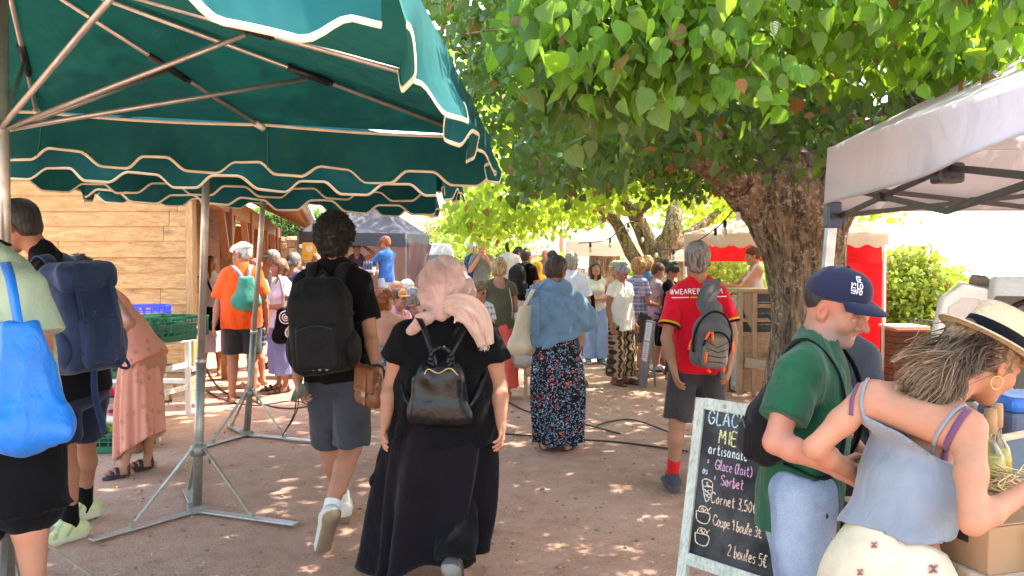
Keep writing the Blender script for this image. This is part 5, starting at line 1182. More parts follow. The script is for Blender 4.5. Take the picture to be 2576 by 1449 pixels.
# clipped hedge
hg = empty("hedge", (XU(750, 25.5), 25.5, 0), "clipped green hedge standing above the grey stone wall", "hedge"); n = 15000
p = np.stack([RNG.uniform(XU(690, 25.5) - 1.6, XU(812, 25.5), n), RNG.uniform(25.0, 26.3, n), RNG.uniform(1.0, 3.32, n)], 1); p = p[(p[:, 1] < 25.25) | (p[:, 2] > 3.1) | (RNG.random(n) < .2)]; p[:, 2] += .08*np.sin(p[:, 0]*3)
V, F = leaves(p, RNG.normal(0, 1, p.shape) + A(0, -.4, .2), RNG.normal(0, 1, p.shape), RNG.uniform(.05, .09, len(p))); leaf_obj("foliage", V, F, HEDGE, hg)
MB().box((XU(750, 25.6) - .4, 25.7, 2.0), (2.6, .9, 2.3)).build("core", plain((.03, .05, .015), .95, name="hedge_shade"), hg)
bush("loose green tree top showing above the clipped hedge", (XU(715, 30), 30, 2.8), (1.5, 1.2, 1.3), 700, .12, YEL, name="tree", cat="tree")
# ---------------------------------------------------------------- tents and stalls
def canvas(c, tr=.25, name="tent_canvas", wr=.4):
    t = NT(name); n = t.noise(3, 5, .6); col = t.mix(t.ramp(n, [(.3, 0), (.7, 1)]), mulc(c, .9), c); col = t.mix(t.ramp(t.noise(6, 5, .7), [(.58, 0), (.8, .35)]), col, mulc(c, .55))
    t.bump(t.noise(4, 4, .55, dist=1.), wr, .04); t.set(col, .75, 0, .25); x = t.n("ShaderNodeBsdfTranslucent"); t.l(col, x.inputs[0]); mx = t.n("ShaderNodeMixShader"); mx.inputs[0].default_value = tr
    t.l(t.b.outputs[0], mx.inputs[1]); t.l(x.outputs[0], mx.inputs[2]); t.l(mx.outputs[0], t.out.inputs[0]); return t.m
WHITE = canvas((.56, .58, .63), .25, "white_canvas"); GREYC = canvas((.078, .074, .084), .06, "grey_canvas"); ECRU = canvas((.78, .70, .60), .35, "ecru_canvas"); REDC = canvas((.72, .012, .02), .3, "red_canvas"); BROWNC = canvas((.42, .27, .22), .25, "brown_canvas")
def roof_tent(root, cs, apex, mat, vdrop, amp=0., per=.25, sides=(0, 1, 2, 3), K=14, sag=.06, thick=.002, crease=.03):
    cs = [A(*c) for c in cs]; apex = [A(*a) for a in (apex if isinstance(apex[0], (tuple, list, np.ndarray)) else [apex]*2)]   # ridge of two points or one peak
    m = MB(); ap = [apex[0], apex[1], apex[1], apex[0]]
    for i in range(4):
        a, b = cs[i], cs[(i+1) % 4]; pa, pb = ap[i], ap[(i+1) % 4]; Gd = []
        for k in range(K+1):
            t = k/K; row = []
            for j in range(K+1):
                e = j/K; p = (pa + (pb-pa)*e)*(1-t) + (a + (b-a)*e)*t; p[2] -= sag*math.sin(math.pi*t)*math.sin(math.pi*e) + crease*.5*math.sin(e*19 + t*5 + i)*math.sin(math.pi*t)*math.sin(math.pi*e); row.append(p)
            Gd.append(row)
        m.grid(Gd)
    rf = m.build("canopy", mat, root, True); cen = sum(cs)/4
    for i in sides:
        a, b = cs[i], cs[(i+1) % 4]; L = np.linalg.norm(b-a); n = max(24, int(L/.025)); t = np.linspace(0, 1, n); out = nrm(np.cross(b-a, (0, 0, 1))); out = out if np.dot(out, (a+b)/2-cen) > 0 else -out
        d = (vdrop(i, t) if callable(vdrop) else vdrop) + amp*np.cos(t*L/per*2*math.pi) + .012*(vnoise(t*L*2, t*0+i, t*0) - .5); rows = []
        for k in range(7):
            e = k/6; rows.append(a + (b-a)*t[:, None] + np.outer(.008 + .012*e + e*.05*(vnoise(t*L*2.3, t*0+i, t*0+.5) - .5), out) - np.outer(d*e + 0*t, (0, 0, 1)))
        v = MB().grid(np.array(rows)).build("valance", mat, root, True); hm = MB().tube(rows[-1], .006, 5).build("hem", mat, v, True)
    return rf
def legs(root, pts, top, mat, r=.02, name="leg"):
    for p, z in zip(pts, top): MB().box(A(p[0], p[1], z/2), (r*2, r*2, z)).box(A(p[0], p[1], .01), (.1, .1, .02)).build(name, mat, root, bevel=.004)
# white pop-up tent at the right, close to the camera
wt = empty("popup_tent", (2.6, 3, 0), "white pop-up tent with black folding frame over the table at the right", "tent")
c0 = P(2086, 372, 3.95); cN = A(1.33, 1.55, c0[2] - .10); cFR = A(c0[0] + 2.95, c0[1] + .32, c0[2] + .02); cNR = cN + (cFR - c0)
roof_tent(wt, [cN, c0, cFR, cNR], (c0 + cNR)/2 + A(0, 0, .76), WHITE, lambda i, t: np.interp(t, [0, .25, .6, 1], [.12, .15, .23, .27]) if i == 0 else (.30 + 0*t if i == 1 else .22 + 0*t), sag=.04, crease=.05)
ALU = metal((.66, .68, .72), .32, "aluminium")
lb = A(P(2045, 800, 3.95)[0] - .05, 3.95, 0)
MB().bar(lb, c0 - A(-.02, 0, .30), .045, .045, (0, 1, 0)).box(lb + A(0, 0, .008), (.11, .11, .016)).build("leg", ALU, wt, bevel=.004)
for p in (cN, cFR, cNR): MB().bar(A(p[0], p[1], 0), p, .045, .045, (0, 1, 0)).build("leg", ALU, wt, bevel=.004)
BLK = plain((.02, .02, .022), .35, name="black_steel"); GRYS = plain((.045, .043, .042), .4, .3, name="grey_tube")
def truss(a, b, z, h=.15):
    n = 2
    for k in range(n):
        p, q2 = a + (b-a)*k/n, a + (b-a)*(k+1)/n
        for s0, s1 in ((0, 1), (1, 0)): MB().bar(p + A(0, 0, z - h*s0), q2 + A(0, 0, z - h*s1), .014, .024).build("truss_bar", GRYS, wt, bevel=.003)
        mid = (p+q2)/2 + A(0, 0, z - h/2); MB().box(mid, (.03, .05, .04), rotz(math.atan2((b-a)[1], (b-a)[0]))).build("truss_joint", BLK, wt, bevel=.006)
    MB().box((a+b)/2 + A(0, 0, z - .02), (.09, .07, .07)).build("truss_bracket", BLK, wt, bevel=.01)
z0 = -.06
for a, b in ((c0, cN), (c0, cFR), (cN, cNR), (cFR, cNR)): i_ = (cNR + c0)/2 - (a+b)/2; i_ = nrm(i_*A(1, 1, 0))*.05; truss(a + i_, b + i_, z0 - .13)
pk = (c0 + cNR)/2 + A(0, 0, .62)
for e in ((c0 + cN)/2, (c0 + cFR)/2, (cFR+cNR)/2, (cN+cNR)/2): MB().bar(e + A(0, 0, -.12), pk - A(0, 0, .25), .018, .035).build("roof_bar", GRYS, wt, bevel=.003)
MB().bar(pk - A(0, 0, .5), pk, .04, .04).build("centre_pole", GRYS, wt)
MB().box(c0 - A(-.02, .0, .33), (.07, .07, .13)).box(c0 - A(-.05, .0, .35), (.06, .05, .05)).build("corner_bracket", plain((.05, .07, .12), .35, name="blue_black_plastic"), wt, bevel=.01)
# grey tent with the bar
gt = empty("gazebo_tent", (XU(900, 18), 18, 0), "grey gazebo tent with brown back cloth and a wooden bar under it", "tent")
gNL, gNR, gFR = P(750, 582, 17), P(1021, 588, 17), P(1078, 592, 19.6); gFL = gNL + gFR - gNR
roof_tent(gt, [gNL, gNR, gFR, gFL], (gNL+gFR)/2 + A(0, 0, .85), GREYC, .27, sag=.13, crease=.09)
for p in (gNL, gNR, gFR, gFL): MB().bar(A(p[0], p[1], 0), p, .035, .035, (0, 1, 0)).build("leg", plain((.3, .3, .33), .4, .6, name="tent_leg"), gt)
def curtain(a, b, z0, z1, mat, name, amp=.07, fr=9, tie=None):
    a, b = A(*a), A(*b); n = nrm(np.cross(b-a, (0, 0, 1))); rows = []
    for k in range(16):
        e = k/15; z = z1 + (z0-z1)*e; rows.append([A(*(a + (b-a)*t)[:2], z + (tie(t, e) if tie else 0)) + n*amp*math.sin(t*fr*3 + e*3 + math.sin(t*7))*(.3+e) for t in np.linspace(0, 1, 50)])
    return MB().grid(rows).build(name, mat, gt, True)
curtain(gFL - A(0, .03, 0), gFR - A(.05, .03, 0), .0, 2.2, BROWNC, "back_cloth")
def tie2(t, e): return 1.25*(1-t)**1.5*e*0 + e*(1-t)*.0
rows = []
for k in range(14):
    e = k/13; rows.append([gNR*(1-t) + gFR*t + A(.05 + .04*math.sin(t*17 + e*5)*e, 0, -.20 - e*(.95*max(.10, 1 - abs(t-.22)*1.25) + .03*math.sin(t*23)) + .015*math.sin(e*19 + t*6)) for t in np.linspace(0, 1, 30)])
MB().grid(rows).build("gathered_side_cloth", canvas((.10, .035, .04), .12, "maroon_canvas"), gt, True)
sb = empty("banner", P(778, 632, 16.9), "yellow banner hanging below the left front edge of the grey tent", "banner")
MB().box(P(778, 632, 16.93), (.30, .015, .36)).build("cloth_panel", plain((.80, .45, .06), .8, name="yellow_print"), sb, bevel=.004)
MB().lathe([(.0005, .012), (.06, .011), (.075, .009)], P(778, 625, 16.93) - A(0, .004, 0), np.array([(1, 0, 0), (0, 0, 1), (0, -1, 0)]).T, 9).build("white_print", plain((.75, .68, .6), .8, name="white_print"), sb)
# red and white market stall
rs = empty("market_stall", (XU(1980, 11), 11, 0), "market stall with white scalloped roof and red cloth back walls", "stall")
sNL, sNR = P(1722, 588, 10.6), P(2235, 584, 10.2); sFR = P(2455, 575, 12.6); sFL = sNL + (sFR - sNR)*.9
roof_tent(rs, [sNL, sNR, sFR, sFL], [(sNL+sFL)/2 + A(.7, 0, .45), (sNR+sFR)/2 + A(-.7, 0, .45)], ECRU, .17, .022, .24, sag=.05)
MB().grid([[P(u, v, 10.55) + A(0, .03*math.sin(u*.06), 0) for u in np.linspace(2110, 2222, 14)] for v in (612, 662)]).build("red_band", REDC, rs, True)
MB().grid([[A(P(u, 700, 10.7)[0], 10.68 + .04*math.sin(u*.05), z) for u in np.linspace(2085, 2226, 20)] for z in (1.66, 1.2, .6, .05)]).build("red_wall", REDC, rs, True)
MB().grid([[P(u, v, 12.4) + A(0, .05*math.sin(u*.08), 0) for u in np.linspace(1735, 2100, 40)] for v in (600, 628, 658)]).build("red_band", REDC, rs, True)
for u, y, v0 in ((2229, 10.35, 590), (1726, 10.6, 592), (2450, 12.6, 590), (1960, 12.6, 590)): p = P(u, v0, y); MB().tube([A(p[0], y + .04, 0), p + A(0, .04, 0)], .022, 10).tube([A(p[0], y+.04, .92), A(p[0], y+.04, .96)], .03, 10).build("pole", plain((.82, .78, .72), .4, name="white_tube"), rs, True)
# white marquees at the back
for k, (u0, u1, vt, vb, y, lab) in enumerate(((1425, 1725, 606, 642, 17.5, "long white marquee behind the forked linden"), (1700, 1912, 622, 654, 18.5, "small ecru marquee between the forked linden and the red stall"))):
    r_ = empty("marquee", (XU((u0+u1)/2, y), y, 0), lab, "tent"); a, b = P(u0, vt, y), P(u1, vt + 4, y); c = b + A(.5, 3.4, 0); d = a + A(.5, 3.4, 0)
    roof_tent(r_, [a, b, c, d], [(a+d)/2 + A(.9, 0, .55), (b+c)/2 + A(-.9, 0, .55)], ECRU, (vb-vt)/FOC*y, sag=.08)
    for p in (a, b, c, d): MB().bar(A(p[0], p[1]+.03, -.1), p + A(0, .03, 0), .05, .05, (0, 1, 0)).build("leg", plain((.82, .78, .72), .4, name="white_tube"), r_)
pp = empty("wooden_shed", (XU(1790, 23), 23, 0), "brown plank wall seen between the forked linden and the red stall", "shed"); planks(MB(), (XU(1700, 23), 23, 0), (XU(1860, 23), 23, 0), -.2, 1.65, .2, .04, np.random.default_rng(8)).build("plank_wall", wood((.36, .18, .08), (.46, .24, .11), 1, 'x', .7, "shed_planks"), pp)
MB().box((XU(1780, 23), 23, 1.72), (2.1, .9, .1)).build("roof", plain((.3, .28, .26), .8, name="shed_roof"), pp, bevel=.01)
fl_ = empty("feather_flag", P(1375, 700, 20)*A(1, 1, 0), "white sail flags standing left of the long marquee", "flag")
for du, sgn in ((0, 1), (14, -1)):
    a = np.linspace(0, 1, 12); rows = [[P(1368 + du + e*34*t*sgn*.6 + 14*t, 668 - 52*t, 20) + A(0, .04*math.sin(t*6), 0) + A(.22*e*math.sin(math.pi*min(t+.12, 1)), 0, 0) for e in (0, .5, 1)] for t in a]; MB().grid(rows).build("sail", canvas((.82, .80, .78), .3, "sail_cloth"), fl_, True)
MB().tube([P(1375, 700, 20.05)*A(1, 1, 0), P(1380, 615, 20.05)], .02, 8).build("pole", ALU, fl_, True)
# honey counter made of planks, left of the linden trunk
PAL = wood((.44, .29, .17), (.60, .44, .28), 1., 'x', .75, "pale_planks"); PALZ = wood((.40, .26, .15), (.56, .40, .26), 1., 'z', .75, "pale_posts"); CY = 9.7
ct = empty("wooden_counter", (XU(1905, CY), CY, 0), "plank counter with dark upper panels left of the linden trunk", "counter")
xl, xr = XU(1862, CY), XU(1990, CY); zt_ = 1.29; rg = np.random.default_rng(5)
planks(MB(), (xl, CY, 0), (xr, CY, 0), .05, .74, .135, .03, rg, .006).build("lower_planks", PAL, ct, bevel=.004)
for k in range(4):
    MB().box(((xl+xr)/2, CY + .06, .80 + k*.135), (xr-xl, .03, .13)).build("dark_panel", plain((.115, .115, .125), .7, name="slate_panel"), ct)
    MB().box(((xl+xr)/2, CY - .005, .755 + k*.17), (xr-xl, .035, .045)).build("slat", PAL, ct, bevel=.004)
for x in (xl, xl + .17, xr): MB().box((x, CY - .02, .63 if x != xl else .64), (.055, .06, 1.26)).build("post", PALZ, ct, bevel=.004)
m = MB(); m.add([(xl+.17, CY-.03, .76), (xl+.17, CY-.03, 1.27), (xl+.01, CY-.03, 1.27), (xl+.02, CY-.03, 1.1), (xl+.08, CY-.03, .9)], [(0, 1, 2, 3, 4)]); m.build("curved_bracket", PALZ, ct)
planks(MB(), (xl - .02, CY + .9, 0), (xl - .02, CY + .02, 0), .05, 1.22, .11, .025, rg, .008, (1, 1)).build("side_planks", wood((.46, .40, .34), (.62, .56, .48), 1., 'y', .8, "whitewashed_planks"), ct, bevel=.003)
MB().box(((xl+xr)/2, CY + .2, 1.285), (xr-xl+.1, .55, .035)).build("counter_top", PAL, ct, bevel=.005)
MB().bar(A(xl+.05, CY-.06, .42), A(xr+.25, CY-.35, .30), .05, .12).build("rail", wood((.38, .30, .22), (.5, .42, .33), 1., 'x', .8, "grey_rail"), ct, bevel=.006)
MB().tube([A(xl+.3, CY-.05, 1.0), A(xr+.1, CY-.08, .52)], .012, 8).build("gas_strut", BLK, ct, True)
sh = empty("shelf_unit", (XU(1852, 10.1), 10.1, 0), "orange wood shelf of honey jars left of the plank counter", "shelf")
HON = wood((.42, .19, .05), (.58, .30, .09), 1., 'x', .6, "orange_shelf")
for z in (.3, .62, .95, 1.15): MB().box((XU(1850, 10.1), 10.15, z), (.26, .4, .025)).build("shelf_board", HON, sh, bevel=.003)
MB().box((XU(1850, 10.1), 10.36, .6), (.26, .02, 1.15)).build("back_panel", HON, sh)
for u in (1826, 1874): MB().box((XU(u, 10.1), 10.15, .58), (.02, .4, 1.16)).build("side_panel", HON, sh)
JAR = glass((.95, .93, .88), .05, "jar_glass"); HONEY = plain((.32, .10, .01), .15, spec=.6, name="honey")
jp = None; k = 0
for zz in (1.163, 1.263):
    for yy in (10.0, 10.09):
        for j in range(3):
            x = XU(1836 + j*14, 10.05)
            if jp is None:
                jp = empty("honey_jar", (x, yy, zz), "small glass honey jar with pale lid on the shelf by the counter", "jar", "honey jars on the shelf"); MB().lathe([(.0005, 0), (.031, .0), (.033, .01), (.033, .06), (.026, .072)], (x, yy, zz), None, 14).build("jar_body", HONEY, jp, True); MB().lathe([(.028, .072), (.029, .073), (.029, .09), (.0005, .091)], (x, yy, zz), None, 14).build("lid", plain((.7, .62, .5), .4, name="jar_lid"), jp, True)
            else: copy_tree(jp, (x, yy, zz))
# chalkboard with strokes of chalk
GL = dict()
def gl(ch, s): GL[ch] = [[tuple(map(float, p.split(','))) for p in st.split()] for st in s.split('|')]
for ch, s_ in dict(G='.85,.8 .6,1 .25,.95 .05,.6 .05,.35 .3,.02 .65,.02 .85,.2 .85,.45 .5,.45', L='.1,1 .1,.02 .75,.0', A='0,0 .42,1 .85,0|.18,.38 .68,.38', C='.85,.82 .6,1 .25,.95 .05,.6 .08,.3 .35,.02 .7,.05 .88,.22', E='.75,1 .1,1 .1,0 .78,0|.1,.52 .62,.52', M='0,0 .12,1 .45,.4 .8,1 .92,0', I='.2,0 .2,1', S='.8,.85 .5,1 .15,.85 .2,.6 .7,.42 .8,.18 .5,0 .08,.12', W='0,1 .22,0 .45,.7 .68,0 .9,1', R='.1,0 .1,1 .55,1 .75,.8 .6,.55 .1,.5|.4,.5 .8,0', B='.1,0 .1,1 .5,1 .68,.8 .5,.55 .1,.52|.5,.52 .75,.3 .55,0 .1,0', U='.05,1 .08,.25 .35,0 .65,.05 .8,.3 .8,1', F='.75,1 .1,1 .1,0|.1,.52 .6,.52', O='.45,1 .1,.75 .05,.35 .4,0 .75,.2 .82,.65 .45,1', T='0,1 .85,1|.42,1 .42,0', a='.6,.5 .3,.6 .05,.3 .2,.0 .5,.1 .6,.5 .6,.12 .72,0', r='.1,.58 .15,0|.15,.38 .35,.58 .55,.55', t='.3,.95 .28,.15 .45,.0 .6,.08|.05,.62 .6,.65', i='.15,.58 .15,.05 .28,0|.15,.78 .17,.82', s='.5,.52 .25,.6 .1,.42 .45,.25 .4,.05 .05,.02', o='.35,.58 .08,.4 .1,.08 .4,.0 .6,.3 .35,.58 .5,.6', m='.05,.58 .08,0|.08,.4 .28,.58 .38,.4 .38,0|.38,.4 .6,.58 .72,.4 .74,0', n='.05,.58 .1,0|.1,.4 .35,.6 .52,.4 .55,.0', l='.05,.3 .3,.7 .3,1 .12,.95 .1,.1 .35,.02', c='.55,.5 .25,.6 .05,.3 .2,.0 .55,.08', e='.08,.3 .5,.36 .4,.6 .12,.5 .08,.15 .3,0 .6,.1', u='.05,.58 .08,.1 .35,.0 .55,.3 .55,.58 .58,.1 .7,.02', b='.1,1 .08,0 .4,.05 .55,.35 .3,.5 .1,.3', p='.08,.58 .1,-.35|.1,.45 .4,.6 .55,.3 .35,0 .1,.1', **{'(': '.4,1.05 .1,.6 .12,.2 .4,-.1', ')': '.1,1.05 .4,.6 .38,.2 .1,-.1', '*': '.3,.9 .3,.3|.05,.75 .55,.42|.05,.42 .55,.75', ',': '.15,.08 .05,-.15', '1': '.1,.75 .35,1 .35,0', '2': '.08,.8 .35,1 .6,.75 .1,.05 .7,.05', '3': '.08,.9 .5,1 .55,.7 .25,.55 .6,.35 .45,.0 .05,.08', '5': '.65,1 .2,.98 .15,.58 .5,.6 .65,.25 .4,0 .05,.08', '0': '.35,1 .08,.6 .1,.2 .35,0 .6,.3 .6,.75 .35,1', '€': '.75,.9 .45,1 .2,.6 .25,.2 .5,0 .75,.12|0,.6 .6,.62|0,.4 .55,.42', '#': '.3,1 .2,0|.65,1 .55,0|.02,.65 .85,.65|0,.32 .82,.32', "'": '.1,1 .1,.75', ' ': '0,0 0,0', '-': '.1,.45 .6,.45'}).items(): gl(ch, s_)
def strokes(txt, x, y, h, sp=1., wf=1.):
    out = []
    for ch in txt:
        g = GL.get(ch, []); w = max((p[0] for st in g for p in st), default=.3)
        if ch != ' ':
            for st in g: out.append([(x + a*h*.8*wf, y + b*h) for a, b in st])
            x += (w*.8 + .17)*h*sp*wf
        else: x += .38*h*wf
    return out, x
st, _ = strokes("a Care a Pro", 0, 0, .034, .85); m = MB(); c_ = P(764, 645, 16.9)
for s_ in st: m.tube([c_ + A(a, -.002, b) for a, b in s_], .0035, 4)
m.build("lettering", plain((.30, .15, .03), .8, name="brown_print"), sb)
def ab_board():
    """A-frame chalkboard; board coordinates x right, y up in metres"""
    o, xr_ = P(1722, 1402, 3.30), P(1958, 1438, 2.98); tl = P(1745, 1002, 3.52)
    ex = nrm((xr_ - o)*A(1, 1, 0)); ey = nrm((tl - o) - ex*np.dot(tl - o, ex)*.4); n = np.cross(ex, ey); W_, H_ = .52, np.linalg.norm(tl-o)
    return o, ex, ey, n, W_, H_
bo, bx_, by_, bn, BW, BH = ab_board(); T3 = lambda x, y, z=0: bo + bx_*x + by_*y + bn*z
R3 = np.stack([bx_, by_, bn], 1); MINT = wood((.42, .47, .40), (.66, .68, .58), 1.4, 'z', .75, "mint_washed_wood", False, .1)
cb = empty("chalkboard", (bo[0], bo[1], 0), "A-frame chalkboard listing honey ice cream prices in coloured chalk", "chalkboard")
lowz = bo[2]/max(.2, by_[2])
MB().box(T3(.0, BH/2 - lowz/2 + .0), (.045, BH + lowz, .03), R3).build("frame_side", MINT, cb, bevel=.003); MB().box(T3(BW, BH/2 - lowz/2), (.045, BH + lowz, .03), R3).build("frame_side", MINT, cb, bevel=.003)
MB().box(T3(BW/2, BH - .022, .002), (BW - .045, .05, .03), R3).build("frame_rail", MINT, cb, bevel=.003); MB().box(T3(BW/2, .0, .002), (BW - .045, .05, .03), R3).build("frame_rail", MINT, cb, bevel=.003)
t = NT("slate"); n_ = t.noise(5, 5, .65); slate = t.set(t.mix(t.ramp(n_, [(.4, 0), (.75, 1)]), (.010, .011, .013), (.085, .085, .084)), .8, 0, .25)
bd = MB().box(T3(BW/2, BH/2 - .01, -.002), (BW - .03, BH - .06, .008), R3).build("slate_panel", slate, cb)
for x in (0, BW): MB().bar(T3(x, BH - .05, -.03), T3(x, -lowz, -.03) - nrm(bn*A(1, 1, 0))*.45, .03, .03).build("back_leg", MINT, cb)
MB().lathe([(.0005, .004), (.006, .003), (.008, 0)], T3(.13, BH - .024, .018), R3, 10).build("screw_head", metal((.4, .4, .4), .4), cb, True)
def chalk_line(st, col, w=.0042, name="chalk_writing"):
    m = MB(); rg = np.random.default_rng(len(st))
    for s_ in st:
        s_ = [T3(a, b, .0035) for a, b in s_]; p = spline(s_, 4) if len(s_) > 2 else np.array(s_); m.ribbon(p, bn if False else np.cross(np.gradient(p, axis=0), bn) + 1e-6, w*rg.uniform(.85, 1.15), .0012)
    m.build(name, chalk(col), bd)
sx = BW/(1945-1712.); pxb = lambda u, v: ((u - 1722 - (1402-v)*.057)*.00205, (1402 - v)*BH/400.)
def put(txt, u, v, hpx, col, w=.0042, sp=1.): a, b = pxb(u, v); st, _ = strokes(txt, a, b, hpx*BH/400., sp, .76 if txt.isupper() else .66); chalk_line(st, col, w)
put("GLACE", 1764, 1063, 33, (.55, .78, .92), .0055, 1.1); put("MIEL", 1792, 1108, 33, (.82, .82, .36), .0055, 1.12); put("artisanale", 1768, 1138, 25, (.78, .84, .84), .0042, 1.12)
put("*", 1766, 1168, 16, (.8, .55, .8), .004); put("Glace (lait)", 1786, 1173, 23, (.72, .42, .62), .0042, 1.0); put("ou", 1756, 1190, 18, (.62, .55, .75), .0042); put("*", 1784, 1205, 16, (.6, .5, .8), .004); put("Sorbet", 1800, 1208, 24, (.72, .40, .58), .0045, 1.05)
put("Cornet 3,50€", 1779, 1255, 25, (.80, .62, .45), .0042, 1.05); put("Coupe 1 boule 3€", 1786, 1306, 24, (.80, .60, .42), .0042, .86); put("2 boules 5€", 1822, 1366, 26, (.80, .60, .42), .0042, .92)
def put_shape(pts_list, col, w=.004): chalk_line([[pxb(u, v) for u, v in l] for l in pts_list], col, w, "chalk_drawing")
put_shape([[(1759, 1222), (1757, 1208), (1768, 1202), (1781, 1208), (1781, 1221)], [(1758, 1222), (1769, 1257), (1782, 1221), (1758, 1222)], [(1762, 1228), (1777, 1237)], [(1765, 1238), (1774, 1246)], [(1778, 1226), (1764, 1234)], [(1776, 1235), (1767, 1244)], [(1766, 1212), (1771, 1209), (1768, 1217), (1774, 1216)]], (.82, .72, .62))
for dy, k in ((0, 1.), (52, 1.15)): put_shape([[(1746, 1284+dy), (1749, 1306+dy), (1772*k - 1772*(k-1), 1308+dy), (1778, 1284+dy), (1746, 1284+dy)], [(1750, 1283+dy), (1754, 1272+dy), (1764, 1269+dy), (1772, 1274+dy), (1774, 1283+dy)], [(1756, 1279+dy), (1761, 1273+dy), (1763, 1281+dy), (1769, 1275+dy)], [(1772, 1278+dy), (1780, 1268+dy)]], (.80, .62, .45))
# grey panelled folding board with price sheets
o = empty("sandwich_board", (XU(1635, 9.6), 9.6, 0), "narrow grey panelled board with white price sheets leaning on the path", "sign")
a_, b_, c_ = G(1607, 968), G(1640, 983), P(1648, 792, 9.9); ex = nrm((b_-a_)*A(1, 1, 0)); ey = nrm((c_ - a_) - ex*np.dot(c_-a_, ex)*.35); en = np.cross(ex, ey); RB = np.stack([ex, ey, en], 1); TB = lambda x, y, z=0: a_ + ex*x + ey*y + en*z
GW = wood((.27, .25, .24), (.40, .38, .36), 1.5, 'z', .8, "grey_shutter", False, .1); LB = .98; WB = .27
MB().box(TB(WB/2, LB/2), (WB, LB, .03), RB).build("panel", GW, o, bevel=.004)
for x in (.015, WB-.015): MB().box(TB(x, LB/2, .018), (.035, LB, .015), RB).build("stile", GW, o, bevel=.003)
for y in (.02, .24, .31, LB-.02): MB().box(TB(WB/2, y, .017), (WB, .04, .012), RB).build("rail", GW, o, bevel=.003)
MB().box(TB(WB/2, .13, .02), (WB*.55, .14, .012), RB).build("raised_panel", GW, o, bevel=.006)
for y, h_ in ((.82, .26), (.53, .28)): pz_ = MB().box(TB(WB/2 + .005, y, .026), (WB*.72, h_, .003), RB).build("price_sheet", plain((.80, .81, .84), .8, name="paper", var=.03), o); m = MB(); [m.box(TB(WB/2 + .005 + random.uniform(-.012, .012), y + h_*.4 - j*h_*.1, .0285), (WB*random.uniform(.25, .5), .008, .001), RB) for j in range(8)]; m.build("printed_lines", plain((.25, .25, .3), .8, name="ink"), pz_)
MB().bar(TB(WB*.5, LB - .04, -.02), TB(WB*.5, LB-.04, 0)*A(1, 1, 0) + A(.12, .35, 0), .03, .03).build("back_leg", GW, o)
# string lights
sl = empty("string_lights", P(1750, 560, 9), "black festoon cable with small bulbs strung between the two lindens", "lights")
pth = spline([P(1455, 612, 11.5), P(1528, 602, 11.8), P(1592, 558, 12.2), P(1640, 618, 12.3), P(1700, 628, 11.5), P(1745, 612, 10), P(1800, 575, 8.4), P(1835, 540, 7.2), P(1895, 462, 6.6)], 10)
MB().tube(pth, .007, 5).build("cable", plain((.03, .03, .03), .6, name="cable_rubber"), sl, True)
for i in range(4, len(pth)-3, 7):
    p = pth[i]; b = MB().tube([p - A(0, 0, .005), p - A(0, 0, .07)], .017, 8).build("socket", plain((.02, .025, .02), .5, name="socket"), sl, True); MB().lathe([(.012, 0), (.022, -.025), (.026, -.05), (.018, -.072), (.0005, -.08)], p - A(0, 0, .068), None, 12).build("bulb", plain((.78, .76, .68), .15, spec=.6, name="milky_bulb"), b, True)
# ---------------------------------------------------------------- crates and table by the plank wall
def crate(name, label, cat, c, dims, rz, col, group=None, th=.012, slots=3, tiltx=0):
    """plastic crate with lattice sides; c = centre of base"""
    w, d, h = dims; r = empty(name, tuple(c), label, cat, group); R = rotz(rz) @ rot_axis((1, 0, 0), tiltx); T = lambda x, y, z: A(*c) + R @ A(x, y, z); pm = plain(tuple(col), .38, spec=.45, var=.12, name="crate_plastic")
    MB().box(T(0, 0, th/2), (w, d, th), R).build("base", pm, r)
    for ax, L, off in ((0, w, d/2), (0, w, -d/2), (1, d, w/2), (1, d, -w/2)):
        m = MB(); Rz = R if ax == 0 else R @ rotz(math.pi/2); S_ = (lambda x, z, e=0: T(x, off + e, z)) if ax == 0 else (lambda x, z, e=0: T(off + e, x, z)); sg = math.copysign(1, off)
        m.box(S_(0, h - .012, 0), (L + .012, th*1.5, .024), Rz); m.box(S_(0, .03, 0), (L, th, .05), Rz); m.box(S_(0, h*.55), (L, th*.8, .014), Rz); m.box(S_(0, h*.74), (L, th*.8, .012), Rz)
        n = 2*slots + 1
        for k in range(n): m.box(S_(-L/2 + L*(k+.5)/n if k not in (0, n-1) else math.copysign(L/2 - .012, k - 1), h/2), (.022 if k in (0, n-1) else .012, th*1.2, h), Rz)
        if slots >= 2:
            for k in range(slots):
                x = -L/2 + L*(k + .5)/slots; m.box(S_(x, h*.86, 0), (L/slots*.25, th, h*.16), Rz)
        m.build("side", pm, r, bevel=.002)
    return r
WT = plain((.72, .70, .66), .55, name="white_painted_wood", var=.08, bs=.1)
tb = empty("folding_table", (XU(400, 7.9), 7.9, 0), "white slatted table holding green crates beside the plank wall", "table")
ta, tbk = P(300, 905, 7.35), P(495, 846, 8.55); tl_ = XU(150, 7.6); tz = .86
d_ = nrm((tbk-ta)*A(1, 1, 0)); sd_ = A(-d_[1], d_[0], 0); p0 = A(ta[0], ta[1], tz) - d_*.55; p1 = A(tbk[0], tbk[1], tz + .0)
for k in range(8): MB().bar(p0 + sd_*(.05 + k*.095), p1 + sd_*(.05 + k*.095), .075, .022).build("slat", WT, tb, bevel=.003)
for o_ in (.02, .72): MB().bar(p0 + sd_*o_ - A(0, 0, .045), p1 + sd_*o_ - A(0, 0, .045), .03, .06).build("rail", WT, tb, bevel=.003)
L_ = np.linalg.norm(p1-p0)
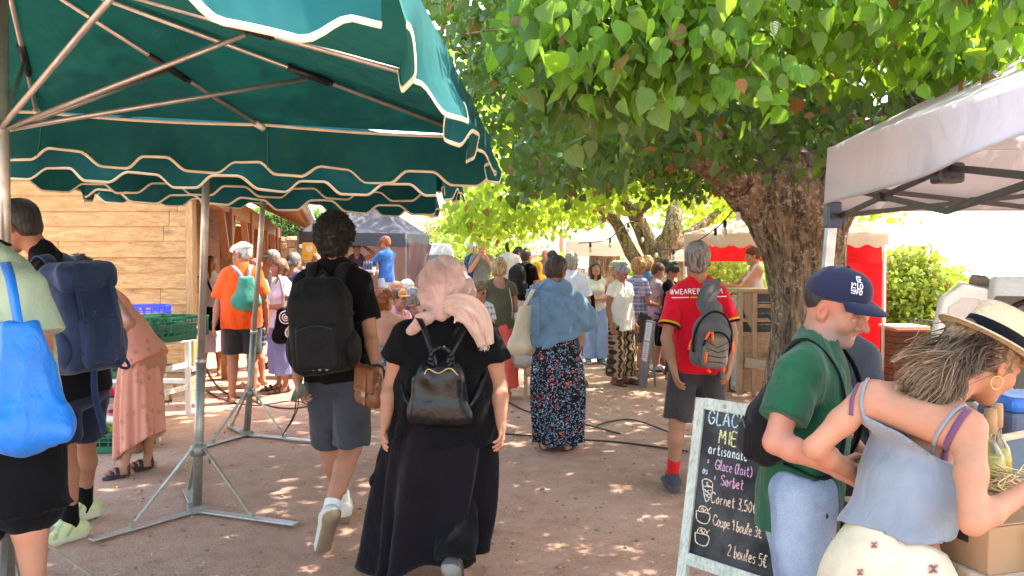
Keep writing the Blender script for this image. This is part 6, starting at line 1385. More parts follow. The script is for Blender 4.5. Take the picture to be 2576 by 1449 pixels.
for e in (.08, L_-.12):
    for o_ in (.03, .70): q_ = p0 + d_*e + sd_*o_; MB().bar(A(q_[0], q_[1], 0), q_ - A(0, 0, .05), .05, .05).build("leg", WT, tb, bevel=.004)
    q_ = p0 + d_*e; MB().bar(q_ + sd_*.03 - A(0, 0, .5), q_ + sd_*.70 - A(0, 0, .5), .03, .045).build("stretcher", WT, tb)
for h_ in (.32, .56): MB().bar(p0 + d_*.08 + sd_*.03 - A(0, 0, h_), p1 - d_*.12 + sd_*.03 - A(0, 0, h_), .03, .05).build("stretcher", WT, tb, bevel=.003)
rz_ = math.atan2(d_[1], d_[0]); GRC = (.012, .12, .062); BLC = (.02, .05, .52)
def onT(e, o_, z=.012): return p0 + d_*e + sd_*o_ + A(0, 0, z)
CG = "empty plastic crates on the white table"
crate("crate", "shallow open green crate on the far end of the white table", "crate", A(XU(432, 8.0), 8.0, .885), (.56, .38, .20), 1.05, GRC, CG)
crate("crate", "green crate half hidden behind the bending woman in pink, nearest on the table", "crate", A(XU(402, 7.45), 7.45, .885), (.52, .36, .16), 1.15, GRC, CG)
crate("crate", "green crate tipped against the shallow open crate, middle of the table", "crate", A(XU(372, 7.75), 7.85, .885), (.40, .30, .22), 1.0, (.010, .10, .05), CG)
crate("crate", "blue plastic crate standing behind the green crates by the wall", "crate", A(XU(352, 8.75), 8.75, .885), (.56, .36, .27), .25, BLC)
crate("crate", "green crate with green stems behind the navy backpack", "crate", A(XU(262, 7.0), 7.0, .62), (.40, .30, .22), .1, GRC)
bl = empty("low_bench", (XU(250, 7.0), 7.0, 0), "low white plank bench under the hidden green crate", "bench"); MB().box((XU(262, 7.), 7.0, .60), (.9, .4, .03)).build("seat", WT, bl, bevel=.004)
for x in (-.38, .38):
    for y_ in (-.15, .15): MB().box((XU(262, 7.) + x, 7. + y_, .29), (.05, .05, .585)).build("leg", WT, bl)
MB().box((XU(262, 7.), 6.84, .26), (.8, .025, .07)).build("rail", WT, bl)
gcr = crate("crate", "green crate of lettuce on the ground under the low white bench", "crate", A(XU(275, 6.75), 6.85, .012), (.50, .34, .17), .05, GRC)
cg = A(XU(262, 6.75), 6.85, .16)
m = MB(); st, _ = strokes("OBST", 0, 0, .035); m2_ = [m.tube([A(XU(275, 6.75) + .06 + a, 6.66, .05 + b) for a, b in s], .0025, 4) for s in st if len(s) > 1]; m.build("lettering", plain((.7, .7, .7), .7, name="white_print"), gcr)
for k in range(5):
    c_ = cg + A(-.20 + k*.10, RNG.uniform(-.06, .06), 0); h_ = empty("lettuce", tuple(c_), "loose head of pale green lettuce in the crate on the ground", "lettuce", "lettuces in the ground crate")
    n = 26; V, F = leaves(c_ + RNG.normal(0, .02, (n, 3)), RNG.normal(0, .8, (n, 3)) + A(0, 0, .9), RNG.normal(0, 1, (n, 3)), RNG.uniform(.07, .11, n), .35); leaf_obj("leaf_head", V, F, leafm((.30, .40, .07), (.5, .6, .1), "lettuce_leaf", .3), h_)
tote("shopping_bag", "red and white plaid bag under the table behind the pink dress", "bag", A(XU(255, 7.6), 7.6, .40), A(XU(255, 7.6), 7.6, .03), A(1, 0, 0), .42, .46, .2, pattern('plaid', (.55, .03, .05), (.65, .6, .58), (.05, .05, .12), 45, name="plaid"))
# cables on the dirt
cab = [("black cable curling on the dirt between the parasol feet and the hijab", [(520, 985), (560, 1008), (640, 1022), (740, 1012), (800, 1028), (905, 1035)]), ("black cable looping over the path right of the blue shawl", [(1255, 1000), (1330, 1040), (1440, 1062), (1560, 1095), (1500, 1075), (1590, 1060), (1720, 1105)]), ("thin grey wire lying across the path toward the chalkboard", [(1250, 1092), (1420, 1108), (1560, 1116), (1730, 1140)]), ("loose grey cord lying on the dirt by the tall steel pole", [(510, 900), (528, 945), (560, 985), (620, 1008), (720, 1030), (830, 1015)])]
for lab, pts in cab: tag(MB().tube(spline([G(*p) + A(0, 0, .012 + .004*(i % 2)) for i, p in enumerate(pts)], 8), .009, 6).build("cable", plain((.04, .035, .035), .6, name="cable_rubber"), None, True), lab, "cable")
# ---------------------------------------------------------------- vans
def van(label, loc, rz, c, L=3.9, W=1.72, H=1.8, name="van", rear_open=False, sc_=1.):
    """small van; rear faces local -y"""
    r = empty(name, loc, label, "van"); R = rotz(rz); T = lambda x, y, z: A(*loc) + R @ (A(x, y, z)*sc_)
    pnt = plain(c, .25, spec=.55, var=.04, name="van_paint"); gls = plain((.03, .04, .05), .08, spec=.7, name="van_glass")
    prof = [(0, .28), (-.02, .7), (0, 1.05), (.10, 1.62), (.22, H-.02), (.5, H), (2.0, H), (2.35, H-.05), (2.95, 1.12), (3.75, .92), (3.88, .7), (3.88, .28)]; m = MB(); ringsV = []
    for x, k in ((-W/2, .93), (-W/2+.04, 1), (W/2-.04, 1), (W/2, .93)):
        ringsV.append([T(x*(1 - .10*max(0, (z-1.0))/.8), L/2 + (y-L/2)*(1 if abs(x) < W/2-.02 else .985), .28 + (z-.28)*(1 if abs(x) < W/2-.02 else .985)) for y, z in prof])
    n = len(prof); V = np.concatenate(ringsV); F = [(i*n+j, i*n+(j+1) % n, (i+1)*n+(j+1) % n, (i+1)*n+j) for i in range(3) for j in range(n) if not (rear_open and j in (0, 1, 2) and i == 1)] + [tuple(range(n-1, -1, -1)), tuple(3*n+j for j in range(n))]
    if rear_open: F = F[:-2]
    m.add(V, F); body = m.build("body", pnt, r, bevel=.02)
    if rear_open:
        for sx in (-1, 1): MB().box(T(sx*(W/2-.06), L/2, 1.0), (.02*sc_, (L-.3)*sc_, 1.35*sc_), R).build("inner_panel", plain((.62, .58, .54), .6, name="van_lining"), r)
        MB().box(T(0, L/2, .45), ((W-.1)*sc_, (L-.2)*sc_, .04*sc_), R).build("load_floor", plain((.2, .19, .18), .7, name="load_mat"), r); MB().box(T(0, 2.2, 1.05), ((W-.14)*sc_, .03*sc_, 1.2*sc_), R).build("bulkhead", plain((.50, .46, .43), .6, name="van_lining_dark"), r)
        a = np.linspace(0, math.pi, 13); MB().tube([T(-W/2+.09, .05, .5)] + [T(-math.copysign(abs(math.cos(t))**.4, math.cos(t))*(W/2-.13)*.93, .10 + .08*math.sin(t)**.5, 1.15 + .45*math.sin(t)**.4) for t in a] + [T(W/2-.09, .05, .5)], .025*sc_, 8).build("door_seal", plain((.02, .02, .02), .6, name="rubber_seal"), r, True)
    else:
        MB().box(T(0, .045, 1.32), ((W-.34)*sc_, .02*sc_, .46*sc_), R @ rot_axis((1, 0, 0), -.17)).build("rear_window", gls, r, bevel=.01)
    for sx in (-1, 1):
        for y, w_ in ((.8, .8), (1.75, .8)): MB().box(T(sx*(W/2-.035), y, 1.36), (.03*sc_, w_*sc_, .42*sc_), R @ rot_axis((0, 1, 0), -sx*.11)).build("side_window", gls, r, bevel=.01)
        MB().box(T(sx*(W/2-.10), -.01, 1.0), (.10*sc_, .05*sc_, .62*sc_), R @ rot_axis((1, 0, 0), -.03)).build("tail_light", plain((.60, .02, .02), .15, spec=.6, name="red_lens"), r, bevel=.01); MB().box(T(sx*(W/2-.10), -.02, 1.05), (.09*sc_, .05*sc_, .14*sc_), R).build("reverse_light", plain((.75, .72, .7), .15, name="clear_lens"), r, bevel=.008)
        for y in (.75, 3.15):
            wh = MB().lathe([(.14, -.09), (.29, -.09), (.31, -.07), (.31, .07), (.29, .09), (.14, .09)], T(sx*(W/2-.08), y, .31), R @ rot_axis((0, 1, 0), math.pi/2)*sc_, 20).build("tyre", plain((.02, .02, .02), .8, name="tyre"), r, True); MB().lathe([(.0005, .085), (.12, .085), (.15, .07), (.15, -.07), (.0005, -.07)], T(sx*(W/2-.08), y, .31), R @ rot_axis((0, 1, 0), math.pi/2)*sc_, 16).build("rim", metal((.6, .6, .62), .3, "alloy"), wh, True)
    MB().box(T(0, -.05, .45), ((W-.05)*sc_, .12*sc_, .22*sc_), R).build("bumper", plain((.06, .06, .065), .6, name="bumper_plastic"), r, bevel=.02)
    if not rear_open: MB().box(T(0, -.03, .82), (.5*sc_, .02*sc_, .11*sc_), R).build("number_plate", plain((.7, .7, .66), .4, name="plate"), r)
    return r, T, R
van("silver grey van parked behind the right end of the grey tent", (XU(1072, 20.6), 20.6, .30), .42, (.36, .35, .34), H=1.85)
van("white car parked far off behind the bald man in grey", (XU(1345, 27), 27, -.35), 1.3, (.78, .78, .80), H=1.55, name="parked_car")
wv, T, R = van("white van with its rear doors open behind the woman in the straw hat", (4.60, 6.2, -.28), -.45, (.86, .85, .83), rear_open=True, W=1.66, H=1.80)
def vdoor(hx, ang, sgn, win=True):
    w_, h0, h1 = .74, .42, 1.70; hp = T(hx, .02, 0); dx = R @ A(math.cos(ang), math.sin(ang), 0); n = np.cross(dx, (0, 0, 1))
    def D(a, z, e=0): return hp*A(1, 1, 0) + dx*a + A(0, 0, z - .28 + (0)) + n*e
    ol = [(0, h0), (0, 1.68), (w_*.42, 1.72), (w_*.72, 1.62), (w_*.90, 1.15), (w_, .95), (w_, h0)]; m = MB(); k = len(ol)
    V = [D(a, z, e) for e in (-.03, .03) for a, z in ol]; m.add(V, [tuple(range(k-1, -1, -1)), tuple(k+j for j in range(k))] + [(j, (j+1) % k, k+(j+1) % k, k+j) for j in range(k)]); d = m.build("rear_door", plain((.74, .70, .66), .35, name="van_door_paint", var=.05), wv, bevel=.02)
    ip = [(.10, 1.00), (.10, 1.60), (w_*.42, 1.62), (w_*.66, 1.54), (w_*.80, 1.12), (w_*.80, 1.0)]; m = MB(); k = len(ip); V = [D(a, z, e) for e in (-.04, .04) for a, z in ip]; m.add(V, [tuple(range(k-1, -1, -1)), tuple(k+j for j in range(k))] + [(j, (j+1) % k, k+(j+1) % k, k+j) for j in range(k)]); m.build("door_panel", plain((.60, .55, .51), .6, name="van_lining_door"), d, bevel=.012)
    MB().box(D(w_*.45, .70, .035), (w_*.6, .015, .30), np.stack([dx, n, (0, 0, 1)], 1)).build("map_pocket", plain((.50, .46, .43), .6, name="van_pocket"), d, bevel=.01)
vdoor(-.80, math.radians(231), 1); vdoor(.80, math.radians(-50), -1)
# bicycle handlebars and brown crate behind the polo man
bk = empty("bicycle", (XU(2268, 11.2), 11.6, -.4), "dark bicycle parked behind the brown slatted box", "bicycle"); bx0 = A(XU(2268, 11.5), 11.6, -.25)
BT = plain((.05, .055, .06), .35, name="bike_paint"); R0 = rotz(.5)
def BP(x, z): return bx0 + R0 @ A(x, 0, z)
for x in (-.5, .52): wq = MB().tube([BP(x + .33*math.cos(t), .34 + .33*math.sin(t)) for t in np.linspace(0, 2*math.pi, 33)], .02, 6).build("wheel", plain((.02, .02, .02), .7, name="tyre"), bk, True); MB().tube([BP(x, .3), BP(x, .38)], .02, 6).build("wheel_hub", ALU, wq)
MB().tube([BP(.52, .34), BP(.40, .85), BP(-.12, .80), BP(-.05, .30), BP(.38, .72)], .017, 6).tube([BP(-.12, .8), BP(-.5, .34), BP(-.05, .3)], .014, 6).tube([BP(-.05, .3), BP(-.16, .95)], .015, 6).build("frame", BT, bk, True)
MB().tube(spline([BP(.38, .86), BP(.37, 1.0), BP(.42, 1.04), BP(.5, 1.0)], 5), .014, 6).tube([BP(.40, 1.03) + R0 @ A(0, -.28, -.0), BP(.40, 1.03) + R0 @ A(0, .28, 0)], .014, 6).build("handlebar", BT, bk, True); MB().box(BP(-.17, .97), (.25, .13, .06), R0).build("saddle", plain((.02, .02, .02), .5, name="saddle"), bk, bevel=.02)
bb_ = empty("slatted_box", (XU(2272, 10.3), 10.3, 0), "brown slatted box with white top right of the red stall", "box"); bw = .42
for k in range(9): MB().box((XU(2275, 10.3), 10.3, .06 + k*.083), (bw, .4, .078)).build("slat", wood((.15, .07, .05), (.22, .11, .08), 1, 'x', .7, "brown_slat"), bb_, bevel=.004)
MB().box((XU(2275, 10.3), 10.3, .80), (bw+.03, .44, .03)).build("top_board", plain((.8, .78, .75), .5, name="white_top"), bb_, bevel=.004); MB().box((XU(2275, 10.3), 10.26, .765), (bw+.01, .44, .03)).build("edge_board", plain((.45, .16, .09), .6, name="red_edge"), bb_, bevel=.003)
# ---------------------------------------------------------------- table at the right with boxes and bottles
rt = empty("market_table", (1.75, 2.35, 0), "pale wooden sales table at the lower right corner under the white tent", "table"); TZ = .80
PT = wood((.66, .50, .32), (.78, .64, .45), 1., 'x', .55, "pale_table_wood"); tx0 = 1.20; rtR = rotz(.10)
MB().box(A(2.05, 2.25, TZ - .015), (1.75, 1.15, .03), rtR).build("table_top", PT, rt, bevel=.004)
for x in (-.8, .8):
    for y_ in (-.5, .5): MB().box(A(2.05, 2.25, .385) + rtR @ A(x, y_, 0), (.05, .05, .77), rtR).build("leg", PT, rt)
CB = (.33, .19, .095)
def carton(label, c, dims, rz, group=None, hole=True, gap=True):
    r = empty("cardboard_box", tuple(c), label, "box", group); R = rotz(rz); T = lambda x, y, z: A(*c) + R @ A(x, y, z); w, d, h = dims; km = plain(CB, .85, name="cardboard", var=.12, ns=8, bs=.05)
    MB().box(T(0, 0, h/2), (w, d, h), R).build("carton", km, r, bevel=.004)
    for s_ in (-1, 1): MB().box(T(0, s_*d*.252, h + .003), (w*.98, d*.485, .004), R @ rot_axis((1, 0, 0), s_*.03)).build("flap", km, r)
    if hole: MB().box(T(-w/2 + .0, 0, h*.66), (.004, .075, .03), R).build("hand_hole", plain((.03, .018, .01), .9, name="hole_shadow"), r)
    return r
b0 = P(2480, 1400, 2.02)
carton("brown cardboard box with a hand hole, nearest the woman's elbow", A(P(2472, 1400, 2.12)[0], 2.14, TZ), (.145, .20, .125), .28, "cardboard boxes on the sales table")
carton("brown cardboard box standing second from the woman's elbow", A(P(2575, 1400, 2.12)[0] + .04, 2.12, TZ), (.145, .20, .125), .28, "cardboard boxes on the sales table", False)
carton("brown cardboard box behind the first two, under the straw", A(P(2560, 1350, 2.3)[0], 2.36, TZ), (.22, .18, .12), .2, "cardboard boxes on the sales table", False)
nm = MB(); c_ = A(P(2560, 1290, 2.32)[0], 2.34, TZ + .15); rg = np.random.default_rng(9)
for k in range(70):
    a = rg.normal(0, 1, 3)*A(.07, .06, .02) + c_; nm.tube(spline([a, a + rg.normal(0, .04, 3)*A(1, 1, .5), a + rg.normal(0, .07, 3)*A(1, 1, .4)], 4), .002, 4, False)
tag(nm.build("straw_tuft", plain((.68, .52, .28), .8, name="straw_fibre"), None, True), "tuft of pale packing straw lying on the boxes", "straw")
BG = glass((.93, .95, .86), .02, "bottle_glass"); LIQ = plain((.62, .48, .05), .2, spec=.5, name="yellow_liquid"); CORK = plain((.45, .27, .13), .8, name="cork")
def bottle(label, c, s=1.):
    r = empty("bottle", tuple(c), label, "bottle", "yellow drink bottles on the table"); pr = [(.0005, .0), (.040, 0), (.043, .008), (.043, .12), (.036, .155), (.017, .185), (.014, .20), (.014, .25), (.016, .252), (.016, .262), (.013, .262)]
    MB().lathe([(a*s, z*s) for a, z in pr], c, None, 24).build("bottle_glass", BG, r, True); MB().lathe([(.0005, .004*s), (.037*s, .004*s), (.039*s, .01*s), (.039*s, .115*s), (.034*s, .145*s), (.0005, .146*s)], c, None, 20).build("drink", LIQ, r, True); MB().lathe([(.0135*s, .215*s), (.0175*s, .216*s), (.0175*s, .265*s), (.016*s, .285*s), (.0005, .286*s)], c, None, 16).build("cork", CORK, r, True)
bottle("corked bottle of yellow drink just right of the woman's arm", A(P(2524, 1235, 2.35)[0], 2.42, TZ + .06), 1.05); bottle("corked bottle of yellow drink second from the woman's arm", A(P(2548, 1235, 2.4)[0] + .02, 2.52, TZ + .06), 1.05)
for lab, c_ in (("flat wooden tray under the yellow bottles", A(P(2540, 1245, 2.4)[0] + .05, 2.48, TZ + .03)),): tr_ = MB().box(c_, (.4, .3, .055)).build("wooden_tray", PT, None, bevel=.004); tag(tr_, lab, "tray")
fr = empty("framed_slate", A(P(2590, 1200, 2.6)[0], 2.62, TZ), "small blue slate in a pale wood frame behind the bottles", "slate")
Rf = rotz(-.15) @ rot_axis((1, 0, 0), -.25) @ rot_axis((0, 1, 0), -.22); cf = P(2612, 1190, 2.62)
MB().box(cf, (.17, .012, .24), Rf).build("slate_panel", plain((.14, .17, .21), .8, name="blue_slate"), fr)
for x, z, w_, h_ in ((-.095, 0, .024, .28), (.095, 0, .024, .28), (0, .13, .19, .024), (0, -.13, .19, .024)): MB().box(cf + Rf @ A(x, -.004, z), (w_, .022, h_), Rf).build("frame_bar", PT, fr, bevel=.003)
cl = empty("cool_box", P(2585, 1100, 3.0), "blue cool box with grey latch at the right edge", "cool box"); cc = A(P(2600, 1068, 3.1)[0], 3.15, 0)
MB().box(cc + A(0, 0, .95), (.26, .24, .17)).build("box_body", plain((.10, .12, .17), .5, name="dark_blue_plastic"), cl, bevel=.02); MB().box(cc + A(0, 0, 1.06), (.28, .26, .06)).build("lid", plain((.04, .16, .55), .4, name="blue_plastic"), cl, bevel=.025); MB().tube(spline([cc + A(-.13, -.06, 1.0), cc + A(-.17, -.06, 1.0), cc + A(-.17, .0, 1.0), cc + A(-.13, 0, 1.0)], 4), .008, 6).build("latch", plain((.6, .6, .6), .4, name="grey_latch"), cl, True)
MB().box(cc + A(0, 0, .43), (.24, .22, .86)).build("stand", plain((.05, .15, .5), .5, name="blue_stand"), cl, bevel=.01)
sp = empty("display_stand", P(2500, 1040, 3.3), "tilted stand of books and cards behind the woman's shoulder", "stand"); cs_ = A(P(2512, 1030, 3.4)[0], 3.45, 0); Rs = rotz(.25) @ rot_axis((1, 0, 0), .6)
MB().box(cs_ + A(0, 0, 1.0), (.34, .4, .02), Rs).build("back_board", wood((.55, .38, .22), (.7, .52, .34), 1, 'y', .6, "stand_wood"), sp); MB().bar(cs_ + A(0, .1, 0), cs_ + A(0, .1, 1.), .05, .05).build("leg", PT, sp)
for k, (c_, o_) in enumerate((((.06, .055, .06), -.11), ((.70, .66, .60), -.04), ((.10, .10, .11), .03), ((.55, .36, .30), .09), ((.72, .68, .62), .15))): MB().box(cs_ + A(0, 0, 1.0) + Rs @ A(-.03 + .02*(k % 2), o_, .018), (.22, .055, .016), Rs).build("booklet", plain(c_, .5, name="booklet_cover"), sp)
pt_ = MB()
for lab, u, v in (("clear plastic box lid flat at the table edge under the cartons", 2492, 1438), ("second clear plastic box at the right corner of the table", 2572, 1440)):
    c_ = P(u, v, 1.80); c_[2] = TZ; r = empty("plastic_box", tuple(c_), lab, "box"); MB().box(c_ + A(0, 0, .009), (.085, .10, .018), rotz(.2)).build("tray", plain((.62, .66, .72), .15, spec=.6, name="clear_plastic"), r, bevel=.004); MB().box(c_ + A(.02, .02, .019), (.025, .012, .002), rotz(.2)).build("label_sticker", plain((.15, .16, .2), .6, name="sticker"), r)
# bar under the grey tent
bar_ = empty("bar_counter", (XU(925, 15.6), 15.6, .3), "curved pine bar counter under the grey tent", "counter"); a = np.linspace(-.9, .45, 22); bc = A(XU(902, 15.8), 16.6, .33)
rows = [[bc + A(1.0*math.sin(t)*.6, -1.0*math.cos(t), z) for t in a] for z in (0, .35, .7, 1.02)]; MB().grid(rows).build("front_panel", wood((.55, .33, .13), (.68, .45, .2), 1., 'z', .6, "bar_planks"), bar_, True)
m = MB(); [m.add([bc + A(k_*math.sin(t)*.6, -k_*math.cos(t), z) for k_ in (.6, 1.06) for t in a], [(j, j+1, 22+j+1, 22+j) for j in range(21)]) for z in (1.03, 1.055)]; m.add([bc + A(1.06*math.sin(t)*.6, -1.06*math.cos(t), z) for z in (1.03, 1.055) for t in a], [(j, j+1, 22+j+1, 22+j) for j in range(21)]); m.build("counter_top", plain((.30, .22, .15), .4, name="bar_top"), bar_)
def small_bottle(label, c, col, grp):
    r = empty("bottle", tuple(c), label, "bottle", grp); MB().lathe([(.0005, 0), (.034, 0), (.036, .01), (.036, .15), (.013, .20), (.013, .27), (.0005, .272)], c, None, 12).build("bottle_glass", plain(col, .12, spec=.6, name="drink_bottle"), r, True); MB().lathe([(.037, .05), (.0375, .05), (.0375, .11), (.037, .11)], c, None, 12).build("label_band", plain((.65, .5, .5), .6, name="paper_label"), r, True)
for j in range(8): small_bottle("small dark bottle in the row on the curved bar", A(XU(910 + (j % 4)*6.5, 15.5) , 15.72 + .09*(j//4), 1.386), (.05, .07, .12), "bottles on the bar")
small_bottle("tall brown bottle alone at the right of the bar", A(XU(944, 15.6), 15.82, 1.386), (.32, .2, .1), None)
for j, u in enumerate((868, 880, 931)): c_ = A(XU(u, 15.4), 15.75, 1.386); tag(MB().lathe([(.0005, 0), (.04, 0), (.05, .16 + .06*(j < 2)), (.047, .16 + .06*(j < 2)), (.038, .01), (.0005, .01)], c_, None, 14).build("paper_cup", plain((.78, .77, .75), .5, name="white_cup"), None, True), ("stack of white paper cups left on the bar", "taller stack of white paper cups beside the bottles", "single pale cup right of the bottles on the bar")[j], "cups")
# ---------------------------------------------------------------- the people near the camera
def tee(c, **k): return dict(mat=cloth(tuple(c)), **k)
def pants(c, **k): return dict(mat=cloth(tuple(c)), **k)
BLACK = (.012, .012, .014); NAVY = (.012, .022, .065)
def project(target, o_, dirv, pts2, ex, ey, name, mat, parent, w=.004, lift=.002):
    """lay stroke lettering on a curved cloth surface"""
    bv = BVHTree.FromPolygons([v.co[:] for v in target.data.vertices], [p.vertices[:] for p in target.data.polygons]); m = MB(); dirv = nrm(dirv)
    for st in pts2:
        q = np.array([A(*o_) + ex*a + ey*b for a, b in st]); q = np.vstack([q[i] + (q[i+1]-q[i])*t for i in range(len(q)-1) for t in (0, .34, .67)] + [q[-1]]); hit = []; nn = []
        for p in q:
            h, n_, i_, d_ = bv.ray_cast(Vector(p - dirv*.6), Vector(dirv))
            if h is not None: n_ = -n_ if np.dot(n_, dirv) > 0 else n_; hit.append(np.array(h) + np.array(n_)*lift); nn.append(np.array(n_))
        if len(hit) > 1: m.ribbon(hit, np.cross(np.gradient(np.array(hit), axis=0), np.array(nn)) + 1e-7, w, .0015)
    if m.V: m.build(name, mat, parent)
# man in black t-shirt
J = pose(XU(838, 4.6), 4.6, 1.84, 4, neck=PX(839, 672, 4.6), head=PX(843, 606, 4.62), shL=PX(765, 716, 4.62), shR=PX(911, 716, 4.58), pel=PX(853, 945, 4.62), hipL=PX(820, 968, 4.63), hipR=PX(886, 968, 4.6), elL=PX(741, 835, 4.62), wrL=PX(749, 952, 4.5), elR=PX(931, 838, 4.55), wrR=PX(949, 926, 4.42),
    knL=PX(826, 1118, 4.78), anL=PX(866, 1270, 4.95), toL=PX(874, 1290, 5.12), knR=PX(884, 1128, 4.62), anR=PX(826, 1298, 4.32), toR=PX(809, 1366, 4.44))
MANB = person(J, "man walking away in black t-shirt and charcoal shorts with curly black hair", 'warm', dict(kind='short', c=(.014, .012, .012), amp=.012, fq=34, th=.02, curls=900, vox=.006), tee(BLACK, hem=.02, sleeve=.72, loose=.018, wr=.008), pants((.045, .05, .062), len=.94, hemr=.098, wr=.008, name="shorts"), ('sneaker', (.62, .59, .54), (.27, .19, .12)), .008, 1.0, fine_head=.005, fine_hand=.0045, hs=1.02, socks=((.7, .7, .7), .22), brow=(.02, .015, .012), curl=(.9, .5))
glasses(J, MANB)
JB = J
MB().tube([J['wrR'] + .033*(math.cos(t)*A(1, 0, 0) + math.sin(t)*nrm(np.cross(nrm(J['wrR']-J['elR']), (1, 0, 0)))) for t in np.linspace(0, 2*math.pi, 17)], .008, 6).build("wristband", plain((.02, .02, .022), .5, name="rubber_band"), MANB, True)
bp = backpack(J, "large black daypack on the man in black t-shirt", (.016, .016, .018), (.305, .49, .20), du=-.06, dr=-.005, vox=.008, tilt=-.05, rollz=-.04)
st, _ = strokes("o-o-o", 0, 0, .028); pk = [c for c in bp.children if c.name.startswith('pack_body')][0]
project(pk, P(790, 928, 4.3), (0, 1, 0), st, A(1, 0, 0), A(0, 0, 1), "logo", plain((.30, .29, .27), .6, name="grey_print"), pk, .008, .004)
# brown satchel
sb_ = empty("satchel", P(920, 1010, 4.42), "brown leather satchel with buckled flap at the man's right hip", "satchel"); LE = plain((.20, .072, .026), .42, var=.25, ns=9, bs=.25, name="brown_leather"); c_ = P(930, 970, 4.40); Rs = rotz(-.75) @ rot_axis((0, 1, 0), .06)
Q = Solid().box(c_ - A(0, 0, .01), (.085, .042, .098), Rs, .035, .01).cap(c_ + Rs @ A(-.06, 0, -.06), c_ + Rs @ A(.06, 0, -.06), .05, k=.04); V, F = Q.mesh(.006, wrinkle(.004, 1.5, 1)); obj("bag_body", V, F, LE, sb_); Q = Solid().box(c_ + Rs @ A(0, -.040, .035), (.088, .016, .070), Rs, .014, .01).cap(c_ + Rs @ A(-.07, -.02, .095), c_ + Rs @ A(.07, -.02, .095), .022, k=.02); V, F = Q.mesh(.005, wrinkle(.003, 1.5, 6)); obj("flap", V, F, LE, sb_); MB().box(c_ + Rs @ A(0, -.060, -.02), (.10, .006, .012), Rs).build("flap_seam", plain((.36, .15, .065), .4, var=.25, ns=9, bs=.2, name="flap_leather"), sb_, bevel=.006)
for x in (.035,): MB().box(c_ + Rs @ A(x, -.062, -.01), (.028, .008, .17), Rs).build("strap_tab", plain((.22, .085, .035), .45, name="dark_leather"), sb_, bevel=.003); MB().box(c_ + Rs @ A(x, -.068, -.035), (.036, .006, .03), Rs).build("buckle", metal((.5, .46, .4), .3, "buckle_metal"), sb_, bevel=.002)
MB().ribbon(spline([c_ + Rs @ A(-.09, 0, .08), P(893, 900, 4.36), P(876, 850, 4.40), P(850, 760, 4.44), P(815, 698, 4.5), P(800, 690, 4.62), P(812, 720, 4.75)], 6), A(1, 0, .4), .03, .005).build("shoulder_strap", LE, sb_, True)
hh = empty("sun_hat", P(750, 990, 4.4), "olive sun hat hanging by its cords from the man's left hand", "hat"); OLV = cloth((.10, .11, .075), name="hat_cotton")
rows = [[P(733 + 38*t, 1000 - 34*math.sin(t*2.6)**.8*e - 4*t + (1-e)*6*math.sin(t*8), 4.38 + .05*math.sin(t*5)*e + .06*e) for t in np.linspace(0, 1, 22)] for e in np.linspace(0, 1, 8)]
b_ = MB().grid(rows).build("hat_body", OLV, hh, True); sd = b_.modifiers.new("thick", 'SOLIDIFY'); sd.thickness = .012
MB().tube(spline([P(752, 1000, 4.42), P(748, 1030, 4.42), P(733, 1062, 4.42), P(712, 1092, 4.42)], 5), .0035, 5).tube(spline([P(745, 1000, 4.42), P(742, 1035, 4.42), P(728, 1066, 4.42), P(710, 1096, 4.42)], 5), .0035, 5).build("chin_cord", plain((.03, .025, .02), .8, name="cord"), hh, True)
# woman with pink headscarf
J = pose(XU(1115, 4.0), 4.0, 1.63, 3, legs='walkL', neck=PX(1124, 800, 4.0), head=PX(1122, 722, 4.03), shL=PX(1022, 846, 4.0), shR=PX(1220, 848, 3.98), pel=PX(1116, 1065, 4.0), elL=PX(984, 968, 4.0), wrL=PX(969, 1062, 3.88), elR=PX(1256, 970, 3.98), wrR=PX(1261, 1066, 3.86))
WOMB = person(J, "woman in black dress and pink headscarf walking away", 'warm', None, tee(BLACK, hem=.08, sleeve=.52, loose=.03, sfl=.02, wr=.009, name="tunic"), pants((.015, .014, .016), kind='trousers', len=1.93, wide=1.15, hemr=.075), ('sneaker', (.06, .06, .06), (.22, .21, .2)), .008, 1.28, True, fat=.045, fine_hand=.0045, limb=1.12, armw=1.3, curl=(.35, .55), face=False)
DR = cloth((.016, .013, .018), .82, .8, 700, name="black_jersey", sheen=.3)
def hemf(th): return np.where(np.cos(th) > -.2, .10*(np.cos(th) + .2), .06*(np.cos(th) + .2)) + .03*np.sin(th*3)
dress_bottom(J, WOMB, dict(kind='skirt', mat=DR, rise=.14, end=P(1064, 1412, 4.0), r0=(.258, .20), r1=(.295, .27), folds=6, amp=.055, hip=.035, hemf=hemf, name="dress", seed=1.2, pw=1.0), .008, 1.2, True, 0)
for sg, uv in ((-1, (948, 1212)), (1, (1232, 1205))):
    Q = Solid(); Q.cap(P(1000 if sg < 0 else 1205, 1100, 4.0), P(*uv, 4.0), .07, .03, k=.05, asp=.6, ax=(0, 1, 0)).cap(P(*uv, 4.0), P(1000 if sg < 0 else 1205, 1240, 4.0), .03, .06, k=.04, asp=.6, ax=(0, 1, 0)); obj("dress_pocket", *Q.mesh(.009, wrinkle(.006)), DR, WOMB)
PK = cloth((.46, .29, .255), .85, .6, 600, name="pink_scarf", sheen=.3, var=.38); PK2 = cloth((.55, .38, .31), .85, .5, 600, name="cream_scarf", sheen=.3)
Q = Solid(); h = lambda x, y, z: HL(J, x, y, z); Rh = J['headR']
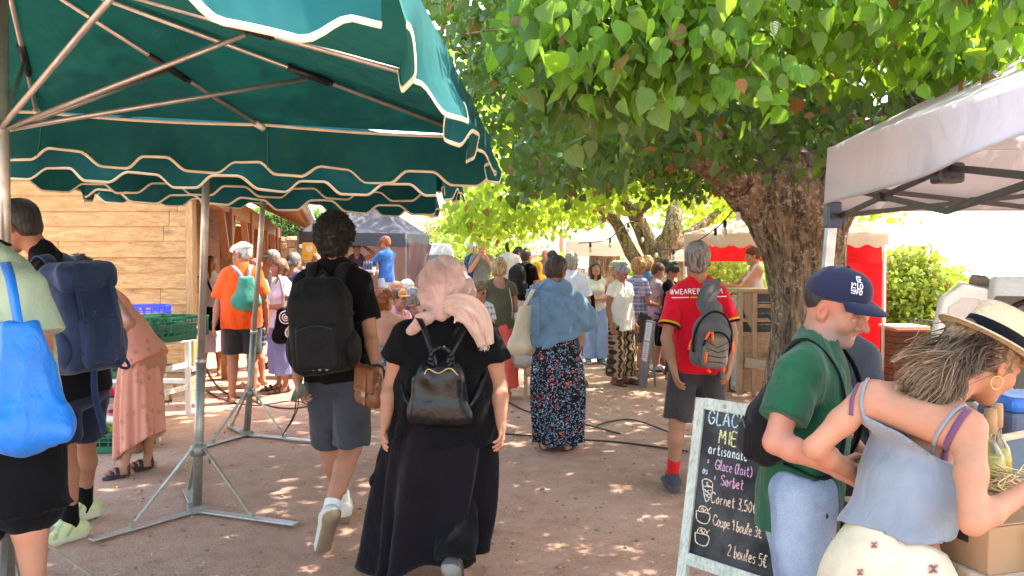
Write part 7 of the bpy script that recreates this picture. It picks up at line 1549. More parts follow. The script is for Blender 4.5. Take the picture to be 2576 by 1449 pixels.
Q.ell(h(-.006, -.01, .035), A(.120, .138, .125), Rh, k=.02).ell(h(.0, -.05, -.02), A(.130, .11, .125), Rh, k=.04).ell(h(.085, -.085, -.02), A(.078, .07, .075), Rh, k=.025).ell(h(.0, .06, -.05), A(.085, .07, .12), Rh, k=.03); Q.cap(h(-.06, -.09, -.05), h(0, -.13, -.125), .055, .03, k=.04); Q.cap(h(.05, -.09, -.06), h(0, -.13, -.125), .055, .03, k=.03); Q.ell(h(0, .135, -.04), A(.062, .06, .09), Rh, k=.02, sub=True)
def sdsp(x, y, z):
    cx_, cy_, cz_ = h(0, -.13, -.125); d = np.sqrt((x-cx_)**2 + (z-cz_)**2) + .02; a = np.arctan2(x-cx_, z-cz_); n_ = vnoise(x*7, y*7, z*7)
    return (.0040*np.clip(d/.09, .5, 1.3)*(1 - 2*np.abs(np.sin(a*9 + n_*5 + d*7))**.5) + .007*(np.abs(2*vnoise(x*17, y*17, z*8 + x*6) - 1) - .4)).astype(np.float32)
V, F = Q.mesh(.0045, sdsp); SCF = obj("headscarf", V, F, PK, WOMB)
Q = Solid(); Q.cap(h(-.01, -.14, -.10), h(.0, -.15, -.145), .032, .026, k=.02).cap(h(-.01, -.135, -.115), P(1066, 800, 3.86), .022, .03, k=.02, asp=.8, ax=(0, 1, 0)).cap(P(1066, 800, 3.86), P(1034, 834, 3.88), .03, .022, k=.03, asp=.6, ax=(0, 1, 0)); V, F = Q.mesh(.006, wrinkle(.006, 1.8)); obj("scarf_knot", V, F, PK, SCF)
tp = spline([h(.0, -.15, -.11), P(1150, 768, 3.80), P(1186, 785, 3.79), P(1208, 822, 3.80), P(1221, 868, 3.84)], 6); n_ = len(tp); wd = np.interp(np.linspace(0, 1, n_), [0, .15, .45, .75, 1], [.03, .10, .135, .11, .075]); G_ = []
for i in range(n_):
    t_ = nrm(tp[min(i+1, n_-1)] - tp[max(i-1, 0)]); sd = nrm(np.cross(t_, (0, 1, 0))); e = np.linspace(-.5, .5, 28); u_ = i/(n_-1)
    off = .011*min(1, u_*4 + .3)*np.sin(e*13 + 3*math.sin(u_*5) + u_*4) + .012*(vnoise(e*14 + 3, e*0 + u_*9, e*0) - .5) + .004*np.sin(e*37 + u_*11)
    G_.append(tp[i] + np.outer(e*wd[i]*(1 - .15*np.cos(e*9)), sd) + np.outer(off - .03*np.cos(e*math.pi)*min(1, u_*3), (0, 1, 0)))
tl2 = MB().grid(np.array(G_)).build("scarf_tail", PK2, SCF, True); sd = tl2.modifiers.new("thick", 'SOLIDIFY'); sd.thickness = .004
m = MB(); rg = np.random.default_rng(2)
for k in range(34): p_ = P(1212 + rg.uniform(-5, 16), 862 + rg.uniform(-2, 6), 3.87 + rg.normal(0, .012)); m.tube([p_, p_ + A(rg.normal(.002, .004), rg.normal(0, .004), -.012), p_ + A(rg.normal(.004, .008), 0, -rg.uniform(.02, .034))], .0012, 4, False)
for k in range(14): p_ = P(1146 + rg.uniform(-6, 16), 798 + rg.uniform(-3, 5), 3.83); m.tube([p_, p_ + A(0, 0, -.012), p_ + A(rg.normal(0, .005), 0, -rg.uniform(.018, .03))], .0012, 4, False)
m.build("fringe", plain((.74, .64, .52), .9, name="fringe_thread"), SCF)
# her little leather rucksack
LB_ = NT("black_leather"); n_ = LB_.noise(7, 4); LB_.bump(LB_.noise(9, 4, .55, dist=1.), .5, .02); LEAB = LB_.set(LB_.mix(LB_.ramp(n_, [(.35, 0), (.7, 1)]), (.003, .003, .0035), (.007, .007, .008)), .33, 0, .35)
lr = empty("leather_backpack", P(1110, 1055, 3.8), "small black leather rucksack with braided handle on the woman in the headscarf", "backpack")
Q = Solid(); yb = 3.74; Q.box(P(1103, 985, yb), (.128, .045, .095), None, .04, .03).cap(P(1060, 1035, yb), P(1150, 1040, yb), .062, .062, k=.05, asp=.8, ax=(0, 1, 0)).cap(P(1078, 935, yb), P(1132, 935, yb), .05, .05, k=.05, asp=.75, ax=(0, 1, 0)).cap(P(1045, 1045, yb), P(1170, 1050, yb), .03, k=.04)
V, F = Q.mesh(.007, lambda x, y, z: (.007*np.sin(x*60 + vnoise(x*8, y*8, z*8)*6)*np.clip((z-.95)*8, .2, 1) + .006*(np.abs(2*vnoise(x*12, y*12, z*12) - 1) - .4)).astype(np.float32)); V = smooth_mesh(V, F, 1); lbd = obj("bag_body", V, F, LEAB, lr)
zp_ = spline([P(1064, 948, 3.62), P(1074, 932, 3.65), P(1100, 942, 3.66), P(1130, 930, 3.65), P(1150, 950, 3.63)], 6); bv = BVHTree.FromPolygons(V.tolist(), F.tolist()); zz = []
for p_ in zp_:
    hh_, nn_, _, _ = bv.ray_cast(Vector(p_ - A(0, .5, 0)), Vector((0, 1, 0)))
    if hh_: zz.append(np.array(hh_) + np.array(nn_)*.002)
MB().tube(zz, .0035, 6).build("zip", plain((.50, .36, .12), .35, .8, name="brass_zip"), lr, True)
MB().tube([P(1110 + 27*math.sin(t)*1.0, 902 - 27*math.cos(t), 3.70) + .004*A(math.sin(k*1.6), math.cos(k*1.6), 0) for k, t in enumerate(np.linspace(-2.3, 2.3, 40))], [.0095 + .003*(k % 3 == 0) for k in range(40)], 6).build("braided_handle", LEAB, lr, True)
for pts in ([P(1098, 925, 3.72), P(1085, 880, 3.74), P(1062, 815, 3.80), P(1046, 795, 3.9), P(1044, 800, 4.02)], [P(1122, 925, 3.72), P(1140, 880, 3.74), P(1172, 822, 3.82), P(1186, 800, 3.92), P(1188, 806, 4.02)], [P(1160, 1045, 3.76), P(1190, 1010, 3.76), P(1212, 960, 3.82), P(1222, 930, 3.92)], [P(1050, 1040, 3.76), P(1025, 1005, 3.8), P(1012, 960, 3.88)]): MB().ribbon(spline(pts, 7), A(1, 0, 0), .026, .006).build("strap", LEAB, lr, True)
m = MB(); [m.tube([P(1163 + k*1.5, 965, 3.66), P(1164 + k*2, 990, 3.65), P(1165 + k*2.5, 1010, 3.65)], .0018, 4) for k in range(6)]; m.build("tassel", LEAB, lr)
# man in red football shirt
J = pose(XU(1752, 5.6), 5.6, 1.77, 8, neck=PX(1756, 706, 5.6), head=PX(1754, 656, 5.6), shL=PX(1698, 748, 5.62), shR=PX(1815, 748, 5.55), pel=PX(1752, 925, 5.6), hipL=PX(1722, 945, 5.6), hipR=PX(1782, 945, 5.58), elL=PX(1676, 852, 5.52), wrL=PX(1694, 925, 5.46), elR=PX(1842, 838, 5.5), wrR=PX(1836, 910, 5.42), knL=PX(1703, 1066, 5.58), anL=PX(1692, 1198, 5.6), toL=PX(1682, 1212, 5.74), knR=PX(1790, 1066, 5.62), anR=PX(1800, 1190, 5.7), toR=PX(1812, 1202, 5.86))
REDM = (.62, .006, .022)
MANR = person(J, "man with grey hair in red shirt with lettering across the shoulders", 'olive', dict(kind='short', c=(.16, .14, .12), amp=.006, th=.011, vox=.007, streak=.8), tee(REDM, hem=.03, sleeve=.72, loose=.015, wr=.007), pants((.045, .04, .042), len=.92, hemr=.098, wr=.008, name="shorts"), ('runner', (.05, .05, .055), (.09, .09, .1)), .009, .98, fine_head=.006, fine_hand=.006, socks=((.55, .012, .015), .34), face=False)
shirt = [c for c in MANR.children if c.name.startswith('shirt')][0]; sv = np.array([v.co[:] for v in shirt.data.vertices])
for n in 'LR':
    e = J['sh'+n] + (J['el'+n]-J['sh'+n])*.72; d = nrm(J['el'+n]-J['sh'+n]); x_ = nrm(np.cross(d, (0, 1, 0))); y_ = np.cross(d, x_)
    for k, cc in ((-.004, (.012, .012, .012)), (-.020, (.70, .42, .02))): MB().tube([e + d*k + (x_*math.cos(t) + y_*math.sin(t))*.0715 for t in np.linspace(0, 2*math.pi, 25)], .0075, 6).build("sleeve_band", cloth(cc, name="band_cloth"), shirt, True)
st, xe = strokes("#WEAREBELGIUM", 0, 0, .032, 1.05); o_ = P(1707, 744, 5.3)
project(shirt, o_, (0, 1, 0), [[(a, b + .035*a - .25*(a - .17)**2*.4) for a, b in s] for s in st], A(1, 0, 0), A(0, 0, 1), "lettering", plain((.72, .70, .68), .7, name="white_print"), shirt, .0065, .004)
for x0, x1, cc in ((0, .11, (.72, .70, .68)), (.12, .26, (.75, .48, .03)), (.27, .36, (.72, .70, .68))): project(shirt, P(1709, 753, 5.3), (0, 1, 0), [[(x0, .035*x0), (x1, .035*x1)]], A(1, 0, 0), A(0, 0, 1), "underline", plain(cc, .7, name="print_line"), shirt, .007, .004)
sg_ = empty("sling_bag", P(1790, 930, 5.3), "grey and black sling rucksack with orange zip pulls on the man in red", "backpack"); GN = cloth((.085, .085, .09), .7, .4, 500, name="grey_nylon", spec=.3); DN = cloth((.02, .02, .022), .7, .4, 500, name="black_nylon", spec=.3)
cS = P(1790, 850, 5.30); RS = rotz(-.10) @ rot_axis((0, 1, 0), .16); TS = lambda x, y, z: cS + RS @ A(x, y, z)
Q = Solid().box(TS(0, 0, -.04), (.125, .075, .16), RS, .07, .03).cap(TS(0, 0, .05), TS(-.015, .01, .20), .11, .05, k=.06, asp=.6, ax=RS[:, 1]); V, F = Q.mesh(.008, wrinkle(.005, 1.2)); obj("bag_body", smooth_mesh(V, F, 1), F, GN, sg_)
Q = Solid().box(TS(.03, -.06, -.08), (.085, .045, .115), RS, .05, .03); V, F = Q.mesh(.008, wrinkle(.005, 1.4)); obj("front_pocket", smooth_mesh(V, F, 1), F, cloth((.19, .16, .13), .7, .5, 500, name="taupe_nylon"), sg_)
MB().tube([TS(.03 + .09*math.cos(t), -.095, -.07 + .12*math.sin(t)) for t in np.linspace(.1, 3.0, 20)], .007, 6).tube([TS(.0 + .125*math.cos(t)*.98, -.055, -.02 + .2*math.sin(t)) for t in np.linspace(-.5, 3.6, 26)], .008, 6).build("piping", DN, sg_, True)
m = MB()
for k in range(4): m.tube([TS(-.04, -.11, -.02 - k*.045), TS(.03 + .01*k, -.118, -.05 - k*.03), TS(.10, -.10, .0 - k*.05)], .0022, 5)
m.build("elastic_cord", DN, sg_)
for a, b in (((-.035, -.112, .045), (-.055, -.12, -.01)), ((-.02, -.112, .045), (-.005, -.122, -.02)), ((-.035, -.118, -.09), (-.03, -.122, -.16)), ((-.132, -.04, -.03), (-.14, -.045, -.10)), ((.132, -.04, .0), (.138, -.045, -.07)), ((.0, -.06, -.205), (.02, -.065, -.225))): MB().tube([TS(*a), TS(*b)], .009, 6).build("zip_pull", plain((.85, .13, .02), .5, name="orange_rubber"), sg_, True)
MB().ribbon(spline([TS(-.01, .0, .17), P(1776, 762, 5.36), P(1788, 725, 5.42), P(1791, 706, 5.55), P(1785, 716, 5.72), P(1740, 800, 5.78)], 7), A(1, 0, .1), [.14]*4 + list(np.linspace(.13, .095, 32)), .012).build("shoulder_strap", GN, sg_, True)
# woman with blue shawl
J = pose(XU(1400, 6.85), 6.85, 1.66, 8, hy=18, arms=('bag', 'cross'), shR=PX(1452, 766, 6.83), elR=PX(1484, 806, 6.86), wrR=PX(1440, 800, 7.1))
WBL = person(J, "woman with dark hair knot wrapped in a blue shawl over a floral dress", 'warm', dict(kind='bun', c=(.035, .02, .014), th=.022, amp=.010, fq=30, bun=(-.03, -.04, .135, .042), vox=.008, streak=.9, curls=0), tee((.03, .03, .045), hem=.1, sleeve=.2), None, ('sandal', (.03, .025, .025)), .010, 1.05, True, fine_head=.007, face=False)
FLO = pattern('floral', (.012, .012, .018), (.26, .36, .48), (.62, .14, .12), 27, name="floral_print")
dress_bottom(J, WBL, dict(kind='skirt', mat=FLO, rise=.22, up=.05, end=A(J['base'][0] + .01, J['base'][1] + .02, .07), r0=(.155, .13), r1=(.205, .20), folds=6, amp=.028, hip=.05, name="dress"), .01, 1., True, 0)
SH = cloth((.13, .22, .32), .85, .5, 500, name="blue_shawl", sheen=.3); s = J['s']; Q = Solid(); torso(Q, J, .032, 1.08, True, .03)
nk = J['neck']; Q.cap(nk - A(.05, 0, .03), nk + A(.05, 0, -.03), .085, k=.04); Q.cap(J['shL'], P(1338, 850, 6.85), .085, .085, k=.06, asp=.8, ax=(0, 1, 0)); Q.cap(J['shR'], J['elR'], .085, .06, k=.05); Q.cap(P(1400, 760, 6.74), P(1470, 810, 6.76), .05, .04, k=.05); Q.cap(J['elR'], P(1420, 840, 6.78), .06, .10, k=.08)
Q.cap(P(1395, 780, 6.83), P(1395, 868, 6.83), .17, .205, k=.06, asp=.75, ax=(0, 1, 0), flat=True); Q.cut(P(1395, 862, 6.8), A(.35, 0, -1)); Q.cap(nk - A(0, 0, .0), J['head'], .068, .07, k=.01, sub=True)
def shd(x, y, z):
    c0_, _, c2_ = P(1350, 745, 6.8); a = np.arctan2(x - c0_, c2_ + .05 - z); d = np.hypot(x-c0_, z-c2_)
    return (.009*(1 - 2*np.abs(np.sin(d*30 + a*2.2 + vnoise(x*6, y*6, z*6)*6))**.5) + .008*np.sin(a*11 + vnoise(x*4, y*4, z*4)*6) + .004*(vnoise(x*22, y*22, z*22) - .5)).astype(np.float32)
V, F = Q.mesh(.009, shd); obj("shawl", V, F, SH, WBL)
m = MB(); [m.ribbon(spline([P(1352 - k*4, 748 + k, 6.68 - .01*k), P(1352 - k*4, 785, 6.64), P(1352 - k*5, 850 - k*5, 6.66)], 8), A(1, .3, 0), .03, .012) for k in range(4)]; m.build("shawl_fold", SH, WBL, True)
tote("tote_bag", "beige cotton tote on the shoulder of the woman in the blue shawl", "bag", P(1326, 772, 6.80), P(1314, 884, 6.80), A(1, .5, 0), .15, .25, .09, cloth((.56, .50, .36), name="cotton_canvas"), [[P(1318, 775, 6.58), P(1332, 745, 6.62), P(1344, 728, 6.75), P(1340, 750, 6.9)]], .03)
# man in orange
J = pose(XU(608, 9.2), 9.2, 1.84, -14, hy=-62, hp=6, arms=('back', 'down'), elL=PX(548, 765, 9.15), wrL=PX(540, 812, 9.02))
MANO = person(J, "man in bright orange t-shirt and white flat cap beside the leaning pole", 'tan', dict(kind='crop', c=(.45, .43, .40), th=.004, amp=.002), tee((.85, .09, .012), hem=.12, sleeve=.78, loose=.03, sfl=.022, wr=.007), pants((.03, .03, .032), len=.88, hemr=.105), ('sandal', (.08, .07, .06)), .010, 1.1, fat=.02, fine_head=.007, hs=1.02)
ball_cap(J, MANO, (.62, .60, .54), 1.02, flat=True); glasses(J, MANO, (.1, .08, .07))
MB().tube([J['wrL'] + .032*(math.cos(t)*A(1, 0, 0) + math.sin(t)*A(0, 1, .3)) for t in np.linspace(0, 6.283, 15)], .009, 6).build("watch", plain((.02, .02, .02), .4, name="watch_strap"), MANO, True)
cb_ = on_back(J, -.03, -.21, .06); s = J['s']
dg = tote("drawstring_bag", "green drawstring bag on the back of the man in orange", "bag", cb_ + J['u']*.14, cb_ - J['u']*.16, J['r'], .14, .26, .12, cloth((.04, .20, .14), .7, .5, 500, name="green_nylon"), wr=.010)
for n, g in (('L', -1), ('R', 1)): over_shoulder(J, n, cb_ - J['u']*.12 + J['r']*g*.13, cb_ + J['u']*.15 + J['r']*g*.03, .045, cloth((.16, .17, .18), name="grey_strap"), "bag_strap", dg)
# man in green polo and navy cap, close at the right
J = pose(XU(2008, 2.65), 2.65, 1.66, 100, hp=22, hy=34, ht=5, neck=PX(2050, 872, 2.66), head=PX(2106, 772, 2.67), pel=PX(2012, 1240, 2.66), shR=PX(2008, 940, 2.49), shL=PX(2092, 925, 2.82), elR=PX(1950, 1112, 2.42), wrR=PX(2092, 1170, 2.36), elL=PX(2120, 1110, 2.9), wrL=PX(2190, 1160, 2.7))
POLO = (.008, .068, .030)
MANG = person(J, "man in green polo shirt and navy cap looking down beside the chalkboard", (.40, .20, .13), dict(kind='crop', c=(.020, .017, .015), th=.0005, amp=.0008, vox=.004, low=-.012), tee(POLO, hem=.13, sleeve=.66, loose=.018, sfl=.012, collar=True, wr=.008, vox=.007, vneck=.02, neck=.062, name="polo_shirt"), dict(kind='trousers', mat=pattern('denim', (.13, .19, .29), (.24, .32, .43), (.42, .50, .60), name="light_denim"), len=1.9, wide=1.08, name="jeans", wr=.007, vox=.009), ('sneaker', (.5, .5, .5)), .009, 1.02, fine_head=.0035, fine_hand=.005, hs=1.06, nose=1.03, beard=(.29, .23, .19), brow=(.10, .07, .055), lip=(.46, .22, .18))
cp = ball_cap(J, MANG, (.014, .018, .045), 1.06, .95)
h = lambda x, y, z: J['head'] + J['s']*1.06*(J['headR'] @ A(x, y, z)); dv = nrm(J['headR'] @ A(-.62, -.78, -.05)); exx = nrm(J['headR'] @ A(-.78, .62, 0)); eyy = J['headR'] @ A(0, 0, 1); WP = plain((.70, .70, .70), .7, name="white_print")
sts = []
for txt, x, z, hh_, vert in (("GE", -.016, .024, .013, 0), ("LO", -.016, .006, .015, 0), ("FO", -.016, -.012, .015, 0)): sts += [[(a*.9, b) for a, b in s_] for s_ in strokes(txt, x*1.1, z, hh_, .82)[0]]
for s_ in strokes("LET'S", 0, 0, .011, .8)[0]: sts.append([(-.020 - b, -.012 + a*1.0) for a, b in s_])
project(cp, h(.052, .082, .092), dv, [[(-a, b) for a, b in s_] for s_ in sts] if False else sts, exx, eyy, "cap_print", WP, cp, .0026, .002)
for k, z in enumerate((-.045, -.085)): MB().lathe([(.0005, .004), (.006, .003), (.007, 0)], J['neck'] + J['f']*(.095 + .012*k) + J['u']*(z - .01) - J['r']*.0, np.stack([J['r'], J['u'], J['f']], 1), 10).build("button", plain((.10, .14, .11), .4, name="green_button"), MANG, True)
bkp = backpack(J, "black rucksack on the back of the man in the green polo", (.010, .010, .012), (.26, .26, .10), du=-.08, df=-.135, dr=.03, vox=.009)
# woman with straw hat
J = pose(XU(2245, 2.12), 2.12, 1.56, 46, hp=30, hy=30, ht=8, neck=PX(2348, 1000, 2.24), head=PX(2484, 905, 2.28), pel=PX(2242, 1372, 2.13), shL=PX(2188, 995, 2.24), shR=PX(2440, 1078, 2.05), elL=PX(2048, 1128, 2.20), wrL=PX(2150, 1192, 2.32), elR=PX(2446, 1315, 1.93), wrR=PX(2582, 1235, 1.99)); J['hipk'] = .80
WOMT = person(J, "woman in straw hat and pale blue strappy top bending over the sales table", (.37, .19, .108), None, dict(mat=cloth((.165, .195, .225), .55, .45, 500, name="blue_satin", sheen=.3, spec=.4), hem=-.055, hemn=(0, 0, -1), sleeve=0, loose=.020, flare=.012, topcut=.66, topn=nrm(A(.50, -.05, .86)), wr=.006, ws=.8, vox=.007, inf=.018, neck=.02, name="camisole"), None, ('sandal', (.3, .2, .1)), .008, .93, True, fine_head=.0045, fine_hand=.005, hs=1.05, armw=.98, brow=(.10, .06, .04))
CR = NT("cream_skirt"); t = CR; n_ = t.noise(12, 3); skm = t.set(t.mix(t.ramp(n_, [(.3, 0), (.7, 1)]), (.44, .40, .28), (.53, .49, .36)), .85, 0, .2); t.bump(t.noise(30, 3, .5, t.tc((.3, .3, 1.5)), dist=1.), .35, .01)
dress_bottom(J, WOMT, dict(kind='skirt', mat=skm, rise=.025, r0=(.142, .108), r1=(.185, .18), hip=.060, off=.006, folds=5, amp=.008, up=.5, name="skirt", end=A(J['base'][0], J['base'][1], .45)), .008, 1., True, 0)
skob = [c for c in WOMT.children if c.name.startswith('skirt')][0]; PR = plain((.14, .06, .06), .8, name="print_brown"); PR2 = plain((.50, .22, .16), .8, name="print_rust")
for u_, v_, sz in ((2094, 1352, 9), (2346, 1432, 13), (2200, 1372, 9), (2270, 1352, 11), (2165, 1440, 9)):
    for k, (mm, off) in enumerate(((PR, 0), (PR2, 3.2))):
        stt = [[(a*s1*sz*.0009 + off*.0009*a*0, b*sz*.0009) for a, b in ((x1, y1), (x2, y2))] for s1 in (1, -1) for (x1, y1, x2, y2) in (((-.9, -.9, .9, .9), (-.45, -.9, .0, -.3), (.45, .9, 0, .3)) if k == 0 else ((-.95, -.5, -.35, 0), (-.95, .5, -.35, 0), (-.5, 1, 0, .45)))]
        project(skob, P(u_, v_, 1.85), nrm(P(u_, v_, 1.85) - A(0, 0, CAMZ)), stt, A(1, 0, 0), A(0, 0, 1), "motif", mm, skob, .0022, .0045)
CAM = [c for c in WOMT.children if c.name.startswith('camisole')][0]; bodyV = BVHTree.FromPolygons([v.co[:] for v in WOMT.data.vertices], [p.vertices[:] for p in WOMT.data.polygons])
def skin_strap(pts, w, mat, name, parent, lift=.003, y0=1.2):
    hit, nn = [], []
    for u_, v_ in spline([(a, b, 0) for a, b in pts], 8)[:, :2]:
        o_ = A(0, 0, CAMZ); d_ = nrm(P(u_, v_, 2.) - o_); h_, n_, _, ds = bodyV.ray_cast(Vector(o_ + d_*.6), Vector(d_), 2.2)
        if h_ is not None: hit.append(np.array(h_) + np.array(n_)*lift); nn.append(np.array(n_))
    if len(hit) > 3: MB().ribbon(hit, np.cross(np.gradient(np.array(hit), axis=0), np.array(nn)), w, .003).build(name, mat, parent, True)
SAT = cloth((.165, .195, .225), .55, .45, 500, name="blue_satin", sheen=.3, spec=.4); PUR = cloth((.12, .045, .10), .6, .3, 600, name="plum_strap")
skin_strap([(2172, 1052), (2166, 1010), (2182, 960), (2205, 935)], .0085, SAT, "strap", CAM, .005); skin_strap([(2345, 1142), (2358, 1095), (2395, 1045), (2432, 1018)], .0085, SAT, "strap", CAM, .005)
skin_strap([(2140, 1045), (2146, 1000), (2170, 950), (2195, 930)], .011, PUR, "bra_strap", WOMT); skin_strap([(2372, 1165), (2382, 1120), (2410, 1065), (2440, 1025)], .017, PUR, "bra_strap", WOMT)
sunhat(J, WOMT, (.66, .52, .32), (.016, .018, .025), hs=1.05, rad=.17, hgt=.115)
m = MB(); rg = np.random.default_rng(21); h = lambda x, y, z: HL(J, x, y, z)
for k in range(64):
    ang = rg.uniform(-1.25, 1.2); a0 = h(.086*math.sin(ang), -.02 - .10*math.cos(ang), rg.uniform(-.045, .022)); tt = rg.random()
    eu = 2205 + 215*tt + rg.normal(0, 10); ev = 900 + 180*np.interp(tt, [0, .25, .5, .75, 1], [.08, .55, .85, .85, .4]) + rg.normal(0, 14); b0_ = P(eu, ev, 2.16 - .05*tt + rg.normal(0, .012)); L_ = rg.uniform(.55, 1)**.6
    wv_ = rg.normal(0, .008, 3); ax_ = spline([a0, a0*.62 + b0_*.38 + A(-.02, -.03, .018) + wv_, a0*.28 + b0_*.72 + A(.004, -.02, .022) - wv_, b0_], 6); nn_ = max(8, int(len(ax_)*L_)); ax_ = ax_[:nn_]; e_ = np.linspace(0, 1, nn_)[:, None]; br_ = rg.random()
    for j in range(44):
        o1 = rg.normal(0, .013, 3)*(1.1 - e_*.7) + rg.normal(0, .003, 3)*np.sin(e_*rg.uniform(5, 11) + rg.uniform(0, 6)); n2 = max(6, int(nn_*rg.uniform(.75, 1))); m.tube((ax_ + o1)[:n2], np.linspace(.0012, .0004, n2)*rg.uniform(.7, 1.3), 4, False)
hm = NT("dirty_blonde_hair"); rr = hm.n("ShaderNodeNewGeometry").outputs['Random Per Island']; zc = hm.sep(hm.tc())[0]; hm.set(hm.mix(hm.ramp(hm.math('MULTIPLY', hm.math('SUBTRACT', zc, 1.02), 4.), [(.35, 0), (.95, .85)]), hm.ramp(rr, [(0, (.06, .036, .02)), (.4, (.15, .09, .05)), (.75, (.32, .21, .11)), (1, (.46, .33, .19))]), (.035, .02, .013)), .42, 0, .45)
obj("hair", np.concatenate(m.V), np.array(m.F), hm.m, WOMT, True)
Q = Solid().ell(h(0, -.03, .02), A(.082, .10, .085), J['headR'], k=.02)
for e_ in ((2240, 990), (2300, 1020), (2350, 1010), (2385, 985)): Q.cap(h(0, -.10, .0), P(e_[0], e_[1], 2.2), .05, .016, k=.04, asp=.6, ax=(0, 1, 0))
Q.cut(h(0, .045, -.0), J['hf']); V, F = Q.mesh(.006, lambda x, y, z: (.008*(np.abs(2*vnoise((x*.5 + z)*70, y*30, (x - z*.5)*9) - 1) - .4)).astype(np.float32)); obj("hair_cap", V, F, hairm((.17, .11, .06), streak=.6), WOMT)
MB().tube([h(.087, -.005 + .021*math.cos(t), -.062 + .021*math.sin(t)) for t in np.linspace(0, 6.283, 25)], .0016, 6).build("hoop_earring", plain((.75, .50, .15), .2, .95, name="gold"), WOMT, True)
# man with navy trekking pack at the left
J = pose(XU(180, 4.5), 4.5, 1.88, -62, lean=14, hp=22, hy=-24, arms=('low', 'fwd'), pel=PX(188, 965, 4.5), neck=PX(112, 642, 4.42), head=PX(44, 570, 4.40), shL=PX(108, 712, 4.25), shR=PX(160, 700, 4.62), elL=PX(116, 850, 4.2), wrL=PX(40, 905, 4.2), elR=PX(80, 850, 4.7), wrR=PX(30, 880, 4.6), knL=PX(162, 1132, 4.5), knR=PX(214, 1112, 4.8), anL=PX(178, 1322, 4.6), anR=PX(212, 1268, 4.95), toL=PX(138, 1362, 4.52), toR=PX(180, 1300, 4.88))
MANN = person(J, "dark haired man in black t-shirt bowed over the stall at the left", 'tan', dict(kind='short', c=(.028, .022, .02), amp=.005, th=.012, vox=.007, front=.07), tee((.016, .016, .02), hem=.06, sleeve=.70, loose=.018), pants((.016, .02, .05), len=.86, hemr=.098), ('runner', (.56, .60, .30), (.60, .60, .44)), .009, 1.0, fine_head=.006, socks=((.012, .012, .014), .36), beard=(.20, .15, .12))
backpack(J, "big navy trekking rucksack on the dark haired man at the left", (.014, .030, .085), (.31, .50, .19), du=-.085, df=-.235, dr=-.03, kind='trek', vox=.009, tilt=-.05, rollz=.10)
# person in mint t-shirt at the left edge
J = pose(XU(-8, 3.3), 3.3, 1.90, -25, hy=80, hp=15, arms=('down', 'fwd'), shR=PX(72, 728, 3.28), elR=PX(104, 872, 3.25), wrR=PX(92, 960, 3.12), shL=PX(-90, 720, 3.4), neck=PX(-34, 652, 3.32), head=PX(-100, 612, 3.30), knR=PX(72, 1262, 3.3), anR=PX(88, 1485, 3.28), toR=PX(60, 1520, 3.3))
MANM = person(J, "person in mint green t-shirt with black shorts cut off by the left edge", 'warm', dict(kind='crop', c=(.05, .04, .03)), tee((.36, .46, .34), hem=.08, sleeve=.8, loose=.03, sfl=.02), pants((.012, .012, .014), len=1.08, hemr=.118, wide=1.12), ('sneaker', (.1, .1, .1)), .010, 1.12, fine_hand=.006, limb=1.06)
ball_cap(J, MANM, (.012, .012, .014))
BLU = cloth((.004, .16, .62), .5, .6, 300, name="blue_ripstop", sheen=.1, spec=.45, var=.12)
tote("tote_bag", "bright blue nylon shopper on the shoulder of the person in mint green", "bag", P(52, 832, 3.06), P(52, 1108, 3.02), A(1, -.12, 0), .13, .37, .12, BLU, [[P(52, 840, 3.0), P(42, 790, 3.02), P(28, 710, 3.08), P(16, 668, 3.18), P(10, 662, 3.32), P(5, 700, 3.5)]], .038, wr=.02, vox=.009)
# woman in pink dress bending
J = pose(XU(362, 6.1), 6.1, 1.64, -52, lean=44, hp=30, legs='stand', arms=('low', 'low'), pel=PX(366, 905, 6.1), neck=PX(256, 728, 6.15), head=PX(200, 694, 6.15), shR=PX(262, 738, 6.34), shL=PX(284, 754, 5.9), elL=PX(330, 812, 5.68), wrL=PX(264, 858, 5.64), anL=PX(312, 1178, 5.98), toL=PX(285, 1188, 5.92), anR=PX(372, 1158, 6.22), toR=PX(345, 1168, 6.16), knL=PX(330, 1040, 6.05), knR=PX(375, 1030, 6.2))
PNK = pattern('dots', (.62, .28, .21), (.36, .17, .13), (.45, .22, .17), 13, name="pink_linen")
WOMP = person(J, "woman in dusty pink linen dress bending over the crates", 'warm', dict(kind='short', c=(.028, .014, .009), amp=.014, fq=30, th=.035, curls=260, vox=.009), dict(mat=PNK, hem=.02, sleeve=-1, loose=.03, name="bodice"), None, ('sandal', (.035, .03, .035), (.10, .07, .05)), .010, 1.0, True, fine_hand=.007)
dress_bottom(J, WOMP, dict(kind='skirt', mat=PNK, rise=.12, end=P(352, 1122, 6.08), r0=(.15, .14), r1=(.205, .21), folds=9, amp=.022, hip=.02, name="dress", n=128), .01, 1., True, 0)
# ---------------------------------------------------------------- the crowd further along the square
def crowd(label, u, Y, H, face, skin_='warm', hair=None, top=None, bottom=None, shoes=('sandal', (.05, .04, .03)), skirt=None, vox=.014, z0=None, cap=None, fem=False, glass_=None, dark=False, fat=0., w=1., kw=None, **pz):
    x = XU(u, Y); zg = .32*float(sstep(Y, 11.5, 16)*(1 - sstep(x, -.8, 2.0))) if z0 is None else z0
    J = pose(x, Y, H, face, z0=zg, **pz)
    o = person(J, label, skin_, hair, top, bottom, shoes, vox, w, fem, fat, **(kw or {}))
    if skirt: dress_bottom(J, o, dict(kind='skirt', **skirt), vox, w, fem, 0)
    if cap: ball_cap(J, o, cap)
    if glass_ is not None: glasses(J, o, glass_, dark)
    return o, J
hr = lambda k, c, **q: dict(kind=k, c=c, **q)
BRN, BLD, GRY, BLK_, RED_ = (.075, .035, .018), (.42, .28, .13), (.28, .27, .26), (.015, .013, .013), (.26, .07, .02)
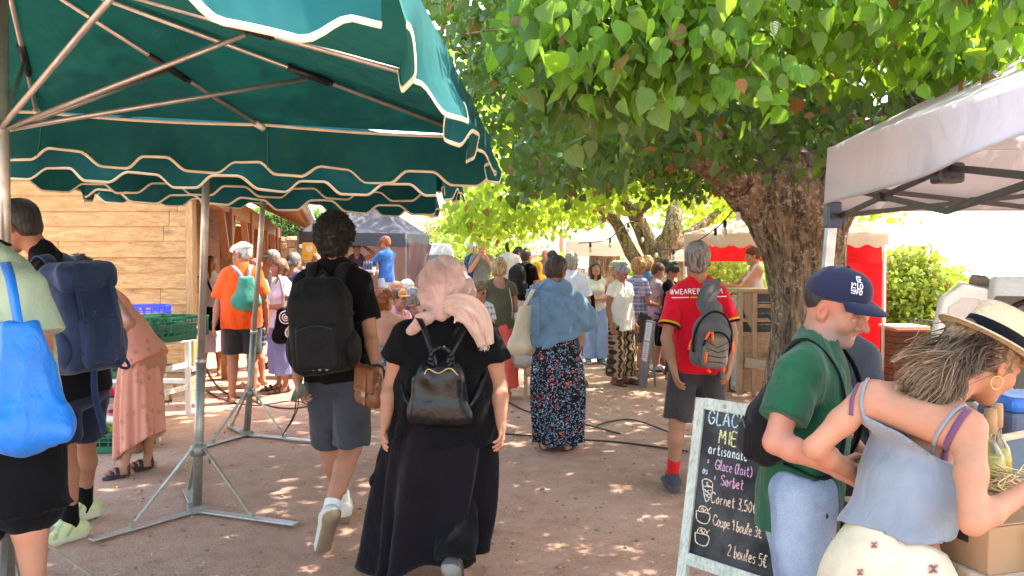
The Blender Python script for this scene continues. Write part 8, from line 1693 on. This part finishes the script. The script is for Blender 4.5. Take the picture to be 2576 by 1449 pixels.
# left group by the gallery
o, J = crowd("woman with brown bob, white t-shirt and lilac trousers behind the man in orange", 706, 10.0, 1.67, -128, 'tan', hr('bob', (.12, .05, .022)), tee((.66, .64, .72), sleeve=.55, hem=.1), pants((.24, .25, .50), kind='trousers', len=1.62, wide=1.22, hemr=.105), fem=True, vox=.011, arms=('cross', 'fwd'))
tb_ = tote("tote_bag", "black tote with white spiral print on the woman in lilac trousers", "bag", A(XU(722, 9.7), 9.72, 1.05), A(XU(722, 9.7), 9.72, .68), A(1, .1, 0), .26, .36, .12, cloth((.015, .014, .02), name="black_canvas"), [[A(XU(722, 9.7) - .05, 9.70, 1.04), A(XU(715, 9.8), 9.72, 1.28), A(XU(708, 9.9), 9.82, 1.46), A(XU(706, 10), 10.05, 1.44)]], .035, hmat=cloth((.24, .27, .30), name="grey_strap"))
bb0 = [c for c in tb_.children if c.name.startswith('bag_body')][0]; WPR = plain((.72, .72, .74), .8, name="white_print")
for du, dz, r0 in ((0, .28, .075), (.07, .10, .07)):
    for rr_ in (r0, r0*.55, r0*.2): project(bb0, A(XU(722, 9.72) + du, 9.3, .68 + dz), (0, 1, 0), [[(rr_*math.cos(t), rr_*math.sin(t)) for t in np.linspace(0, 6.283, 22)]], A(1, 0, 0), A(0, 0, 1), "spiral_print", WPR, bb0, .014, .004)
crowd("woman with grey hair knot in a violet tank top seen from behind", 738, 11.3, 1.76, 25, 'warm', hr('bun', (.13, .125, .12), bun=(0, -.12, -.03, .04)), tee((.12, .10, .24), sleeve=-1, hem=.1, scoop=(-.02, .02, .09)), None, ('sandal', (.1, .08, .06)), dict(mat=cloth((.40, .34, .27)), r1=(.22, .2), up=.2, folds=7), fem=True, arms=('fwd', 'eat'))
crowd("man in grey cap standing behind the woman with the brown bob", 688, 12.2, 1.78, -100, 'warm', hr('crop', GRY), tee((.5, .42, .38)), pants((.2, .18, .16), kind='trousers'), cap=(.25, .26, .28))
crowd("person with black shoulder bag half hidden by the tall steel pole", 530, 11.4, 1.70, -18, 'tan', hr('pony', RED_), tee((.62, .52, .44), hem=.04), None, ('slide', (.5, .45, .4)), dict(mat=cloth((.55, .52, .62)), r1=(.2, .2), up=.28, folds=8), fem=True, cap=(.015, .015, .018))
tote("shoulder_bag", "black crossbody bag on the person half hidden by the tall pole", "bag", A(XU(534, 11.1), 11.1, 1.0), A(XU(534, 11.1), 11.1, .72), A(1, 0, 0), .26, .28, .1, cloth(BLACK, name="black_canvas"), [[A(XU(534, 11.1) + .1, 11.1, 1.0), A(XU(528, 11.2), 11.18, 1.3), A(XU(516, 11.3), 11.3, 1.47)]], .03)
crowd("bald man in check shorts hidden behind the man in orange", 645, 10.4, 1.68, -80, 'red', None, tee((.35, .36, .38)), dict(mat=pattern('plaid', (.02, .025, .05), (.10, .12, .18), (.3, .3, .35), 70, name="check_shorts"), len=.85), ('slide', (.5, .33, .28)))
crowd("bald man in pale blue shirt behind the curly haired man", 797, 13.4, 1.66, 150, 'red', None, tee((.42, .48, .62), collar=True), pants((.1, .1, .12), kind='trousers'))
# people seated on the long bench
bn = empty("bench", (XU(1000, 9.6), 9.6, 0), "long plain wooden bench under the seated listeners", "bench")
for yy, u0, u1 in ((9.05, 955, 1010), (10.2, 955, 1060)):
    MB().box((XU((u0+u1)/2, yy), yy, .44), ((u1-u0)/FOC*yy + .5, .3, .04)).build("seat", PAL, bn, bevel=.005)
    for x in (XU(u0, yy) - .1, XU(u1, yy) + .1): MB().box((x, yy, .21), (.06, .26, .42)).build("leg", PAL, bn)
crowd("seated woman with curly red hair and bare back turning to look right", 968, 9.05, 1.73, -22, 'pale', hr('bob', (.27, .075, .02), amp=.016, fq=26, th=.022, curls=500), dict(mat=pattern('camo', (.05, .08, .16), (.10, .15, .26), (.3, .36, .45), 12, name="blue_print"), hem=.06, sleeve=-1, topcut=.34, loose=.01, name="halter_top"), pants((.03, .04, .08), kind='trousers'), legs='sit', hy=95, fem=True, vox=.011, arms=('lap', 'lap'), kw=dict(fine_head=.008))
crowd("seated woman with long ash blonde hair and red top", 962, 10.2, 1.70, 20, 'fair', hr('long', (.26, .20, .14), streak=.8), tee((.60, .03, .07)), pants((.04, .06, .1), kind='trousers'), legs='sit', fem=True, arms=('lap', 'lap'))
crowd("seated person in pink shirt and orange cap", 1002, 9.9, 1.70, 120, 'fair', hr('short', BRN), tee((.62, .30, .33)), pants((.05, .05, .07), kind='trousers'), legs='sit', cap=(.62, .28, .10), arms=('eat', 'lap'))
crowd("seated woman with shaggy grey hair in flowered blouse", 1036, 10.3, 1.72, 70, 'warm', hr('bob', (.22, .21, .21), amp=.012), dict(mat=pattern('dots', (.06, .06, .16), (.5, .4, .5), (.6, .5, .6), 30, name="flower_blouse")), pants((.05, .05, .07), kind='trousers'), legs='sit', fem=True, arms=('eat', 'lap'))
crowd("seated bald man behind the woman with ash blonde hair", 996, 11.6, 1.80, 60, 'red', None, tee((.42, .40, .40)), pants((.05, .05, .07), kind='trousers'), legs='sit', arms=('lap', 'lap'))
crowd("seated white haired person behind the grey haired woman", 1022, 12.2, 1.76, 90, 'red', hr('short', (.55, .54, .52)), tee((.5, .45, .45)), pants((.05, .05, .07), kind='trousers'), legs='sit', arms=('lap', 'lap'))
crowd("woman seated on the low wall with pale pink slippers beside the beige tote", 1352, 9.5, 1.66, -88, 'pale', hr('short', BRN), tee((.40, .38, .40)), pants((.45, .40, .36), len=.7), ('slide', (.72, .48, .44)), legs='sit', fem=True, knL=(-.10, .42, .50), anL=(-.05, .62, .30), toL=(-.05, .80, .33))
st_ = empty("stool", (XU(1352, 9.5), 9.5, 0), "plain wooden stool hidden behind the blue shawl", "stool"); MB().box((XU(1352, 9.5), 9.5, .42), (.36, .36, .04)).build("seat", PAL, st_, bevel=.01)
for sx in (-1, 1):
    for sy in (-1, 1): MB().box((XU(1352, 9.5) + sx*.14, 9.5 + sy*.14, .2), (.04, .04, .4)).build("leg", PAL, st_)
# middle of the picture
crowd("boy in sunglasses and striped shirt beside the pink headscarf", 1204, 8.6, 1.40, 150, 'warm', hr('short', (.14, .09, .05), th=.02, amp=.008), dict(mat=pattern('plaid', (.62, .62, .66), (.10, .14, .32), (.6, .6, .6), 90, name="striped_cotton")), pants((.06, .08, .14)), hp=15, hy=-30, glass_=(.02, .02, .02), dark=True, vox=.011)
o, J = crowd("woman in olive top and coral skirt with messy blonde hair knot", 1254, 9.5, 1.65, -12, 'warm', hr('bun', (.36, .24, .11), th=.022, amp=.014, fq=28, bun=(0, -.06, .10, .052), streak=.9, curls=160), tee((.085, .085, .05), hem=.16, sleeve=.34, loose=.028, scoop=(-.05, .0, .085)), None, ('sandal', (.4, .2, .12)), dict(mat=cloth((.72, .11, .085), .8, .5), r0=(.16, .13), r1=(.23, .2), up=.06, folds=8, hip=.03), fem=True, vox=.011, arms=('fwd', 'fwd'))
MB().ribbon(spline([J['shR'] + A(-.05, -.05, .06), J['shR'] + A(.0, -.16, -.2), J['hipR'] + A(.08, -.10, .1)], 6), A(1, 0, 0), .012, .004).build("bag_strap", cloth((.38, .33, .22), name="cord_strap"), o, True)
crowd("man in navy t-shirt and grey cap at the far bushes", 1187, 17.5, 1.74, 60, 'warm', hr('crop', GRY), tee((.02, .04, .11)), pants((.1, .1, .12)), cap=(.22, .22, .24))
crowd("young man in grey t-shirt eating with both hands", 1213, 15.6, 1.74, 175, 'fair', hr('short', BRN), tee((.16, .17, .16)), pants((.1, .1, .12)), arms=('eat', 'eat'))
crowd("man in pale grey shirt and dark cap seen from behind", 1281, 16.5, 1.80, 15, 'tan', hr('short', BLK_), tee((.48, .47, .50), loose=.03), pants((.2, .2, .2), kind='trousers'), cap=(.03, .03, .035))
crowd("person in black cap next to the man in pale grey shirt", 1301, 18, 1.74, 70, 'tan', hr('pony', BLK_), tee((.5, .48, .48)), pants((.2, .2, .2), kind='trousers'), cap=(.015, .015, .016))
o, J = crowd("young man in black t-shirt and pale grey trousers carrying a black backpack", 1322, 13.6, 1.75, 38, 'fair', hr('short', (.05, .028, .016)), tee(BLACK), pants((.42, .40, .44), kind='trousers', wide=1.15), ('sneaker', (.4, .4, .4)), arms=('down', 'fwd'))
backpack(J, "black backpack on the young man in pale grey trousers", (.02, .02, .024), (.30, .48, .18), vox=.014)
o, J = crowd("child in yellow headscarf and yellow top", 1350, 14, 1.52, 8, 'tan', None, tee((.80, .36, .02), hem=.14, sleeve=.9), pants((.2, .16, .1), kind='trousers'), vox=.014)
Q = Solid(); Q.ell(HL(J, 0, -.01, .02), A(.098, .12, .12), J['headR'], k=.02).cap(HL(J, 0, -.02, -.06), J['neck'] - A(0, 0, .06), .085, .13, k=.05).ell(HL(J, 0, .12, -.03), A(.055, .05, .08), J['headR'], k=.01, sub=True); obj("headscarf", *Q.mesh(.012, wrinkle(.006)), cloth((.80, .36, .02)), o)
crowd("bald man in grey t-shirt facing the camera near the white flags", 1372, 16.8, 1.78, 185, 'red', None, tee((.17, .165, .17)), pants((.1, .1, .12), kind='trousers'), glass_=(.05, .04, .04))
o, J = crowd("man in white t-shirt and navy cap behind the blue shawl", 1437, 10.4, 1.74, 22, 'tan', hr('short', GRY), tee((.70, .72, .80), loose=.03, sleeve=.75), pants((.45, .33, .26), len=.9), ('sandal', (.1, .08, .06)), cap=(.04, .055, .10), arms=('down', 'fwd'), vox=.012)
tote("shoulder_bag", "black bag at the side of the man in white t-shirt", "bag", A(XU(1478, 10.6), 10.6, 1.2), A(XU(1478, 10.6), 10.6, .82), A(1, .3, 0), .2, .26, .12, cloth(BLACK, name="black_canvas"))
crowd("woman with long dark hair, white tank top and pale blue jeans, arms folded", 1497, 12.8, 1.63, 172, 'fair', hr('long', (.05, .028, .018), len=.34), tee((.66, .63, .60), sleeve=-1, hem=.05), dict(kind='trousers', mat=pattern('denim', (.20, .34, .62), (.28, .42, .68), (.4, .5, .7), name="sky_denim"), len=1.95, wide=1.3, hemr=.11), ('sneaker', (.10, .22, .24), (.3, .28, .25)), arms=('cross', 'cross'), fem=True, vox=.011, kw=dict(fine_head=.009), hp=-8)
crowd("woman with green hair tie stooping behind the woman with long dark hair", 1462, 13.7, 1.62, -70, 'tan', hr('pony', BLK_), tee((.45, .25, .2)), pants((.45, .2, .15), kind='trousers'), lean=28, hp=40, fem=True, arms=('low', 'low'))
o, J = crowd("blond person with navy headband behind the woman in white blouse", 1546, 13.6, 1.62, 150, 'red', hr('short', (.40, .26, .12), th=.03, amp=.012), tee((.5, .3, .25)), pants((.2, .2, .2), kind='trousers'), hp=20)
MB().tube([HL(J, .092*math.cos(t), -.01 + .112*math.sin(t), .05) for t in np.linspace(0, 6.283, 25)], .022, 6, flat=(J['headR'][:, 2], 1.)).build("headband", cloth(NAVY), o, True)
crowd("person in grey peaked cap behind the woman in white blouse", 1560, 12.1, 1.64, -80, 'warm', hr('crop', GRY), tee((.45, .3, .25)), pants((.25, .2, .2), kind='trousers'), cap=(.26, .27, .30))
OG = pattern('ogee', (.045, .032, .022), (.42, .30, .18), (.10, .075, .05), 58, name="retro_print")
o, J = crowd("grey haired woman in white blouse and brown patterned trousers looking down", 1562, 10.6, 1.60, 140, 'tan', hr('short', (.24, .24, .25), th=.02, amp=.007), tee((.76, .72, .64), hem=.16, sleeve=.42, loose=.035, sfl=.02, collar=True, name="blouse"), dict(kind='trousers', mat=OG, len=1.86, wide=1.28, hemr=.115), ('clog', (.10, .05, .035)), hp=36, hy=-8, fem=True, vox=.010, fat=.015, arms=('down', 'down'), kw=dict(fine_head=.007))
MB().tube([J['neck'] + A(.072*math.cos(t), .0 + .075*math.sin(t), .012 + .03*math.sin(t - 1.)) for t in np.linspace(0, 6.283, 21)], .008, 6).build("bead_necklace", plain((.45, .10, .05), .4, name="red_beads"), o, True)
o, J = crowd("person in blue check shirt and grey shorts beside the woman in white blouse", 1604, 11.3, 1.66, 60, 'tan', hr('short', (.36, .19, .075), th=.03, amp=.009), dict(mat=pattern('plaid', (.16, .17, .36), (.45, .42, .55), (.6, .5, .55), 110, name="check_shirt"), hem=.12), pants((.085, .08, .09), len=.9), ('clog', (.20, .14, .10)), hp=20, arms=('down', 'fwd'), vox=.012)
ph = empty("phone", J['wrL'], "black phone case in the hand of the person in the check shirt", "phone"); MB().box(A(XU(1622, 11.0), 10.95, .88), (.18, .03, .07), rot_axis((0, 1, 0), .5)).build("case", plain((.03, .03, .035), .4, name="phone_case"), ph, bevel=.006)
crowd("fair haired woman in denim jacket bowed over the stall", 1626, 12.2, 1.72, 62, 'warm', hr('bob', (.36, .20, .085)), dict(mat=pattern('denim', (.05, .12, .30), (.1, .2, .4), (.3, .4, .6), name="mid_denim"), sleeve=1.5), pants((.1, .04, .2), len=.9), fem=True, hp=24)
crowd("woman in flowered blouse and blue skirt behind the grey board", 1652, 11.9, 1.60, 85, 'warm', hr('short', BRN), dict(mat=pattern('dots', (.45, .30, .36), (.12, .08, .22), (.2, .1, .3), 26, name="flower_print"), hem=.1), dict(kind='shorts', mat=cloth((.03, .05, .28)), len=.8), ('runner', (.5, .55, .65)), fem=True, hp=20, arms=('reach', 'fwd'))
o, J = crowd("man with glasses reading a brown sheet", 1676, 12.6, 1.66, 100, 'tan', hr('short', BLK_), tee((.10, .28, .48)), pants((.2, .2, .2), kind='trousers'), hp=22, glass_=(.03, .02, .02), arms=('phone', 'phone'))
tag(MB().box(A(XU(1655, 12.2), 12.2, 1.28), (.20, .02, .32), rot_axis((0, 1, 0), .35)).build("paper_sheet", plain((.52, .42, .28), .8, name="kraft_card"), None), "brown card sheet held up by the man with glasses", "paper")
crowd("woman in long black dress with black hair knot behind the grey board", 1688, 11.6, 1.60, 120, 'warm', hr('bun', BLK_, bun=(0, -.05, .12, .05), th=.02), tee(BLACK, sleeve=.3), None, ('sandal', (.02, .02, .02)), dict(mat=cloth((.014, .014, .017)), r1=(.24, .22), up=.35, folds=8), fem=True, hp=42, arms=('low', 'low'))
crowd("person in grey t-shirt and blue starry cap stooping beside the man in red", 1700, 10.9, 1.66, 60, 'fair', hr('crop', BLK_), tee((.20, .19, .18), sleeve=.7), pants((.05, .05, .06), kind='trousers'), lean=30, hp=30, cap=(.04, .12, .38), arms=('fwd', 'low'))
crowd("stall keeper with brown hair in a pale vest reaching over the counter", 1897, 11.3, 1.74, -88, 'fair', hr('bun', BRN, bun=(0, -.125, -.01, .035)), tee((.58, .54, .56), sleeve=-1, hem=.08, scoop=(.04, .0, .09)), pants((.2, .2, .25), kind='trousers'), z0=.10, fem=True, hp=14, vox=.011, arms=('reach', 'reach'), elL=(-.20, .22, 1.18), wrL=(-.17, .46, 1.22), kw=dict(fine_head=.008))
crowd("person in dark grey t-shirt hidden behind the man in the green polo", 2126, 3.5, 1.50, 70, 'fair', hr('short', BRN), tee((.055, .06, .075), sleeve=.9, loose=.03), pants((.03, .03, .04), kind='trousers'), vox=.012)
# at the bar
crowd("barman in dark vest with both arms raised behind the bar", 898, 17.3, 1.74, 180, 'tan', hr('short', BRN), tee((.05, .025, .045), sleeve=-1), pants((.05, .05, .06), kind='trousers'), arms=('up', 'up'), hp=8)
crowd("red haired man in blue t-shirt leaning on the bar", 972, 16.0, 1.82, -62, 'red', hr('short', RED_), tee((.04, .13, .42), sleeve=.8), pants((.45, .5, .6), kind='trousers'), arms=('reach', 'reach'), hp=16, cap=(.35, .08, .02))
